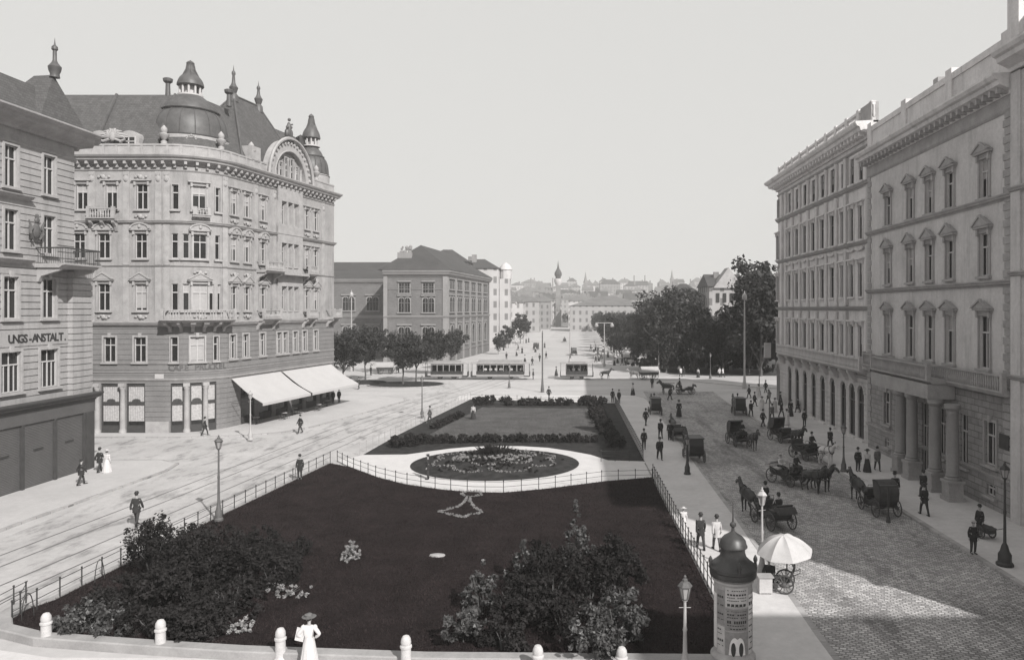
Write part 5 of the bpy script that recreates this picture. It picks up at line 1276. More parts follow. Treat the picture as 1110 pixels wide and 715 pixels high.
m = MB(); m.lathe([(2.0, 0), (2.0, 3.0), (2.3, 3.1), (2.0, 3.9), (1.3, 4.8), (.3, 5.4), (0, 5.8)], 10, c=(-19.9 - wh.location.x, 246 - wh.location.y, 22.5)); link('corner_turret', m.data('corner turret', M_FARW3), wh)
m = MB(); m.box(-21.7, 243, 0, -18.4, 249, 22.5); link('corner_bay', rel(m, wh.location).data('corner bay', F1, False), wh)
far_house(-44, -30, 226, 238, 0, 27, 31.2, 'grey roofed house behind the museum roof', F2, M_ROOFR, seed=2, chim=0)
LH = [(-33, -19, 330, 350, 15.5, 19, 'pale house at the left of the far avenue', F1), (-31, -14, 395, 415, 16.5, 20.5, 'wide pale house before the church tower left of the avenue', F3), (-23, -9.5, 455, 475, 17, 21, 'grey house left of the church tower', F2),
      (-52, -26, 470, 500, 20, 25, 'large roofed block showing above the left avenue houses', F2), (-36, -8, 560, 590, 19, 24, 'long block closing the far avenue on the left', F3), (-9, -3, 520, 540, 15, 18, 'narrow house just left of the tower foot', F1), (2, 13, 500, 520, 18, 22, 'small light house just right of the tower foot', F1), (-4, 14, 640, 660, 21, 25, 'small house closing the far end of the avenue', F3)]
for x0, x1, y0, y1, ze, zr, lb, fm in LH: far_house(x0, x1, y0, y1, 0, ze, zr, lb, fm, M_ROOFL, seed=3)
far_house(3, 46, 415, 452, 0, 14.5, 20.2, 'long low market hall with wide hipped roof right of the tower', F3, M_ROOFL, seed=4, name='market_hall')
far_house(40, 98, 372, 405, 0, 14, 20.0, 'second wide-roofed hall behind the avenue trees', F3, M_ROOFL, seed=5, name='market_hall')
gh = far_house(44, 55.5, 226, 245, 0, 19.5, 23.6, 'gabled house with dark windows rising above the right trees', F3, M_ROOFR, hip=False, seed=6, chim=1)
m = MB(); m.extr([(45.2, 225.2, 19.0), (54.4, 225.2, 19.0), (49.8, 225.2, 25.2)], (0, 6, 0)); link('gable', rel(m, gh.location).data('gable', M_FARW, False), gh)
for x in (46.6, 48.7, 50.8, 52.9): m = MB(); m.box(x - .5, 225.75, 14.6, x + .5, 225.98, 17.4); link('window', rel(m, gh.location).data('far window', M_GLASS, False), gh)
far_house(56, 64, 228, 244, 0, 21.5, 24.5, 'narrow wing at the right of the gabled house', F2, M_ROOFR, seed=7, chim=1)
far_house(33, 43.5, 232, 248, 0, 16.5, 20.8, 'lower wing at the left of the gabled house', F2, M_ROOFR, seed=8, chim=1)
# the town climbing the far slope
def hill(x, y):
    t = max(0, min(1, (y - 500) / 520)); t = t * t * (3 - 2 * t)
    return t * (30 + 6 * math.sin(x / 260 + 1.2)) * (1 if x > -100 else .8)
m = MB(); nx, ny = 50, 24
vs = [(-1500 + 3000 * i / nx, 540 + 1500 * (j / ny) ** 1.3, hill(-1500 + 3000 * i / nx, 540 + 1500 * (j / ny) ** 1.3) - .6) for j in range(ny + 1) for i in range(nx + 1)]
m.add(vs, [(j * (nx + 1) + i, j * (nx + 1) + i + 1, (j + 1) * (nx + 1) + i + 1, (j + 1) * (nx + 1) + i) for j in range(ny) for i in range(nx)]); tag(m.build('hills', mat('far slope', .16, nscale=.02, namt=.3)), kind='structure')
rg = rnd(77); k = 0
for row, (yb, n, x0, x1) in enumerate(((600, 14, 5, 150), (670, 16, -70, 180), (750, 19, -110, 210), (850, 19, -130, 250), (980, 19, -150, 300))):
    for i in range(n):
        x = x0 + (x1 - x0) * (i + rg.uniform(.1, .9)) / n; y = yb + rg.uniform(-30, 30); w = rg.uniform(9, 24); z = hill(x, y); hh = rg.uniform(9, 15) if row else rg.uniform(11, 17)
        far_house(x, x + w, y, y + rg.uniform(12, 20), z, z + hh, z + hh + rg.uniform(3, 6), 'faded far house, %s from left in the %s row of the distant town' % (ORD[i], ORD[row]), rg.choice([F1, F2, F3, F3, F4]), rg.choice([M_ROOFL, M_ROOFR, M_ROOFL]), hip=rg.random() < .5, group='houses of the distant town', chim=1, seed=i); k += 1
for i in range(9):
    x = rg.uniform(-80, 200); y = rg.uniform(700, 900); z = hill(x, y) + 8; rt = empty('factory_chimney' if i % 3 else 'church_tower', (x, y, z), ('thin distant chimney above the far roofs, %s built of six' % ORD[i]).replace(', %s built of six' % ORD[i], '') if i % 3 else 'small distant church spire above the far roofs', 'chimney' if i % 3 else 'tower', 'thin distant chimneys' if i % 3 else 'small distant spires')
    m = MB(); 
    if i % 3: m.lathe([(1.0, -8), (.6, 14), (.8, 14.2), (.7, 15)], 8)
    else: m.box(-2.2, -2.2, -8, 2.2, 2.2, 10); m.lathe([(2.8, 10), (1.6, 13), (.4, 20), (0, 23)], 6)
    link('shaft', m.data('far shaft', M_FARW2), rt)
# church tower at the end of the avenue
ct = empty('church_tower', (-5.2, 520, 0), 'slender church tower with bulbous gallery at the end of the avenue', 'tower')
ct.scale = (.72, .72, .98)
m = MB(); m.box(-2.4, -2.4, 0, 2.4, 2.4, 30); m.box(-2.9, -2.9, 12, 2.9, 2.9, 12.8); m.box(-2.8, -2.8, 21, 2.8, 2.8, 21.6); link('shaft', m.data('tower shaft', M_FARW2, False), ct)
m = MB(); m.lathe([(2.4, 30), (3.6, 32), (3.9, 33), (3.9, 34.6), (3.2, 34.7)], 12); link('gallery', m.data('tower gallery', M_FARW3), ct)
m = MB(); m.lathe([(2.4, 34.6), (2.6, 36), (3.6, 37.4), (3.5, 39), (2.2, 40.6), (1.2, 42), (.7, 44), (.3, 46), (0, 48)], 12); link('spire', m.data('tower spire', M_ROOFR), ct)

# ================= trees =================
def tree_parts(seed, h, r, n, size, trunk_h, m=M_LEAFT, tall=1.0):
    rg = rnd(seed); bl = []
    for k in range(9):
        a = k * 2.4; q = rg.uniform(.15, .62) * r; z = trunk_h + (h - trunk_h) * rg.uniform(.25, .85)
        bl.append((q * math.cos(a), q * math.sin(a), z, r * rg.uniform(.34, .52), r * rg.uniform(.34, .52), (h - trunk_h) * rg.uniform(.16, .26) * tall))
    bl.append((0, 0, trunk_h + (h - trunk_h) * .5, r * .6, r * .6, (h - trunk_h) * .42))
    fo = leaves('tree crown', bl, n, size, m, seed, clumps=max(60, n // 55), jit=.42)
    t = MB(); t.tube([(0, 0, -.2), (.05, 0, trunk_h * .5), (-.05, .05, trunk_h), (.1, 0, h * .62)], [.03 * h * .6, .02 * h * .6, .017 * h * .6, .005 * h], 7)
    for k in range(6):
        a = rg.uniform(0, 6.28); z = trunk_h * rg.uniform(.85, 1.4); t.tube([(0, 0, z), (r * .35 * math.cos(a), r * .35 * math.sin(a), z + (h - z) * .3), (r * .7 * math.cos(a), r * .7 * math.sin(a), z + (h - z) * .5)], [.009 * h, .006 * h, .002 * h], 5)
    return [('trunk', t.data('tree trunk', M_BARK), []), ('crown', fo, [])]
TA = [Tree('street_tree', tree_parts(s, 9.6, 3.9, 5200, .2, 2.6)) for s in (101, 102)]
TB = [Tree('park_tree', tree_parts(s, 15, 6.2, 8000, .30, 1.3)) for s in (111, 112, 113)]
TC = [Tree('avenue_tree', tree_parts(s, 11.5, 5.0, 2600, .38, 1.8, M_LEAFF)) for s in (121, 122)]
for k, (px, py, sc, lb) in enumerate(((372, 419, .95, 'street tree in front of the museum wing, leftmost of the group'), (396, 413, 1.0, 'street tree in front of the museum wing, right of the thin pole'), (352, 410, .95, 'street tree half hidden behind the corner of the cafe building'), (437, 417, .88, 'street tree in front of the museum front, left of a pair on the round island'), (451, 414, .92, 'street tree in front of the museum front, right of a pair on the round island'), (474, 406, .95, 'street tree above the rear tram car near the museum corner'), (489, 400, .88, 'smaller street tree at the museum corner'), (383, 402, 1.0, 'street tree behind the front row near the museum wing'), (425, 404, .9, 'street tree close to the museum wall between two groups'))):
    g = G(px, py); TA[k % 2].place((g.x, g.y, 0), k * 1.3, lb, 'tree', 'young trees in front of the museum', (sc * 1.15, sc * 1.15, sc))
pts = [(702, 400, .78), (722, 404, 1.1), (735, 398, 1.12), (752, 404, .84), (768, 398, .72), (784, 404, .70), (798, 400, .70), (812, 405, .8), (712, 392, 1.0), (742, 388, 1.0), (776, 390, .72), (690, 392, .76), (672, 388, .72), (830, 404, 1.1)]
lbs = ['dark park tree at the left end of the clump across the square', 'tall dark park tree left of the tree-top peak of the clump', 'dark park tree forming the peak of the clump below the far roofs', 'dark park tree left of the gabled house', 'dark park tree in front of the gabled house', 'dark park tree right below the gable', 'lower park tree left of the tall lamp mast', 'park tree right of the tall lamp mast', 'park tree behind the left end of the clump', 'park tree in the second row of the clump centre', 'park tree in the second row before the gabled house', 'smaller park tree at the avenue side of the clump', 'smallest tree at the start of the avenue walk', 'park tree just left of the pale house front']
for k, ((px, py, sc), lb) in enumerate(zip(pts, lbs)): g = G(px, py); TB[k % 3].place((g.x, g.y, 0), k * 1.7, lb, 'tree', 'park trees across the square', sc)
for k, (x, y, sc, lb) in enumerate(((36.5, 138, 1.42, 'tallest tree on the right beside the pale house, its crown above the roofs'), (43, 150, 1.35, 'tall tree behind the tallest one next to the pale house'), (33, 152, .78, 'broad tree between the lamp mast and the tall pair'))): TB[k].place((x, y, 0), k, lb, 'tree', 'park trees across the square', sc)
for r_, (x0, gx) in enumerate(((13.5, .018), (21, .03), (29, .05))):
    for k in range(12 if r_ < 2 else 6):
        y = 196 + k * 19 + r_ * 6; TC[(k + r_) % 2].place((x0 + gx * (y - 190), y, 0), k * 2.1, 'dark avenue tree, %s from the square, in the %s row right of the avenue' % (ORD[k], ('roadside', 'middle', 'outer')[r_]), 'tree', 'rows of avenue trees on the right', .85 + .1 * ((k * 7) % 3) / 2)
for k, (px, py, sc, lb) in enumerate(((564, 372, .95, 'single dark round tree on the left of the avenue before the white house'), (551, 377, .62, 'small tree at the foot of the white house'), (585, 355, .6, 'small distant tree left of the avenue'), (597, 351, .62, 'distant tree left of the church tower foot'), (610, 350, .62, 'distant tree at the foot of the church tower'), (577, 358, .6, 'small tree beyond the round one on the left of the avenue'), (540, 384, .5, 'low leafy tree beside the museum corner'))):
    g = G(px, py); TC[k % 2].place((g.x, g.y, 0), k, lb, 'tree', None, sc)
for k, (px, py, w, h) in enumerate(((700, 402, 8, 3.5), (722, 403, 9, 4), (744, 402, 9, 4), (766, 401, 9, 3.6), (788, 402, 9, 4), (808, 401, 8, 3.6), (824, 403, 7, 4), (734, 396, 10, 5), (776, 395, 11, 5))):
    shrub(px, py, h, w, ['shrubbery under the park trees at the avenue end', 'shrubbery under the park trees behind the covered wagon', 'shrubbery under the middle of the park trees', 'shrubbery under the park trees below the gabled house', 'shrubbery under the park trees left of the lamp mast', 'shrubbery under the park trees right of the lamp mast', 'shrubbery beside the pale house corner across the street', 'tall undergrowth deep in the left of the park', 'tall undergrowth deep in the right of the park'][k], m=M_LEAFT, seed=200 + k, n=2600, size=.24, group='undergrowth of the park')
for k, (px, py, sc) in enumerate(((553, 366, .62), (559, 361, .7), (566, 358, .7), (549, 372, .5), (571, 364, .62))):
    g = G(px, py); TC[k % 2].place((g.x, g.y, 0), k * 1.1, 'small street tree on the left of the far avenue, %s of the irregular row' % ORD[k], 'tree', 'street trees on the left of the far avenue', sc)
for k, (px, py, sc) in enumerate(((572, 353, .8), (580, 350.5, .8), (588, 349, .8), (594, 352, .6), (603, 349.5, .8), (612, 352, .8), (618, 354, .9), (625, 357, .9))):
    g = G(px, py); TC[k % 2].place((g.x, g.y, 0), k, 'tree of the dark row closing the far avenue, %s from left' % ORD[k], 'tree', 'trees closing the far avenue', sc)
# round tree islands with kerbs
for c, rx, ry, lb in ((G(441, 417), 6.5, 5.0, 0), (G(385, 415), 5.5, 4.5, 0), (G(355, 411), 4.5, 4, 0)):
    pts = [(c.x + rx * math.cos(a), c.y + ry * math.sin(a)) for a in [2 * math.pi * k / 28 for k in range(28)]]
    slab('tree_island_kerb', pts, 0, .14, M_KERB); sheet('planting_bed', [(c.x + (p[0] - c.x) * .94, c.y + (p[1] - c.y) * .94) for p in pts], .146, M_SOIL)
sheet('planting_bed', [(20, 142), (28, 138), (60, 140), (60, 190), (26, 190), (16, 172)], .01, mat('park ground', 0.050, nscale=.3, namt=.3))
# ================= street lamps and poles =================
def lamp_tree(h, m=M_IRONG, head=M_IRONL, s=1.0):
    p = MB(); p.lathe([(.26 * s, 0), (.26 * s, .12), (.2 * s, .2), (.2 * s, .55), (.14 * s, .7), (.1 * s, .95), (.075, 1.1), (.06, h * .5), (.08, h * .52), (.055, h * .55), (.045, h - .75), (.09, h - .72), (.04, h - .68)], 10)
    p.tube([(-.2, 0, h - .95), (.2, 0, h - .95)], .011, 5)
    l = MB(); z = h - .68
    for k in range(6):
        a = math.pi * 2 * k / 6; l.tube([(.11 * math.cos(a), .11 * math.sin(a), z), (.2 * math.cos(a), .2 * math.sin(a), z + .42)], .014, 4)
    l.lathe([(.05, -.03), (.12, 0), (.12, .03)], 6, c=(0, 0, z))
    g = MB(); g.lathe([(.1, .03), (.185, .41)], 6, c=(0, 0, z))
    r = MB(); r.lathe([(.24, .42), (.25, .45), (.15, .57), (.09, .6), (.09, .66), (.04, .7), (.05, .76), (0, .82)], 6, c=(0, 0, z))
    return Tree('street_lamp', [('post', p.data('lamp post', m), []), ('lantern', l.data('lantern frame', head, False), [('glass', g.data('lantern glass', M_LGLASS, False), [])]), ('lantern_roof', r.data('lantern roof', head, False), [])])
M_LGLASS = mat('milky lamp glass', .3, rough=.2, namt=.05, spec=.5)
LAMPS = [(237, 564, 4.9, 'cast iron gas lamp beside the left garden fence behind the thicket', M_IRONG), (271.4, 476.6, 4.6, 'gas lamp on the pavement in front of the nearer cafe awning', M_IRONL), (457.5, 452, 4.7, 'thin gas lamp beside the far left fence of the upper garden', M_IRONG),
    (826, 627, 4.1, 'pale gas lamp beside the big white umbrella', M_IRONL), (914.5, 511, 3.6, 'gas lamp on the right kerb near the white horse', M_IRONG), (834, 464, 3.9, 'gas lamp on the right kerb near the far street corner', M_IRONG),
    (745, 514, 2.9, 'short dark lamp post on the left kerb of the paved carriageway', M_IRON), (552, 420, 3.8, 'gas lamp beside the front tram car', M_IRONG), (770, 410, 4.5, 'gas lamp in front of the park trees', M_IRONG), (823, 428, 4.2, 'gas lamp at the far right street corner', M_IRONG)]
for px, py, h, lb, m in LAMPS: g = G(px, py, .1); lamp_tree(h, m, m).place((g.x, g.y, .1), .4, lb, 'street lamp', 'gas lamps')
lamp_tree(3.5, M_IRONL, M_IRONG).place((3.95, 24.4, .1), 0, 'gas lamp with dark lantern at the bottom edge left of the advertising column', 'street lamp', 'gas lamps')
lamp_tree(4.9, M_IRON, M_IRON, 1.5).place((21.25, 35.7, .12), 0, 'dark lamp post with heavy foot at the lower right on the kerb', 'street lamp', 'gas lamps')
def mast(px, py, h, lb, kind='arc', m=M_IRONG, r=.13):
    g = G(px, py); root = empty('arc_lamp_mast' if kind != 'pole' else 'wire_pole', (g.x, g.y, 0), lb, 'lamp mast' if kind != 'pole' else 'pole')
    p = MB(); p.lathe([(r * 2.2, 0), (r * 2.2, .5), (r * 1.5, 1.1), (r * 1.1, 2.0), (r, 2.2), (r * .7, h - .6), (r * .8, h - .5), (r * .3, h)], 8); link('pole', p.data('mast pole', m), root)
    if kind == 'arc':
        p = MB(); p.lathe([(.1, h - .1), (.38, h + .1), (.42, h + .5), (.3, h + .85), (.1, h + 1.0), (.04, h + 1.4)], 10); link('globe', p.data('arc lamp globe', M_LGLASS), root)
    if kind == 'twin':
        p = MB(); p.tube([(-1.9, 0, h), (1.9, 0, h)], .08, 6); link('arm', p.data('mast arm', m), root)
        for x in (-1.7, 1.7): p = MB(); p.lathe([(.1, h - 1.0), (.4, h - .8), (.42, h - .4), (.15, h - .1)], 8, c=(x, 0, 0)); link('globe', p.data('arc lamp globe', M_LGLASS), root)
    return root
mast(807, 421, 14.0, 'tall pale arc lamp mast in front of the right park trees', m=M_IRONL, r=.16)
mast(588, 425, 9.3, 'dark wire pole in the middle of the square between tram and horse car', 'pole', M_IRONG, .12)
mast(618, 394, 13, 'tall pale mast behind the horse tram', 'pole', M_IRONL, .16)
mast(655, 397, 9.5, 'mast with two hanging arc lamps left of the avenue trees', 'twin', M_IRONL)
mast(688, 392, 9.0, 'wire pole in front of the smallest park tree', 'pole', M_IRONL)
mast(714, 404, 11.5, 'pale wire pole in front of the dark park trees', 'pole', M_IRONL)
mast(554, 375, 15, 'pale mast behind the front tram car', 'twin', M_IRONL)
mast(381, 402, 15.0, 'tall thin white pole in front of the museum wing', 'arc', M_IRONL, .14)
mast(568, 372, 11, 'thin wire pole beside the round dark tree', 'pole', M_IRONL)
# post with a flat board, right kerb
g = G(963, 566, .12); root = empty('sign_post', (g.x, g.y, .12), 'dark post with a flat board on top behind the parked cab on the right kerb', 'sign post')
m = MB(); m.tube([(0, 0, 0), (0, 0, 2.1)], .05, 6); m.lathe([(.14, 0), (.1, .3), (.05, .4)], 8); link('post', m.data('sign post', M_IRON), root); m = MB(); m.box(-.5, -.14, 2.1, .5, .14, 2.16); link('board', m.data('sign board', M_IRON, False), root)
# advertising column
ad = empty('advertising_column', (5.9, 26, .1), 'tall advertising column with curved metal cap and posters at the bottom right', 'column')
m = MB(); m.lathe([(.78, 0), (.78, .3), (.68, .4), (.66, .5), (.66, 2.86), (.7, 2.9)], 32); link('drum', m.data('column drum', mat('old poster paper', .36, nscale=3, namt=.22)), ad)
m = MB(); m.lathe([(.68, 2.88), (.72, 2.9), (.72, 2.97), (.66, 3.0), (.66, 3.08)], 32); link('band', m.data('pale band', M_PLASTW), ad)
m = MB(); m.lathe([(.62, 3.02), (.80, 3.06), (.82, 3.16), (.80, 3.24), (.83, 3.28), (.83, 3.38), (.78, 3.44), (.62, 3.56), (.47, 3.70), (.42, 3.86), (.42, 4.02), (.50, 4.05), (.50, 4.09), (.47, 4.14), (.44, 4.28), (.32, 4.42), (.16, 4.52), (.06, 4.60), (.05, 4.72), (.11, 4.78), (.11, 4.86), (.04, 4.92), (.025, 5.1), (.01, 5.6)], 32)
cap = link('cap', m.data('column cap', mat('dark cap metal', .04, rough=.45, nscale=3, namt=.4, spec=.5)), ad)
for k in range(4):
    a = math.pi * k / 2 + .05; m = MB(); m.lathe([(.06, 3.36), (.05, 3.5), (.08, 3.56), (.07, 3.64), (.02, 3.74)], 8, c=(.80 * math.cos(a), .80 * math.sin(a), 0)); link('finial', m.data('cap finial', MT['dark cap metal']), cap)
def poster(a0, a1, z0, z1, mt, r=.668): 
    m = MB(); n = 8; 
    rg2 = [[(rr * math.cos(a0 + (a1 - a0) * k / n), rr * math.sin(a0 + (a1 - a0) * k / n)) for k in range(n + 1)] for rr in (r - .004, r)]
    for k in range(n):
        A, B = rg2[1][k], rg2[1][k + 1]; m.add([(A[0], A[1], z0), (B[0], B[1], z0), (B[0], B[1], z1), (A[0], A[1], z1)], [(0, 1, 2, 3)])
    return m
M_P1 = mat('pale poster', .5, nscale=5, namt=.15); M_P2 = mat('grey poster', .26, nscale=5, namt=.2); M_P3 = mat('print ink', .05, namt=.1); M_P4 = mat('white poster', .7, nscale=4, namt=.1)
S0 = -math.pi / 2
specs = [(-.62, .62, 2.15, 2.82, M_P1), (-.62, .62, 1.35, 2.1, M_P2), (-.62, .62, .5, 1.3, M_P2), (.66, 1.08, 1.7, 2.55, M_P4), (.66, 1.08, .5, 1.65, M_P1), (-1.15, -.66, 1.5, 2.7, M_P2), (-1.15, -.66, .5, 1.45, M_P1), (1.12, 1.6, .6, 2.6, M_P2), (2, 3, .6, 2.6, M_P1), (3.2, 4.2, .6, 2.6, M_P2), (-1.6, -1.2, .6, 2.5, M_P4)]
ROWS = {0: [(2.74, .03, 9), (2.62, .06, 7), (2.5, .03, 10), (2.40, .03, 10), (2.28, .09, 5), (2.2, .02, 11)], 1: [(2.03, .02, 10), (1.93, .05, 8), (1.82, .03, 9), (1.70, .10, 9), (1.55, .03, 8), (1.44, .04, 7)], 4: [(1.5, .05, 3), (1.3, .04, 3), (1.1, .06, 3), (.9, .04, 3), (.7, .05, 3)], 5: [(2.5, .08, 3), (2.2, .05, 4), (1.9, .06, 3), (1.7, .03, 5)], 6: [(1.35, .05, 3), (1.2, .03, 4), (1.0, .08, 3), (.8, .03, 4)], 3: [(2.45, .05, 3), (2.3, .12, 2), (2.05, .04, 3), (1.9, .03, 4)], 7: [(2.4, .1, 3), (2.1, .04, 4), (1.8, .1, 2)]}
for i, (a0, a1, z0, z1, mt) in enumerate(specs):
    o = link('poster', poster(S0 + a0, S0 + a1, z0, z1, mt).data('poster', mt, False), ad)
    for (z, h, nn) in ROWS.get(i, []):
        q = MB(); w = (a1 - a0) * .84 / nn
        for k in range(nn):
            if (k * 7 + int(z * 50)) % 9 == 0: continue
            b0 = S0 + a0 + (a1 - a0) * .08 + w * k; v = poster(b0, b0 + w * .72, z - h, z, M_P3, .674); q.v += [tuple(x) for x in v.v]; n0 = len(q.v) - len(v.v); q.f += [tuple(n0 + j for j in f) for f in v.f]; q.mi += [0] * len(v.f)
        link('print_line', q.data('print line', M_P3, False), o)
    if i == 2:
        q = MB()   # white figure: a broad arch shape with two tall dark hollows
        def on(a, z, r): return (r * math.cos(S0 + a), r * math.sin(S0 + a), z)
        row = [on(-.44 + .88 * k / 16, .52, .676) for k in range(17)]; top = [on(-.44 + .88 * k / 16, .52 + .62 * (1 - abs((-1 + k / 8)) ** 3) ** .5 - .07 * math.exp(-((k - 8) / 1.5) ** 2), .676) for k in range(17)]
        q.add(row + top, [(k, k + 1, 18 + k, 17 + k) for k in range(16)])
        dk = MB()
        for sgn in (-1, 1): dk.add([on(sgn * .2 + .12 * math.cos(t), .72 + .24 * math.sin(t), .681) for t in [2 * math.pi * k / 20 for k in range(20)]], [tuple(range(20))])
        link('poster_hollow', dk.data('dark hollows', M_P3, False), o)
        link('poster_figure', q.data('white arches', M_P4), o)
g = G(721, 399); a2 = empty('advertising_column', (g.x, g.y, 0), 'small pale advertising column with onion cap in front of the dark park trees', 'column')
m = MB(); m.lathe([(.75, 0), (.75, .3), (.66, .4), (.66, 3.3), (.7, 3.35)], 20); link('drum', m.data('far column drum', M_P1), a2); m = MB(); m.lathe([(.85, 3.35), (.85, 3.6), (.5, 3.9), (.45, 4.2), (.3, 4.5), (.05, 4.7), (.02, 5.2)], 16); link('cap', m.data('far column cap', M_DOME), a2)
for k in range(5): o = link('poster', poster(k * 1.25, k * 1.25 + 1.05, .7 + .3 * (k % 2), 3.0 - .3 * (k % 3), (M_P2, M_P4)[k % 2]).data('far poster', (M_P2, M_P4)[k % 2], False), a2)
# umbrella stall with bath-chair at the corner of the pavement
g = G(853, 640, .1); um = empty('market_umbrella', tuple(G(853, 633, .12)), 'big white canvas umbrella shading the stall on the pavement corner', 'umbrella')
m = MB(); rings = []
for k in range(8):
    t = k / 7; rr_ = .02 + 1.13 * t; row = []
    for j in range(32):
        q = (j % 4) / 4.0; sagr = 1 - .06 * math.sin(math.pi * q) * t; sagz = -.09 * math.sin(math.pi * q) * math.sin(math.pi * t * .8); a = 2 * math.pi * j / 32
        row.append((rr_ * sagr * math.cos(a), rr_ * sagr * math.sin(a), 2.42 - .8 * t ** 2 + sagz + (.05 * math.sin(math.pi * q) if k == 7 else 0)))
    rings.append(row)
inn = [[(x * .985, y * .985, z - .02) for x, y, z in r] for r in rings[::-1]]
m.loft(rings + inn, False); cn = link('canopy', m.data('umbrella canopy', mat('white umbrella cloth', .42, nscale=3, namt=.08)), um); cn.rotation_euler = (.12, -.1, 0); um.scale = (1.08, 1.08, .97)
m = MB(); m.tube([(0, 0, 0), (0, 0, 2.4)], .03, 6); link('pole', m.data('umbrella pole', M_BARK), um)
m = MB()
for k in range(8): a = 2 * math.pi * k / 8; m.tube([(0, 0, 2.28), (.55 * math.cos(a), .55 * math.sin(a), 2.12), (1.02 * math.cos(a), 1.02 * math.sin(a), 1.68)], .012, 4)
link('rib', m.data('umbrella ribs', M_BARK), um)
bx = empty('vendor_box', tuple(G(829, 642, .12)), 'small pale box table in front of the vendor under the umbrella', 'box')
m = MB(); m.box(-.28, -.2, .05, .28, .2, .72); link('body', m.data('box body', M_PLASTW, False), bx); m = MB(); m.box(-.34, -.26, .72, .34, .26, .77); link('lid', m.data('box lid', M_TRIM, False), bx)
for x in (-.24, .24):
    for y in (-.16, .16): m = MB(); m.box(x - .03, y - .03, 0, x + .03, y + .03, .05); link('leg', m.data('box leg', M_TRIM, False), bx)

# ================= wheels, carriages =================
M_LACQ = mat('black coach lacquer', .02, rough=.3, nscale=2, namt=.2, spec=.5)
M_LEATH = mat('worn leather', .045, rough=.55, nscale=4, namt=.3, spec=.4)
M_WHEEL = mat('dusty wheel paint', .09, rough=.6, nscale=4, namt=.2)
M_TYRE = mat('iron tyre', .06, rough=.5, namt=.2)
M_CLOTHP = mat('pale upholstery', 0.330, nscale=3, namt=.1)
_W = {}
def wheel(r):
    if r in _W: return _W[r]
    w = MB(); w.m = Matrix.Rotation(R(90), 4, 'X')
    w.lathe([(.05, -.1), (.09, -.08), (.1, 0), (.09, .08), (.05, .1)], 10)
    for k in range(12): a = 2 * math.pi * k / 12; w.tube([(.06 * math.cos(a), .06 * math.sin(a), 0), ((r - .05) * math.cos(a), (r - .05) * math.sin(a), 0)], .018, 4)
    t = MB(); t.m = Matrix.Rotation(R(90), 4, 'X'); n = 28; rings = [[((r + dr) * math.cos(2 * math.pi * j / n), (r + dr) * math.sin(2 * math.pi * j / n), dz) for j in range(n)] for dr, dz in ((-.06, -.025), (0, -.025), (0, .025), (-.06, .025), (-.06, -.025))]
    t.loft(rings, False)
    _W[r] = (w.data('wheel', M_WHEEL), t.data('tyre', M_TYRE)); return _W[r]
def wheels(xr, xf, rr, rf, tr):
    out = []
    for x, r in ((xr, rr), (xf, rf)):
        for s in (-1, 1): a, b = wheel(r); out.append(('wheel', a, [('tyre', b, [])], (x, s * tr, r)))
    return out
def side(prof, y0, y1, mb): mb.extr([(x, y0, z) for x, z in prof], (0, y1 - y0, 0)); return mb
def chassis():
    c = MB(); c.tube([(-.85, 0, .62), (1.0, 0, .62)], .04, 6)
    for x, z in ((-.85, .55), (.95, .45)): c.tube([(x, -.66, z), (x, .66, z)], .03, 6)
    for s in (-1, 1):
        c.tube([(-1.2, s * .45, .72), (-.85, s * .45, .6), (-.5, s * .45, .72)], .025, 5); c.tube([(.6, s * .42, .72), (.95, s * .42, .55), (1.3, s * .42, .72)], .025, 5)
    return c.data('carriage chassis', M_IRON)
def shafts(pair=False):
    c = MB()
    if pair: c.tube([(1.1, 0, .6), (3.6, 0, .95)], .035, 6); c.tube([(1.3, -.55, .6), (1.3, .55, .6)], .03, 6); c.tube([(3.5, -.4, .95), (3.5, .4, .95)], .02, 5)
    else:
        for s in (-1, 1): c.tube([(1.1, s * .42, .58), (1.9, s * .4, .85), (3.3, s * .32, 1.1)], [.035, .032, .02], 6)
    return c.data('shafts', M_WHEEL)
def lampm():
    c = MB(); c.box(-.07, -.07, 0, .07, .07, .2); c.lathe([(.1, .2), (.03, .3), (.0, .34)], 6); return c.data('coach lamp', M_LACQ, False)
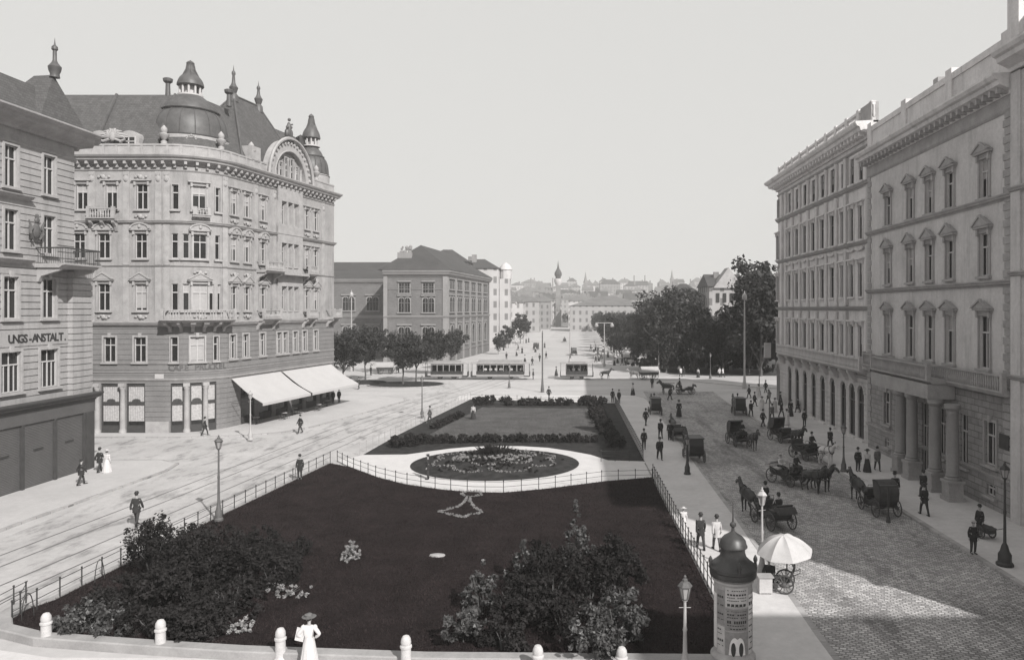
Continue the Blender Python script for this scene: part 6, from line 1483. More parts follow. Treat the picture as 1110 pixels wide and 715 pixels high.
def fiacre(hood='folded', pale=False, pair=False):
    b = MB(); side([(-1.1, .8), (-.95, .62), (.05, .58), (.2, .42), (.65, .42), (.8, .62), (.85, .95), (.55, .98), (.45, .75), (.15, .75), (-.1, .95), (-.6, 1.0), (-1.15, 1.15)], -.56, .56, b)
    side([(.7, .95), (1.25, 1.0), (1.45, 1.25), (1.4, 1.28), (1.2, 1.08), (.7, 1.05)], -.45, .45, b)
    body = b.data('carriage body', M_LACQ, False)
    s = MB(); s.box(-.95, -.5, 1.0, -.35, .5, 1.1); side([(-1.15, 1.0), (-1.0, 1.02), (-1.1, 1.5), (-1.22, 1.5)], -.52, .52, s); seat = s.data('seat', M_LEATH if not pale else M_PLASTW, False)
    d = MB(); d.box(.62, -.42, 1.25, 1.02, .42, 1.38); d.box(.68, -.4, 1.0, .96, .4, 1.25); d.tube([(.62, -.4, 1.38), (.6, -.4, 1.6), (.6, .4, 1.6), (.62, .4, 1.38)], .02, 5); box = d.data('driver seat', M_LEATH, False)
    h = MB()
    if hood == 'folded':
        for k in range(5):
            t = .15 + .14 * k; side([(-1.02 - .55 * math.cos(t) , 1.42 + .55 * math.sin(t) - .35), (-1.0 - .05, 1.38), (-1.05, 1.3), (-1.08 - .55 * math.cos(t), 1.3 + .5 * math.sin(t) - .3)], -.58 + .012 * k, .58 - .012 * k, h)
    else:
        pts = [(-1.2 + .0, 1.1)] + [(-.55 + .72 * math.cos(a), 1.45 + .75 * math.sin(a)) for a in [R(175 - 15 * k) for k in range(8)]]
        inn = [(x * .96 - .02, z * .985 - .03) for x, z in pts[::-1]]
        side(pts + inn, -.6, .6, h)
        for sg in (-.6, .57): side([pts[0]] + pts[1:] + [(-.5, 1.2)], sg, sg + .03, h)
    hd = h.data('hood', M_LEATH if not pale else M_CLOTHP, False)
    return Tree('horse_carriage', [('body', body, [('seat', seat, []), ('step', stepm, [])]), ('hood', hd, []), ('driver_seat', box, []), ('chassis', chassis(), []), ('shafts', shafts(pair), []), ('lamp', lampm_, [], (.6, -.56, 1.0)), ('lamp', lampm_, [], (.6, .56, 1.0))] + wheels(-.85, .95, .52, .42, .68))
sm = MB(); sm.box(.1, -.72, .35, .5, -.58, .39); sm.box(.1, .58, .35, .5, .72, .39); stepm = sm.data('carriage step', M_IRON, False); lampm_ = lampm()
def coupe():
    b = MB(); side([(-1.15, .85), (-1.0, .6), (.1, .52), (.45, .6), (.55, .95), (.55, 1.95), (-1.05, 1.95), (-1.18, 1.4)], -.58, .58, b); body = b.data('coach body', M_LACQ, False)
    r = MB(); r.box(-1.15, -.64, 1.95, .65, .64, 2.03); roof = r.data('coach roof', M_LEATH, False)
    w = MB(); w.box(-.55, -.6, 1.2, .05, .6, 1.8); w.box(.54, -.4, 1.25, .57, .4, 1.8); wn = w.data('coach window', M_GLASS, False)
    d = MB(); d.box(.62, -.42, 1.25, 1.02, .42, 1.38); d.box(.56, -.4, .9, .96, .4, 1.25); side([(.7, .9), (1.25, .95), (1.45, 1.25), (1.4, 1.28), (1.2, 1.03), (.7, 1.0)], -.45, .45, d); ds = d.data('driver seat', M_LEATH, False)
    return Tree('closed_cab', [('body', body, [('window', wn, []), ('step', stepm, [])]), ('roof', roof, []), ('driver_seat', ds, []), ('chassis', chassis(), []), ('shafts', shafts(), []), ('lamp', lampm_, [], (.6, -.6, 1.2)), ('lamp', lampm_, [], (.6, .6, 1.2))] + wheels(-.85, .95, .52, .42, .68))
def wagon():
    b = MB(); side([(-1.6, .8), (1.4, .8), (1.55, 1.3), (-1.75, 1.3)], -.75, .75, b)
    t = MB(); pts = [(.78 * math.cos(a), 1.3 + 1.0 * math.sin(a)) for a in [math.pi * k / 10 for k in range(11)]]; t.extr([(-1.7, y, z) for y, z in pts], (3.2, 0, 0))
    return Tree('covered_wagon', [('body', b.data('wagon body', M_SHOP, False), []), ('cover', t.data('wagon cover', M_CLOTHP), []), ('shafts', shafts(), [])] + wheels(-1.0, 1.0, .6, .5, .82))
T_OPEN = fiacre('folded'); T_HOOD = fiacre('raised'); T_PALE = fiacre('folded', True, True); T_PAIR = fiacre('folded', False, True); T_COUPE = coupe(); T_WAG = wagon()

# ================= horses =================
def horse_mesh(walk=0.0):
    J = dict(pel=(-.62, 0, 1.22, .25), mid=(-.1, 0, 1.2, .30), ch=(.42, 0, 1.22, .27), ne=(.70, 0, 1.42, .20), nk=(.94, 0, 1.66, .145), pol=(1.08, 0, 1.84, .11), hd=(1.3, 0, 1.72, .09), mz=(1.5, 0, 1.54, .065), tl=(-.9, 0, 1.3, .06))
    E = [('pel', 'mid'), ('mid', 'ch'), ('ch', 'ne'), ('ne', 'nk'), ('nk', 'pol'), ('pol', 'hd'), ('hd', 'mz'), ('pel', 'tl')]
    for s, n, w in ((-1, 'a', walk), (1, 'b', -walk)):
        J['fs' + n] = (.44, s * .15, 1.0, .12); J['fk' + n] = (.47 + w * .6, s * .16, .58, .062); J['ff' + n] = (.44 + w * .7, s * .16, .16, .042); J['fh' + n] = (.5 + w * .8, s * .16, .04, .06)
        E += [('ch', 'fs' + n), ('fs' + n, 'fk' + n), ('fk' + n, 'ff' + n), ('ff' + n, 'fh' + n)]
        J['hs' + n] = (-.62, s * .16, .98, .15); J['hk' + n] = (-.5 - w * .3, s * .18, .78, .10); J['hc' + n] = (-.78 - w * .6, s * .17, .52, .06); J['hf' + n] = (-.72 - w * .6, s * .17, .16, .042); J['hh' + n] = (-.66 - w * .6, s * .17, .04, .06)
        E += [('pel', 'hs' + n), ('hs' + n, 'hk' + n), ('hk' + n, 'hc' + n), ('hc' + n, 'hf' + n), ('hf' + n, 'hh' + n)]
    me = skin(J, E, 'mid', 1); b = MB(); b.mesh(me)
    for s in (-1, 1): b.tube([(1.06, s * .06, 1.89), (1.08, s * .075, 2.0), (1.1, s * .07, 2.06)], [.035, .03, .005], 5); b.ball((1.28, s * .075, 1.83), .02, 5, 4)
    return b
HB = [horse_mesh(0), horse_mesh(.16)]
M_HD = mat('dark horse coat', .03, rough=.5, nscale=2, namt=.3, spec=.35); M_HW = mat('white horse coat', .55, rough=.7, nscale=2, namt=.15); M_HB = mat('brown horse coat', .07, rough=.5, nscale=2, namt=.3, spec=.3)
mn = MB(); 
mn.loft([[(.70, -.03, 1.60), (.70, .03, 1.60), (.64, .02, 1.72), (.64, -.02, 1.72)], [(.95, -.03, 1.86), (.95, .03, 1.86), (.87, .02, 1.98), (.87, -.02, 1.98)], [(1.1, -.03, 2.0), (1.1, .03, 2.0), (1.06, .02, 2.07), (1.06, -.02, 2.07)]]); manem = mn.data('mane', M_LEATH)
tl = MB(); tl.tube([(-.9, 0, 1.32), (-1.02, 0, 1.15), (-1.05, 0, .85), (-1.0, 0, .55)], [.05, .07, .08, .02], 7); tailm = tl.data('tail', M_LEATH)
hn_ = MB()
def ringtube(mb, x, z, ry, rz, th=.025, tilt=0): mb.tube([(x + tilt * rz * math.sin(a), ry * math.cos(a), z + rz * math.sin(a)) for a in [2 * math.pi * k / 16 for k in range(17)]], th, 5)
ringtube(hn_, .58, 1.33, .22, .3, .04, -.4); ringtube(hn_, .1, 1.2, .33, .36, .02)
for s in (-1, 1): hn_.tube([(.6, s * .24, 1.2), (-.3, s * .36, 1.1), (-1.1, s * .38, .95)], .018, 4); hn_.tube([(1.45, s * .08, 1.62), (.9, s * .2, 1.6), (.1, s * .15, 1.55), (-1.2, s * .1, 1.6)], .01, 4)
ringtube(hn_, 1.4, 1.7, .08, .09, .012)
harn = hn_.data('harness', M_LACQ)
T_H = {}
for nm, m in (('dark', M_HD), ('white', M_HW), ('brown', M_HB)):
    for i in (0, 1): T_H[(nm, i)] = Tree('horse', [('body', HB[i].data('horse body', m), []), ('mane', manem, []), ('tail', tailm, []), ('harness', harn, [])])

def rig(px, py, ang, T, label, horses, cat='carriage', group='carriages in the square and street', z=.01, sc=1.0):
    """carriage whose body stands at the photo point; forward direction = ang (deg, 0 = +X); horses [(colour, walk, side, label)]"""
    g = G(px, py); a = R(ang); T.place((g.x, g.y, z), a, label, cat, group, sc)
    for col, wk, off, lb in horses:
        x, y = g.x + (2.75 * math.cos(a) - off * math.sin(a)) * sc, g.y + (2.75 * math.sin(a) + off * math.cos(a)) * sc; T_H[(col, wk)].place((x, y, z), a, lb, 'horse', 'cab and carriage horses', sc)
    return (g.x + .8 * sc * math.cos(a), g.y + .8 * sc * math.sin(a), z), a
DRV = []
def R_(*a, **k): drv = k.pop('driver', None); p, an = rig(*a, **k); DRV.append((p, an, drv)) if drv else None
R_(953, 556, 95, T_HOOD, 'black cab with raised hood parked at the right kerb below the portico', [('dark', 0, 0, 'dark horse of the black cab parked below the portico')])
R_(873, 497, -72, T_OPEN, 'open black carriage standing behind the white horse at the right kerb', [('white', 0, 0, 'white horse facing down the street at the right kerb')], driver='coachman on the open carriage behind the white horse')
R_(847, 478, -75, T_HOOD, 'cab with raised black hood second in the rank at the right kerb', [('dark', 0, 0, 'dark horse between the two cabs of the right rank')])
R_(853, 524, -60, T_PALE, 'black open landau with pale seats and hood drawn by a dark pair in mid road', [('dark', 1, -.42, 'left horse of the dark pair pulling the pale landau'), ('dark', 0, .42, 'right horse of the dark pair pulling the pale landau')], driver='coachman on the pale landau')
R_(800, 482, -80, T_HOOD, 'black hooded cab coming down the middle of the road', [('brown', 1, .2, 'brown horse in front of the hooded cab in mid road')], driver='coachman of the hooded cab in mid road')
R_(801, 449, 88, T_COUPE, 'closed cab driving away near the far right corner', [('dark', 1, 0, 'dark horse hidden before the closed cab near the far corner')], driver='coachman of the closed cab near the far corner')
R_(752, 499, 92, T_COUPE, 'closed black cab standing at the left kerb of the paved road', [('dark', 0, 0, 'dark horse of the closed cab at the left kerb')])
R_(735, 477, 92, T_OPEN, 'open cab ahead of the closed one at the left kerb', [('brown', 0, 0, 'brown horse of the open cab at the left kerb')])
R_(710, 449, 90, T_COUPE, 'closed coach near the far end of the garden pavement', [('dark', 0, 0, 'dark horse of the closed coach near the garden end')], driver='coachman of the closed coach near the garden end')
R_(743, 427, 176, T_PAIR, 'open carriage crossing the square to the left with a dark pair', [('dark', 1, -.42, 'nearer horse of the pair crossing the square'), ('dark', 0, .42, 'farther horse of the pair crossing the square')], driver='coachman of the carriage crossing the square')
R_(838, 570, 105, T_OPEN, 'open cab driving up the road behind the pale gas lamp', [('dark', 1, .1, 'dark horse of the cab behind the pale gas lamp')], driver='coachman of the cab behind the pale gas lamp')
R_(703, 411, 190, T_WAG, 'covered wagon with pale cover before the park trees', [('white', 1, 0, 'white horse before the covered wagon')])
R_(683, 393, 170, T_WAG, 'small far wagon with white cover at the start of the avenue', [('white', 0, 0, 'far white horse at the start of the avenue')])
R_(622, 385, 100, T_COUPE, 'dark closed coach right behind the horse tram', [('dark', 0, 0, 'dark horse of the coach behind the horse tram')])
R_(612, 371, 90, T_OPEN, 'far open carriage on the avenue beyond the masts', [('dark', 0, 0, 'far dark horse on the avenue')])
R_(581, 379, 80, T_HOOD, 'far dark cab left of the dark wire pole', [('dark', 0, 0, 'far dark horse left of the dark wire pole')])
R_(418, 405, 10, T_WAG, 'pale covered cart between the left street trees', [('brown', 0, 0, 'brown horse of the cart between the left street trees')])
# bath chair under the umbrella
g = G(848, 640, .12); bc_ = empty('wheeled_chair', tuple(g), 'small wheeled chair with dark seat and hood beside the umbrella stall', 'chair', None, R(160)); a_, t_ = wheel(.42)
m = MB(); m.box(-.35, -.3, .5, .35, .3, .58); side([(-.3, .58), (-.38, .58), (-.55, 1.1), (-.48, 1.1)], -.3, .3, m); link('seat', m.data('chair seat', M_LEATH, False), bc_)
m = MB(); side([(-.55, 1.0), (-.45, 1.35), (-.1, 1.45), (.15, 1.35), (-.1, 1.4), (-.42, 1.3)], -.34, .34, m); link('hood', m.data('chair hood', M_LACQ, False), bc_)
m = MB(); m.tube([(-.3, -.28, .5), (.9, 0, .25)], .02, 5); m.tube([(-.3, .28, .5), (.9, 0, .25)], .02, 5); m.tube([(-.45, -.28, .8), (-.75, -.28, .95), (-.75, .28, .95), (-.45, .28, .8)], .018, 5); link('frame', m.data('chair frame', M_IRON), bc_)
for s in (-1, 1): o = link('wheel', a_, bc_, (-.1, s * .4, .42)); link('tyre', t_, o)
w2, t2 = wheel(.22); o = link('wheel', w2, bc_, (.85, 0, .22)); link('tyre', t2, o)

# ================= trams =================
M_TRAMW = mat('cream tram paint', 0.260, rough=.5, nscale=2, namt=.1); M_TRAMD = mat('dark tram paint', 0.035, rough=.4, nscale=2, namt=.15, spec=.4)
def tram(x0, x1, y, label, h=3.3, open_=False, name='tram_car', M_TRAMW=M_TRAMW):
    L = x1 - x0; root = empty(name, ((x0 + x1) / 2, y, 0), label, 'tram', 'tram cars on the square'); hl = L / 2; c = hl - 1.0; w = 1.05
    m = MB(); m.box(-c, -w, .55, c, w, .95); link('skirt', m.data('tram skirt', M_TRAMW, False), root)
    m = MB(); m.box(-c, -w - .02, .95, c, w + .02, 1.5); link('side_panel', m.data('tram panel', M_TRAMD, False), root)
    m = MB(); m.box(-hl, -w * .9, .5, hl, w * .9, .58); link('platform', m.data('tram platform', M_TRAMD, False), root)
    n = max(3, int(2 * c / 1.1)); 
    for k in range(n + 1):
        x = -c + .05 + (2 * c - .1) * k / n; m = MB(); m.box(x - .06, -w, 1.5, x + .06, -w + .1, 2.75); m.box(x - .06, w - .1, 1.5, x + .06, w, 2.75); link('post', m.data('tram post', M_TRAMW, False), root)
    m = MB(); m.box(-c, -w + .02, 2.62, c, w - .02, 2.82); 
    link('header', m.data('tram header', M_TRAMW, False), root)
    for sx in (-1, 1):
        m = MB(); m.box(sx * c - .05, -w + .1, .96, sx * c + .05, w - .1, 2.6); link('bulkhead', m.data('tram bulkhead', M_TRAMD, False), root)
        m = MB(); m.box(sx * hl - .06, -w * .9, .58, sx * hl + .06, w * .9, 1.4); link('dash', m.data('tram dash', M_TRAMD, False), root)
        m = MB(); m.tube([(sx * (hl - .05), -w * .85, 1.4), (sx * (hl - .05), -w * .85, 2.8)], .03, 5); m.tube([(sx * (hl - .05), w * .85, 1.4), (sx * (hl - .05), w * .85, 2.8)], .03, 5); link('pole', m.data('tram pole', M_IRON), root)
    m = MB(); m.box(-c + .12, .3, 1.3, c - .12, .36, 2.6); link('interior_shade', m.data('tram interior shade', M_DARK, False), root)  # added dark sheet, its colour stands in for the shade inside the car
    m = MB(); side([(-hl - .1, 2.82), (hl + .1, 2.82), (hl, 2.95), (c, 3.02), (-c, 3.02), (-hl, 2.95)], -w - .1, w + .1, m); r = link('roof', m.data('tram roof', M_TRIM, False), root)
    m = MB(); m.box(-c + .3, -.5, 3.02, c - .3, .5, h); link('clerestory', m.data('tram clerestory', M_TRAMW, False), r)
    m = MB(); m.box(-c + .1, -.5, 1.05, c - .1, .5, 1.3); link('bench', m.data('tram bench', M_BARK, False), root)
    for x in (-c * .45, c * .45):
        for s in (-1, 1): m = MB(); m.m = Matrix.Translation((x, s * .72, .38)) @ Matrix.Rotation(R(90), 4, 'X'); m.lathe([(.36, -.05), (.38, 0), (.33, .02), (.33, .06)], 16); link('wheel', m.data('tram wheel', M_IRON), root)
    return root
tram(-24.9, -17.4, 131.9, 'rear tram car with closed side near the left street trees')
tram(-16.8, -6.4, 131.9, 'longer front tram car with open windows full of passengers', 3.45)
ht = tram(-.9, 4.9, 131.9, 'short horse tram in the middle of the square', 3.0, name='horse_tram', M_TRAMW=mat('brown tram paint', .09, rough=.6, namt=.2))
T_H[('dark', 1)].place((7.2, 131.9, 0), 0, 'dark horse pulling the short horse tram', 'horse', 'cab and carriage horses')
g = G(632, 396); tram(-1.2 + 2, 4.2 + 2, 158, 'dark carriage behind the horse tram on the farther track', 3.0, name='tram_car') if False else None
# ================= people =================
M_SKIN = mat('skin', .33, rough=.6, nscale=5, namt=.1); M_HAIR = mat('dark hair', .03, rough=.6, namt=.2); M_COAT = mat('dark wool', .028, nscale=5, namt=.25); M_COAT2 = mat('grey tweed', .11, nscale=8, namt=.25)
M_LIGHT = mat('light summer cloth', 0.400, nscale=4, namt=.1); M_WHITE = mat('white cotton', 0.500, nscale=4, namt=.06); M_TROU = mat('dark trousers', .04, nscale=5, namt=.2); M_STRAW = mat('straw hat', .4, nscale=8, namt=.2); M_SKIRT = mat('dark skirt', .035, nscale=4, namt=.25); M_SHOE = mat('black boots', .015, rough=.4)
def joints(pose):
    sw = {'walk': .22, 'stand': 0.0, 'sit': 0, 'hip': 0}[pose]; J = {}; E = []
    if pose != 'sit':
        J.update(pel=(0, 0, .95, .135), wa=(.0, 0, 1.12, .125), ch=(.01, 0, 1.32, .15), nb=(0, 0, 1.47, .07), nk=(.01, 0, 1.54, .052)); hz = 0
    else:
        J.update(pel=(0, 0, .12, .14), wa=(.02, 0, .32, .13), ch=(.05, 0, .52, .15), nb=(.05, 0, .68, .07), nk=(.06, 0, .74, .052))
    b = J['nb']
    J['hd'] = (b[0] + .03, 0, b[2] + .17, .082); J['ht'] = (b[0] + .01, 0, b[2] + .255, .078)
    E += [('pel', 'wa'), ('wa', 'ch'), ('ch', 'nb'), ('nb', 'nk'), ('nk', 'hd'), ('hd', 'ht')]
    for s, n in ((-1, 'r'), (1, 'l')):
        k = s * sw
        J['sh' + n] = (b[0] - .0, s * .17, b[2] - .06, .062)
        if pose == 'sit': J['el' + n] = (b[0] + .08, s * .24, b[2] - .32, .045); J['wr' + n] = (b[0] + .34, s * .16, b[2] - .36, .03)
        elif pose == 'hip': J['el' + n] = (b[0] - .06, s * .38, b[2] - .30, .045); J['wr' + n] = (b[0] + .05, s * .2, b[2] - .46, .03)
        else: J['el' + n] = (b[0] - .02 - k * .5, s * .24, b[2] - .33, .045); J['wr' + n] = (b[0] + .06 - k * .9, s * .25, b[2] - .58, .03)
        E += [('ch', 'sh' + n), ('sh' + n, 'el' + n), ('el' + n, 'wr' + n)]
        if pose == 'sit': J['hp' + n] = (.05, s * .1, .1, .1); J['kn' + n] = (.45, s * .13, .12, .062); J['an' + n] = (.5, s * .13, -.32, .042); J['to' + n] = (.66, s * .14, -.38, .035)
        else: J['hp' + n] = (0, s * .09, .88, .1); J['kn' + n] = (k * .75 + .03, s * .1, .5, .06); J['an' + n] = (k * 1.3 - .02, s * .1, .09, .042); J['to' + n] = (k * 1.3 + .15, s * .11, .035, .035)
        E += [('pel', 'hp' + n), ('hp' + n, 'kn' + n), ('kn' + n, 'an' + n), ('an' + n, 'to' + n)]
    return J, E
def hand(mb, w, s, d):
    w = Vector(w[:3]); d = Vector(d).normalized(); side_ = Vector((d.z, 0, -d.x)) if abs(d.x) + abs(d.z) > .1 else Vector((1, 0, 0)); side_.normalize()
    mb.ball(tuple(w + d * .05), (.04, .025, .05), 8, 5)
    for i, L in enumerate((.07, .085, .08, .06)):
        o = w + d * .075 + side_ * (.03 - .02 * i); mb.tube([o, o + d * L * .55, o + d * L + Vector((0, -s * .015, 0))], [.009, .0085, .006], 5)
    o = w + d * .03 + side_ * .035; mb.tube([o, o + d * .03 + side_ * .03, o + d * .06 + side_ * .035], [.011, .01, .007], 5)
def body_mesh(J, E):
    mb = MB(); mb.mesh(skin(J, E, 'pel', 1)); h = J['hd']; x, z = h[0], h[2]
    mb.tube([(x + .075, 0, z + .035), (x + .105, 0, z - .005), (x + .08, 0, z - .012)], [.008, .016, .01], 5)
    for s in (-1, 1): mb.ball((x + .068, s * .03, z + .03), (.012, .015, .01), 6, 4); mb.ball((x - .01, s * .085, z + .01), (.022, .01, .03), 6, 4)
    mb.ball((x + .07, 0, z - .045), (.015, .028, .008), 6, 4)
    for s, n in ((-1, 'r'), (1, 'l')):
        e, w = Vector(J['el' + n][:3]), Vector(J['wr' + n][:3]); hand(mb, w, s, w - e)
    return mb.data('person body', M_SKIN)
def sub_skin(J, E, keep, grow, root, trim_=None):
    JJ = {k: tuple(J[k][:3]) + (J[k][3] + grow,) for k in keep}; EE = [(a, b) for a, b in E if a in keep and b in keep]; return skin(JJ, EE, root, 1)
POSE = {}
for ps in ('walk', 'stand', 'sit', 'hip'):
    J, E = joints(ps); d = {'J': J, 'body': body_mesh(J, E)}
    top = ['pel', 'wa', 'ch', 'nb'] + [a + b for a in ('sh', 'el', 'wr') for b in 'rl']
    d['coat'] = sub_skin(J, E, top, .022, 'pel'); d['trousers'] = sub_skin(J, E, ['pel'] + [a + b for a in ('hp', 'kn', 'an') for b in 'rl'], .02, 'pel')
    sh = MB(); 
    for n in 'rl': a, t = J['an' + n], J['to' + n]; sh.tube([(a[0] - .04, a[1], t[2] + .01), (a[0] + .05, a[1], t[2] + .012), (t[0] + .05, t[1], t[2])], [.05, .052, .036], 8); sh.tube([(a[0], a[1], t[2] + .02), (a[0], a[1], a[2] + .08)], .056, 8)
    d['shoes'] = sh; POSE[ps] = d
def hat(J, kind):
    x, z = J['ht'][0], J['ht'][2] + .035; m = MB(); c = (x, 0, z)
    if kind == 'bowler': m.lathe([(.135, 0), (.14, .012), (.105, .02), (.1, .07), (.07, .115), (0, .125)], 14, c=c)
    elif kind == 'top': m.lathe([(.14, 0), (.145, .012), (.1, .02), (.1, .16), (.105, .17), (0, .172)], 14, c=c)
    elif kind == 'boater': m.lathe([(.16, 0), (.16, .014), (.1, .016), (.1, .08), (0, .082)], 14, c=c)
    elif kind == 'cap': m.lathe([(.1, -.01), (.125, .03), (.11, .06), (0, .075)], 12, c=c); m.box(x + .06, -.06, z - .005, x + .16, .06, z + .008)
    elif kind == 'wide': m.lathe([(.24, 0), (.25, .012), (.12, .03), (.11, .09), (.06, .13), (0, .135)], 16, c=c); m.ball((x - .04, .08, z + .08), (.08, .08, .05), 7, 5)
    return m
def skirtm(J, r=.34, ell=.9):
    m = MB(); m.lathe([(.15, 1.1), (.19, .98), (.24, .75), (.29, .4), (r, .03), (r - .02, .02)], 18, ey=ell)
    for k in range(14):
        a = 2 * math.pi * k / 14; m.tube([(.2 * math.cos(a), .2 * ell * math.sin(a), .92), (.29 * math.cos(a), .29 * ell * math.sin(a), .4), (r * math.cos(a), r * ell * math.sin(a), .05)], [.01, .02, .028], 5)
    return m
_P = {}
def person_tree(sex, pose, coat, low, hatk, hatm):
    key = (sex, pose, coat.name, low.name, hatk, hatm.name)
    if key in _P: return _P[key]
    d = POSE[pose]; J = d['J']; parts = [('body', d['body'], [])]
    cm = MB(); cm.mesh(d['coat'])
    if sex == 'm':
        if pose != 'sit': cm.lathe([(.165, 1.08), (.18, .95), (.19, .80), (.2, .72), (.185, .72)], 14, ey=1.05)
        parts.append(('coat', cm.data('coat', coat), [])); tm = MB(); tm.mesh(d['trousers']); parts.append(('trousers', tm.data('trousers', low), []))
        s2 = MB(); s2.v = list(d['shoes'].v); s2.f = list(d['shoes'].f); s2.mi = list(d['shoes'].mi); parts.append(('boots', s2.data('boots', M_SHOE), []))
    else:
        for s in (-1, 1): cm.ball((J['shr'][0], s * .2, J['shr'][2] - .02), (.09, .09, .1), 8, 6)
        parts.append(('blouse', cm.data('blouse', coat), [])); parts.append(('skirt', skirtm(J).data('skirt', low), []))
    hh = MB(); hz = J['ht']; hh.ball((hz[0] - .02, 0, hz[2] - .01), (.1, .092, .085), 10, 7)
    if sex == 'f': hh.ball((hz[0] - .11, 0, hz[2] - .02), (.06, .06, .06), 8, 5)
    parts.append(('hair', hh.data('hair', M_HAIR), []))
    if hatk: parts.append(('hat', hat(J, hatk).data('hat', hatm), []))
    _P[key] = Tree('person', parts); return _P[key]
D, G2, L_, W_ = M_COAT, M_COAT2, M_LIGHT, M_WHITE
def man(px, py, ang, lb, pose='walk', coat=None, low=None, hk='bowler', hm=None, sc=1.0, z=.1, group=None):
    g = G(px, py); return person_tree('m', pose, coat or D, low or M_TROU, hk, hm or M_HAIR).place((g.x, g.y, z), R(ang), lb, 'person', group, sc)
def woman(px, py, ang, lb, pose='stand', coat=None, low=None, hk='wide', hm=None, sc=.95, z=.1, group=None):
    g = G(px, py); return person_tree('f', pose, coat or W_, low or M_SKIRT, hk, hm or M_HAIR).place((g.x, g.y, z), R(ang), lb, 'person', group, sc)
# left street
man(88, 527, 60, 'man in dark coat stooping along the shuttered shop front at the far left', hk='cap', sc=1.0)
man(108, 513, 80, 'man in dark suit walking beside a woman in white past the shuttered shop', sc=1.02)
woman(116, 513.5, 80, 'woman in white dress walking at the man\'s side past the shuttered shop', low=W_, hk='wide', hm=M_STRAW)
man(148, 571, 100, 'man in long black coat in the left street behind the pale-tipped shrub', sc=1.05)
man(325.5, 470, 230, 'man in dark suit crossing the left street alone before the awnings', sc=1.0)
man(325, 521, 275, 'man in dark suit at the garden fence beyond the street lamp', 'stand', hk='bowler')
man(222, 473, 20, 'man in dark suit striding past the curved cafe front', sc=1.0)
man(361, 438, 270, 'man in dark suit at the far end of the awning, left of two', 'stand'); man(367.5, 437, 260, 'man in dark suit at the far end of the awning, right of two', 'stand')
man(184, 683, 90, 'x', sc=1) if False else None
w_ = woman(335, 723, 95, 'woman in white dress holding a paper sheet beside the bollard in the foreground', 'hip', coat=W_, low=W_, hk='wide', hm=M_COAT2, sc=1.0, z=.01)
pp = empty('paper_sheet', (w_.location.x - .33, w_.location.y - .05, .95), 'pale newspaper under the arm of the woman in white', 'newspaper'); m = MB(); m.m = Matrix.Rotation(R(12), 4, 'Y'); m.box(-.16, -.012, 0, .14, .012, .46); link('sheet', m.data('sheet', mat('newsprint', .5, nscale=30, namt=.3), False), pp)
# garden and square
woman(513, 455.5, 250, 'woman in white blouse and dark skirt standing on the sunny lawn', sc=.95); man(466, 459, 200, 'man in light grey by the left fence of the upper garden', coat=G2)
man(464, 521 - .5, 180, 'dark figure of a gardener at the rim of the oval flower bed', 'stand', hk='cap'); man(595, 434, 60, 'man in dark suit walking along the far end of the upper garden')
man(664, 437, 270, 'man in dark suit at the far right garden corner, left of a pair', 'stand'); man(671, 438, 240, 'man in dark suit at the far right garden corner, right of a pair', 'stand'); woman(686, 429, 180, 'woman with white blouse standing alone right of the pair at the garden corner')
woman(603, 408, 0, 'woman in dark dress between the wire pole and the horse tram', coat=D); man(616, 408, 90, 'man boarding the rear platform of the horse tram', 'stand')
for k, (px, py) in enumerate(((569, 393), (577, 396), (585, 392), (544, 402), (535, 404), (592, 389), (560, 386), (549, 390))): (man if k % 3 else woman)(px, py, 40 * k, 'small dark figure behind the front tram car, number %s of the row' % ['one', 'two', 'three', 'four', 'five', 'six', 'seven', 'eight'][k] if False else ['walker behind the front tram, closest to the pole', 'walker behind the front tram left of the dark wire pole', 'walker right beside the dark wire pole', 'figure behind the right end of the front tram roof', 'figure behind the middle of the front tram', 'walker just right of the dark wire pole behind', 'walker far behind the front tram on the avenue side', 'walker near the round dark tree behind the tram'][k], group='distant walkers in the square')
man(578, 411, 180, 'conductor in dark coat standing at the right end of the front tram', 'stand', z=0)
# left pavement beside the garden (shaded)
man(698, 488, 270, 'man in dark suit on the garden pavement close to the fence', 'stand'); man(716, 476, 95, 'man in dark coat on the garden pavement near the open cab'); man(715, 499, 275, 'stout man in black coat walking on the garden pavement', 'walk', sc=(1.15, 1.15, 1.0))
man(759.6, 597, 95, 'man in black jacket walking away on the sunlit pavement, left of two', sc=1.02); man(777, 598.5, 95, 'man in light grey suit walking away on the sunlit pavement, right of two', coat=M_LIGHT, low=G2, hk='bowler')
woman(736, 452.5, 90, 'woman in black long dress standing in the road near the closed coach', coat=D, sc=1.05); man(726, 434, 0, 'man in dark suit walking before the crossing carriage', coat=D); man(707, 421, 90, 'man in dark suit left of the covered wagon', 'stand')
woman(741, 577, 90, 'child in white leaning at the garden fence near the sunlit strip', coat=W_, low=W_, hk='wide', hm=M_STRAW, sc=.72)
man(726, 478, 90, 'man beside the open cab at the left kerb', 'stand', hk='top'); man(700, 462, 60, 'man walking along the far garden pavement', hk='bowler')
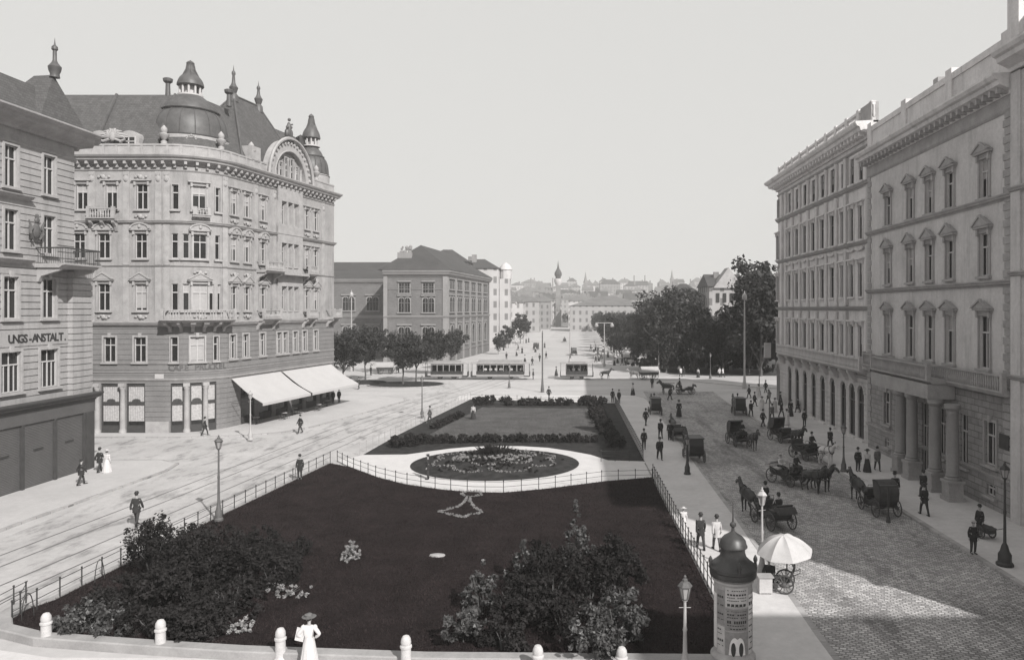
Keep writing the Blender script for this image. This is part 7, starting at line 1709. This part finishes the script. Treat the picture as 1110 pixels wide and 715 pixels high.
# right pavement
man(1055, 602, 265, 'boy in dark jacket and pale cap standing at the lower right kerb', 'stand', hk='boater', hm=M_STRAW, sc=.93); man(1062, 583, 200, 'man in black bending with a hand cart against the rusticated wall', 'stand', hk='bowler', sc=.95)
man(1002, 560, 92, 'man in black coat walking in front of the portico, nearer of two', sc=1.03); man(1001, 541, 90, 'man in black coat in front of the portico, farther of two', sc=1.0)
man(970, 545, 270, 'coachman in long black coat standing beside the parked cab under the portico', 'stand', sc=(1.1, 1.1, 1.03), hk='top')
man(930, 512, 275, 'man in dark suit at the left of a woman in white blouse', 'stand'); woman(940, 513, 270, 'woman in white blouse and dark skirt among walkers beside the portico'); man(951, 511, 265, 'man in grey suit at the right of the woman in white blouse', coat=G2)
man(900, 487, 95, 'man in dark suit walking behind the white horse on the right pavement'); man(872, 463, 270, 'man in dark suit near the pale house doorways', 'stand'); woman(857, 452, 270, 'stout woman in black standing at the pale house wall', coat=D, sc=1.05)
R2 = [(818, 441, 'm', D), (826, 446, 'f', W_), (833, 438, 'm', D), (840, 448, 'f', L_), (847, 453, 'm', D), (827, 463, 'm', D), (837, 456, 'm', G2), (812, 432, 'm', D), (822, 430, 'f', W_), (846, 440, 'f', D), (853, 462, 'f', W_), (865, 448, 'm', D), (830, 426, 'm', D), (814, 452, 'm', D)]
wd = ['in front of the lamp at the far corner', 'in white near the far corner kerb', 'close to the sign box at the far corner', 'in pale dress beside the pale house front', 'in dark near the first doorway of the pale house', 'at the kerb before the hooded cab', 'in grey between the cab rank and the wall', 'stepping off the far corner kerb', 'in white left of the sign box', 'in black at the corner of the pale house', 'in white above the second cab of the rank', 'in dark beside the third doorway', 'below the tall trees across the street', 'in the road left of the far corner']
for k, ((px, py, sx_, c), t) in enumerate(zip(R2, wd)):
    if sx_ == 'm': man(px, py, (k * 77) % 360, 'man ' + t if 'in ' in t[:3] else 'man in dark suit ' + t, coat=c, group='crowd at the far right corner')
    else: woman(px, py, (k * 77) % 360, 'woman ' + t, coat=c, low=(c if c is not D else M_SKIRT), group='crowd at the far right corner')
rg = rnd(31)
for k in range(26):
    px, py = rg.uniform(640, 680), rg.uniform(378, 396); (woman if k % 2 else man)(px, py, rg.uniform(0, 360), 'small far figure among the strollers on the avenue walk', coat=rg.choice([D, W_, W_, L_]), group='strollers on the avenue walk', z=0)
for k in range(12):
    px, py = rg.uniform(722, 800), rg.uniform(401, 409); (woman if k % 3 == 0 else man)(px, py, rg.uniform(0, 360), 'small far figure in front of the dark park trees', coat=rg.choice([D, D, W_]), group='strollers before the park trees', z=0)
for k in range(16):
    px, py = rg.uniform(536, 600), rg.uniform(362, 384); (woman if k % 2 else man)(px, py, rg.uniform(0, 360), 'tiny walker on the left side of the avenue', coat=rg.choice([D, D, W_]), group='walkers on the left side of the avenue', z=0)
for k, (px, py) in enumerate(((410, 405), (402, 407), (343, 424), (389, 422), (432, 404))): man(px, py, 60 * k, ['walker beside the pale cart under the street trees', 'walker left of the pale cart', 'walker behind the awning end near the trees', 'man at the edge of the left tree island', 'man between the cart and the museum'][k], 'stand', group='walkers near the museum trees')
# tram passengers
for k in range(9): x = -15.2 + k * .92; (woman if k % 2 else man)(600, 400, 270, 'passenger sitting in the front tram car', 'sit', group='passengers of the front tram') if False else person_tree('m' , 'sit', rg.choice([D, W_, L_]), M_TROU, 'bowler' if k % 2 else 'boater', M_HAIR if k % 2 else M_STRAW).place((x, 131.75, 1.35), R(-90), 'passenger sitting in the front tram car', 'person', 'passengers of the front tram')
for k in range(4): person_tree('m', 'sit', rg.choice([D, G2]), M_TROU, 'bowler', M_HAIR).place((.5 + k * .95, 131.75, 1.35), R(-90), 'passenger sitting in the horse tram', 'person', 'passengers of the horse tram')
# coachmen on their seats, vendor, passengers
for (p, a, lb) in DRV: person_tree('m', 'sit', D, M_TROU, 'top' if len(lb) % 2 else 'bowler', M_HAIR).place((p[0], p[1], 1.34), a, lb, 'person', 'coachmen on their boxes')
p, a, lb = [q for q in DRV if 'pale landau' in q[2]][0]; person_tree('m', 'sit', W_, M_TROU, 'boater', M_STRAW).place((p[0] - 1.45 * math.cos(a), p[1] - 1.45 * math.sin(a), 1.02), a, 'passenger in light clothes in the pale landau', 'person')
p, a, lb = [q for q in DRV if 'pale gas lamp' in q[2]][0]; person_tree('m', 'sit', D, M_TROU, 'bowler', M_HAIR).place((p[0] - 1.45 * math.cos(a), p[1] - 1.45 * math.sin(a), 1.02), a, 'passenger in dark coat in the cab behind the pale lamp', 'person')
g = G(834, 640, .12); person_tree('m', 'sit', D, M_TROU, 'bowler', M_HAIR).place((g.x + .1, g.y + .35, .47), R(-120), 'vendor in dark clothes sitting in front of the white umbrella', 'person')
st = empty('stool', (g.x + .1, g.y + .35, .12), 'low wooden stool under the seated vendor', 'stool'); m = MB(); m.lathe([(.2, .28), (.2, .33), (0, .335)], 10); link('seat', m.data('stool seat', M_BARK), st)
for k in range(3): a = k * 2.1; m = MB(); m.tube([(.1 * math.cos(a), .1 * math.sin(a), .28), (.17 * math.cos(a), .17 * math.sin(a), 0)], .018, 5); link('leg', m.data('stool leg', M_BARK), st)
# hand cart against the wall
g = G(1069, 583, .12); hc = empty('hand_cart', tuple(g), 'small dark two-wheeled hand cart by the rusticated wall', 'cart', None, R(100)); m = MB(); m.box(-.45, -.25, .35, .45, .25, .65); link('box', m.data('cart box', M_SHOP, False), hc); a_, t_ = wheel(.32)
for s in (-1, 1): o = link('wheel', a_, hc, (0, s * .34, .32)); link('tyre', t_, o); m = MB(); m.tube([(-.4, s * .2, .55), (-1.0, s * .2, .8)], .02, 5); link('handle', m.data('cart handle', M_BARK), hc)
# cafe tables and chairs under the awnings
def ctable(s, n, k):
    W5 = ('nearest', 'second', 'third', 'fourth', 'farthest')[k]
    v = PR.at(s, n, .12); t = empty('cafe_table', tuple(v), '%s small round cafe table under the white awnings' % W5, 'table', 'cafe tables under the awnings'); m = MB(); m.lathe([(.32, .72), (.32, .75), (0, .752)], 14); link('top', m.data('cafe table top', M_PLASTW), t); m = MB(); m.lathe([(.2, 0), (.05, .06), (.03, .1), (.03, .72)], 8); link('leg', m.data('cafe table leg', M_IRON), t)
    for q in (0, 1):
        u = PR.at(s + (.55 if q else -.55), n, .12); c = empty('cafe_chair', tuple(u), 'dark bentwood chair at the %s side of the %s cafe table under the awnings' % ('far' if q else 'near', W5), 'chair', 'cafe chairs under the awnings', PR.rz(s) + (math.pi if q else 0))
        m = MB(); m.lathe([(.2, .43), (.21, .46), (0, .465)], 12); link('seat', m.data('chair seat', M_BARK), c); m = MB(); m.tube([(-.19, -.16, .45), (-.25, -.16, .85), (-.26, 0, .93), (-.25, .16, .85), (-.19, .16, .45)], .018, 5); link('backrest', m.data('chair backrest', M_BARK), c)
        for ax in (-.14, .14):
            for ay in (-.14, .14): m = MB(); m.tube([(ax, ay, .43), (ax * 1.25, ay * 1.25, 0)], .016, 4); link('leg', m.data('chair leg', M_BARK), c)
for k in range(5): ctable(ARC1 + 2 + k * 3.7, 1.5 + (k % 2) * 1.0, k)
# ---------------- the smoky city air ----------------
hz = MB(); hz.box(-1400, -420, -1, 1400, 2300, 90); hm = bpy.data.materials.new('city haze'); hm.use_nodes = True
hn = hm.node_tree; hn.nodes.clear(); pv = hn.nodes.new('ShaderNodeVolumePrincipled'); ho = hn.nodes.new('ShaderNodeOutputMaterial')
pv.inputs['Color'].default_value = (.97, .955, .94, 1); pv.inputs['Density'].default_value = 0.0005; pv.inputs['Anisotropy'].default_value = 0.0
hn.links.new(pv.outputs[0], ho.inputs['Volume'])
tag(hz.build('haze', hm, smooth=False), 'thin pale smoky air over the whole city square', 'haze', None, 'stuff')
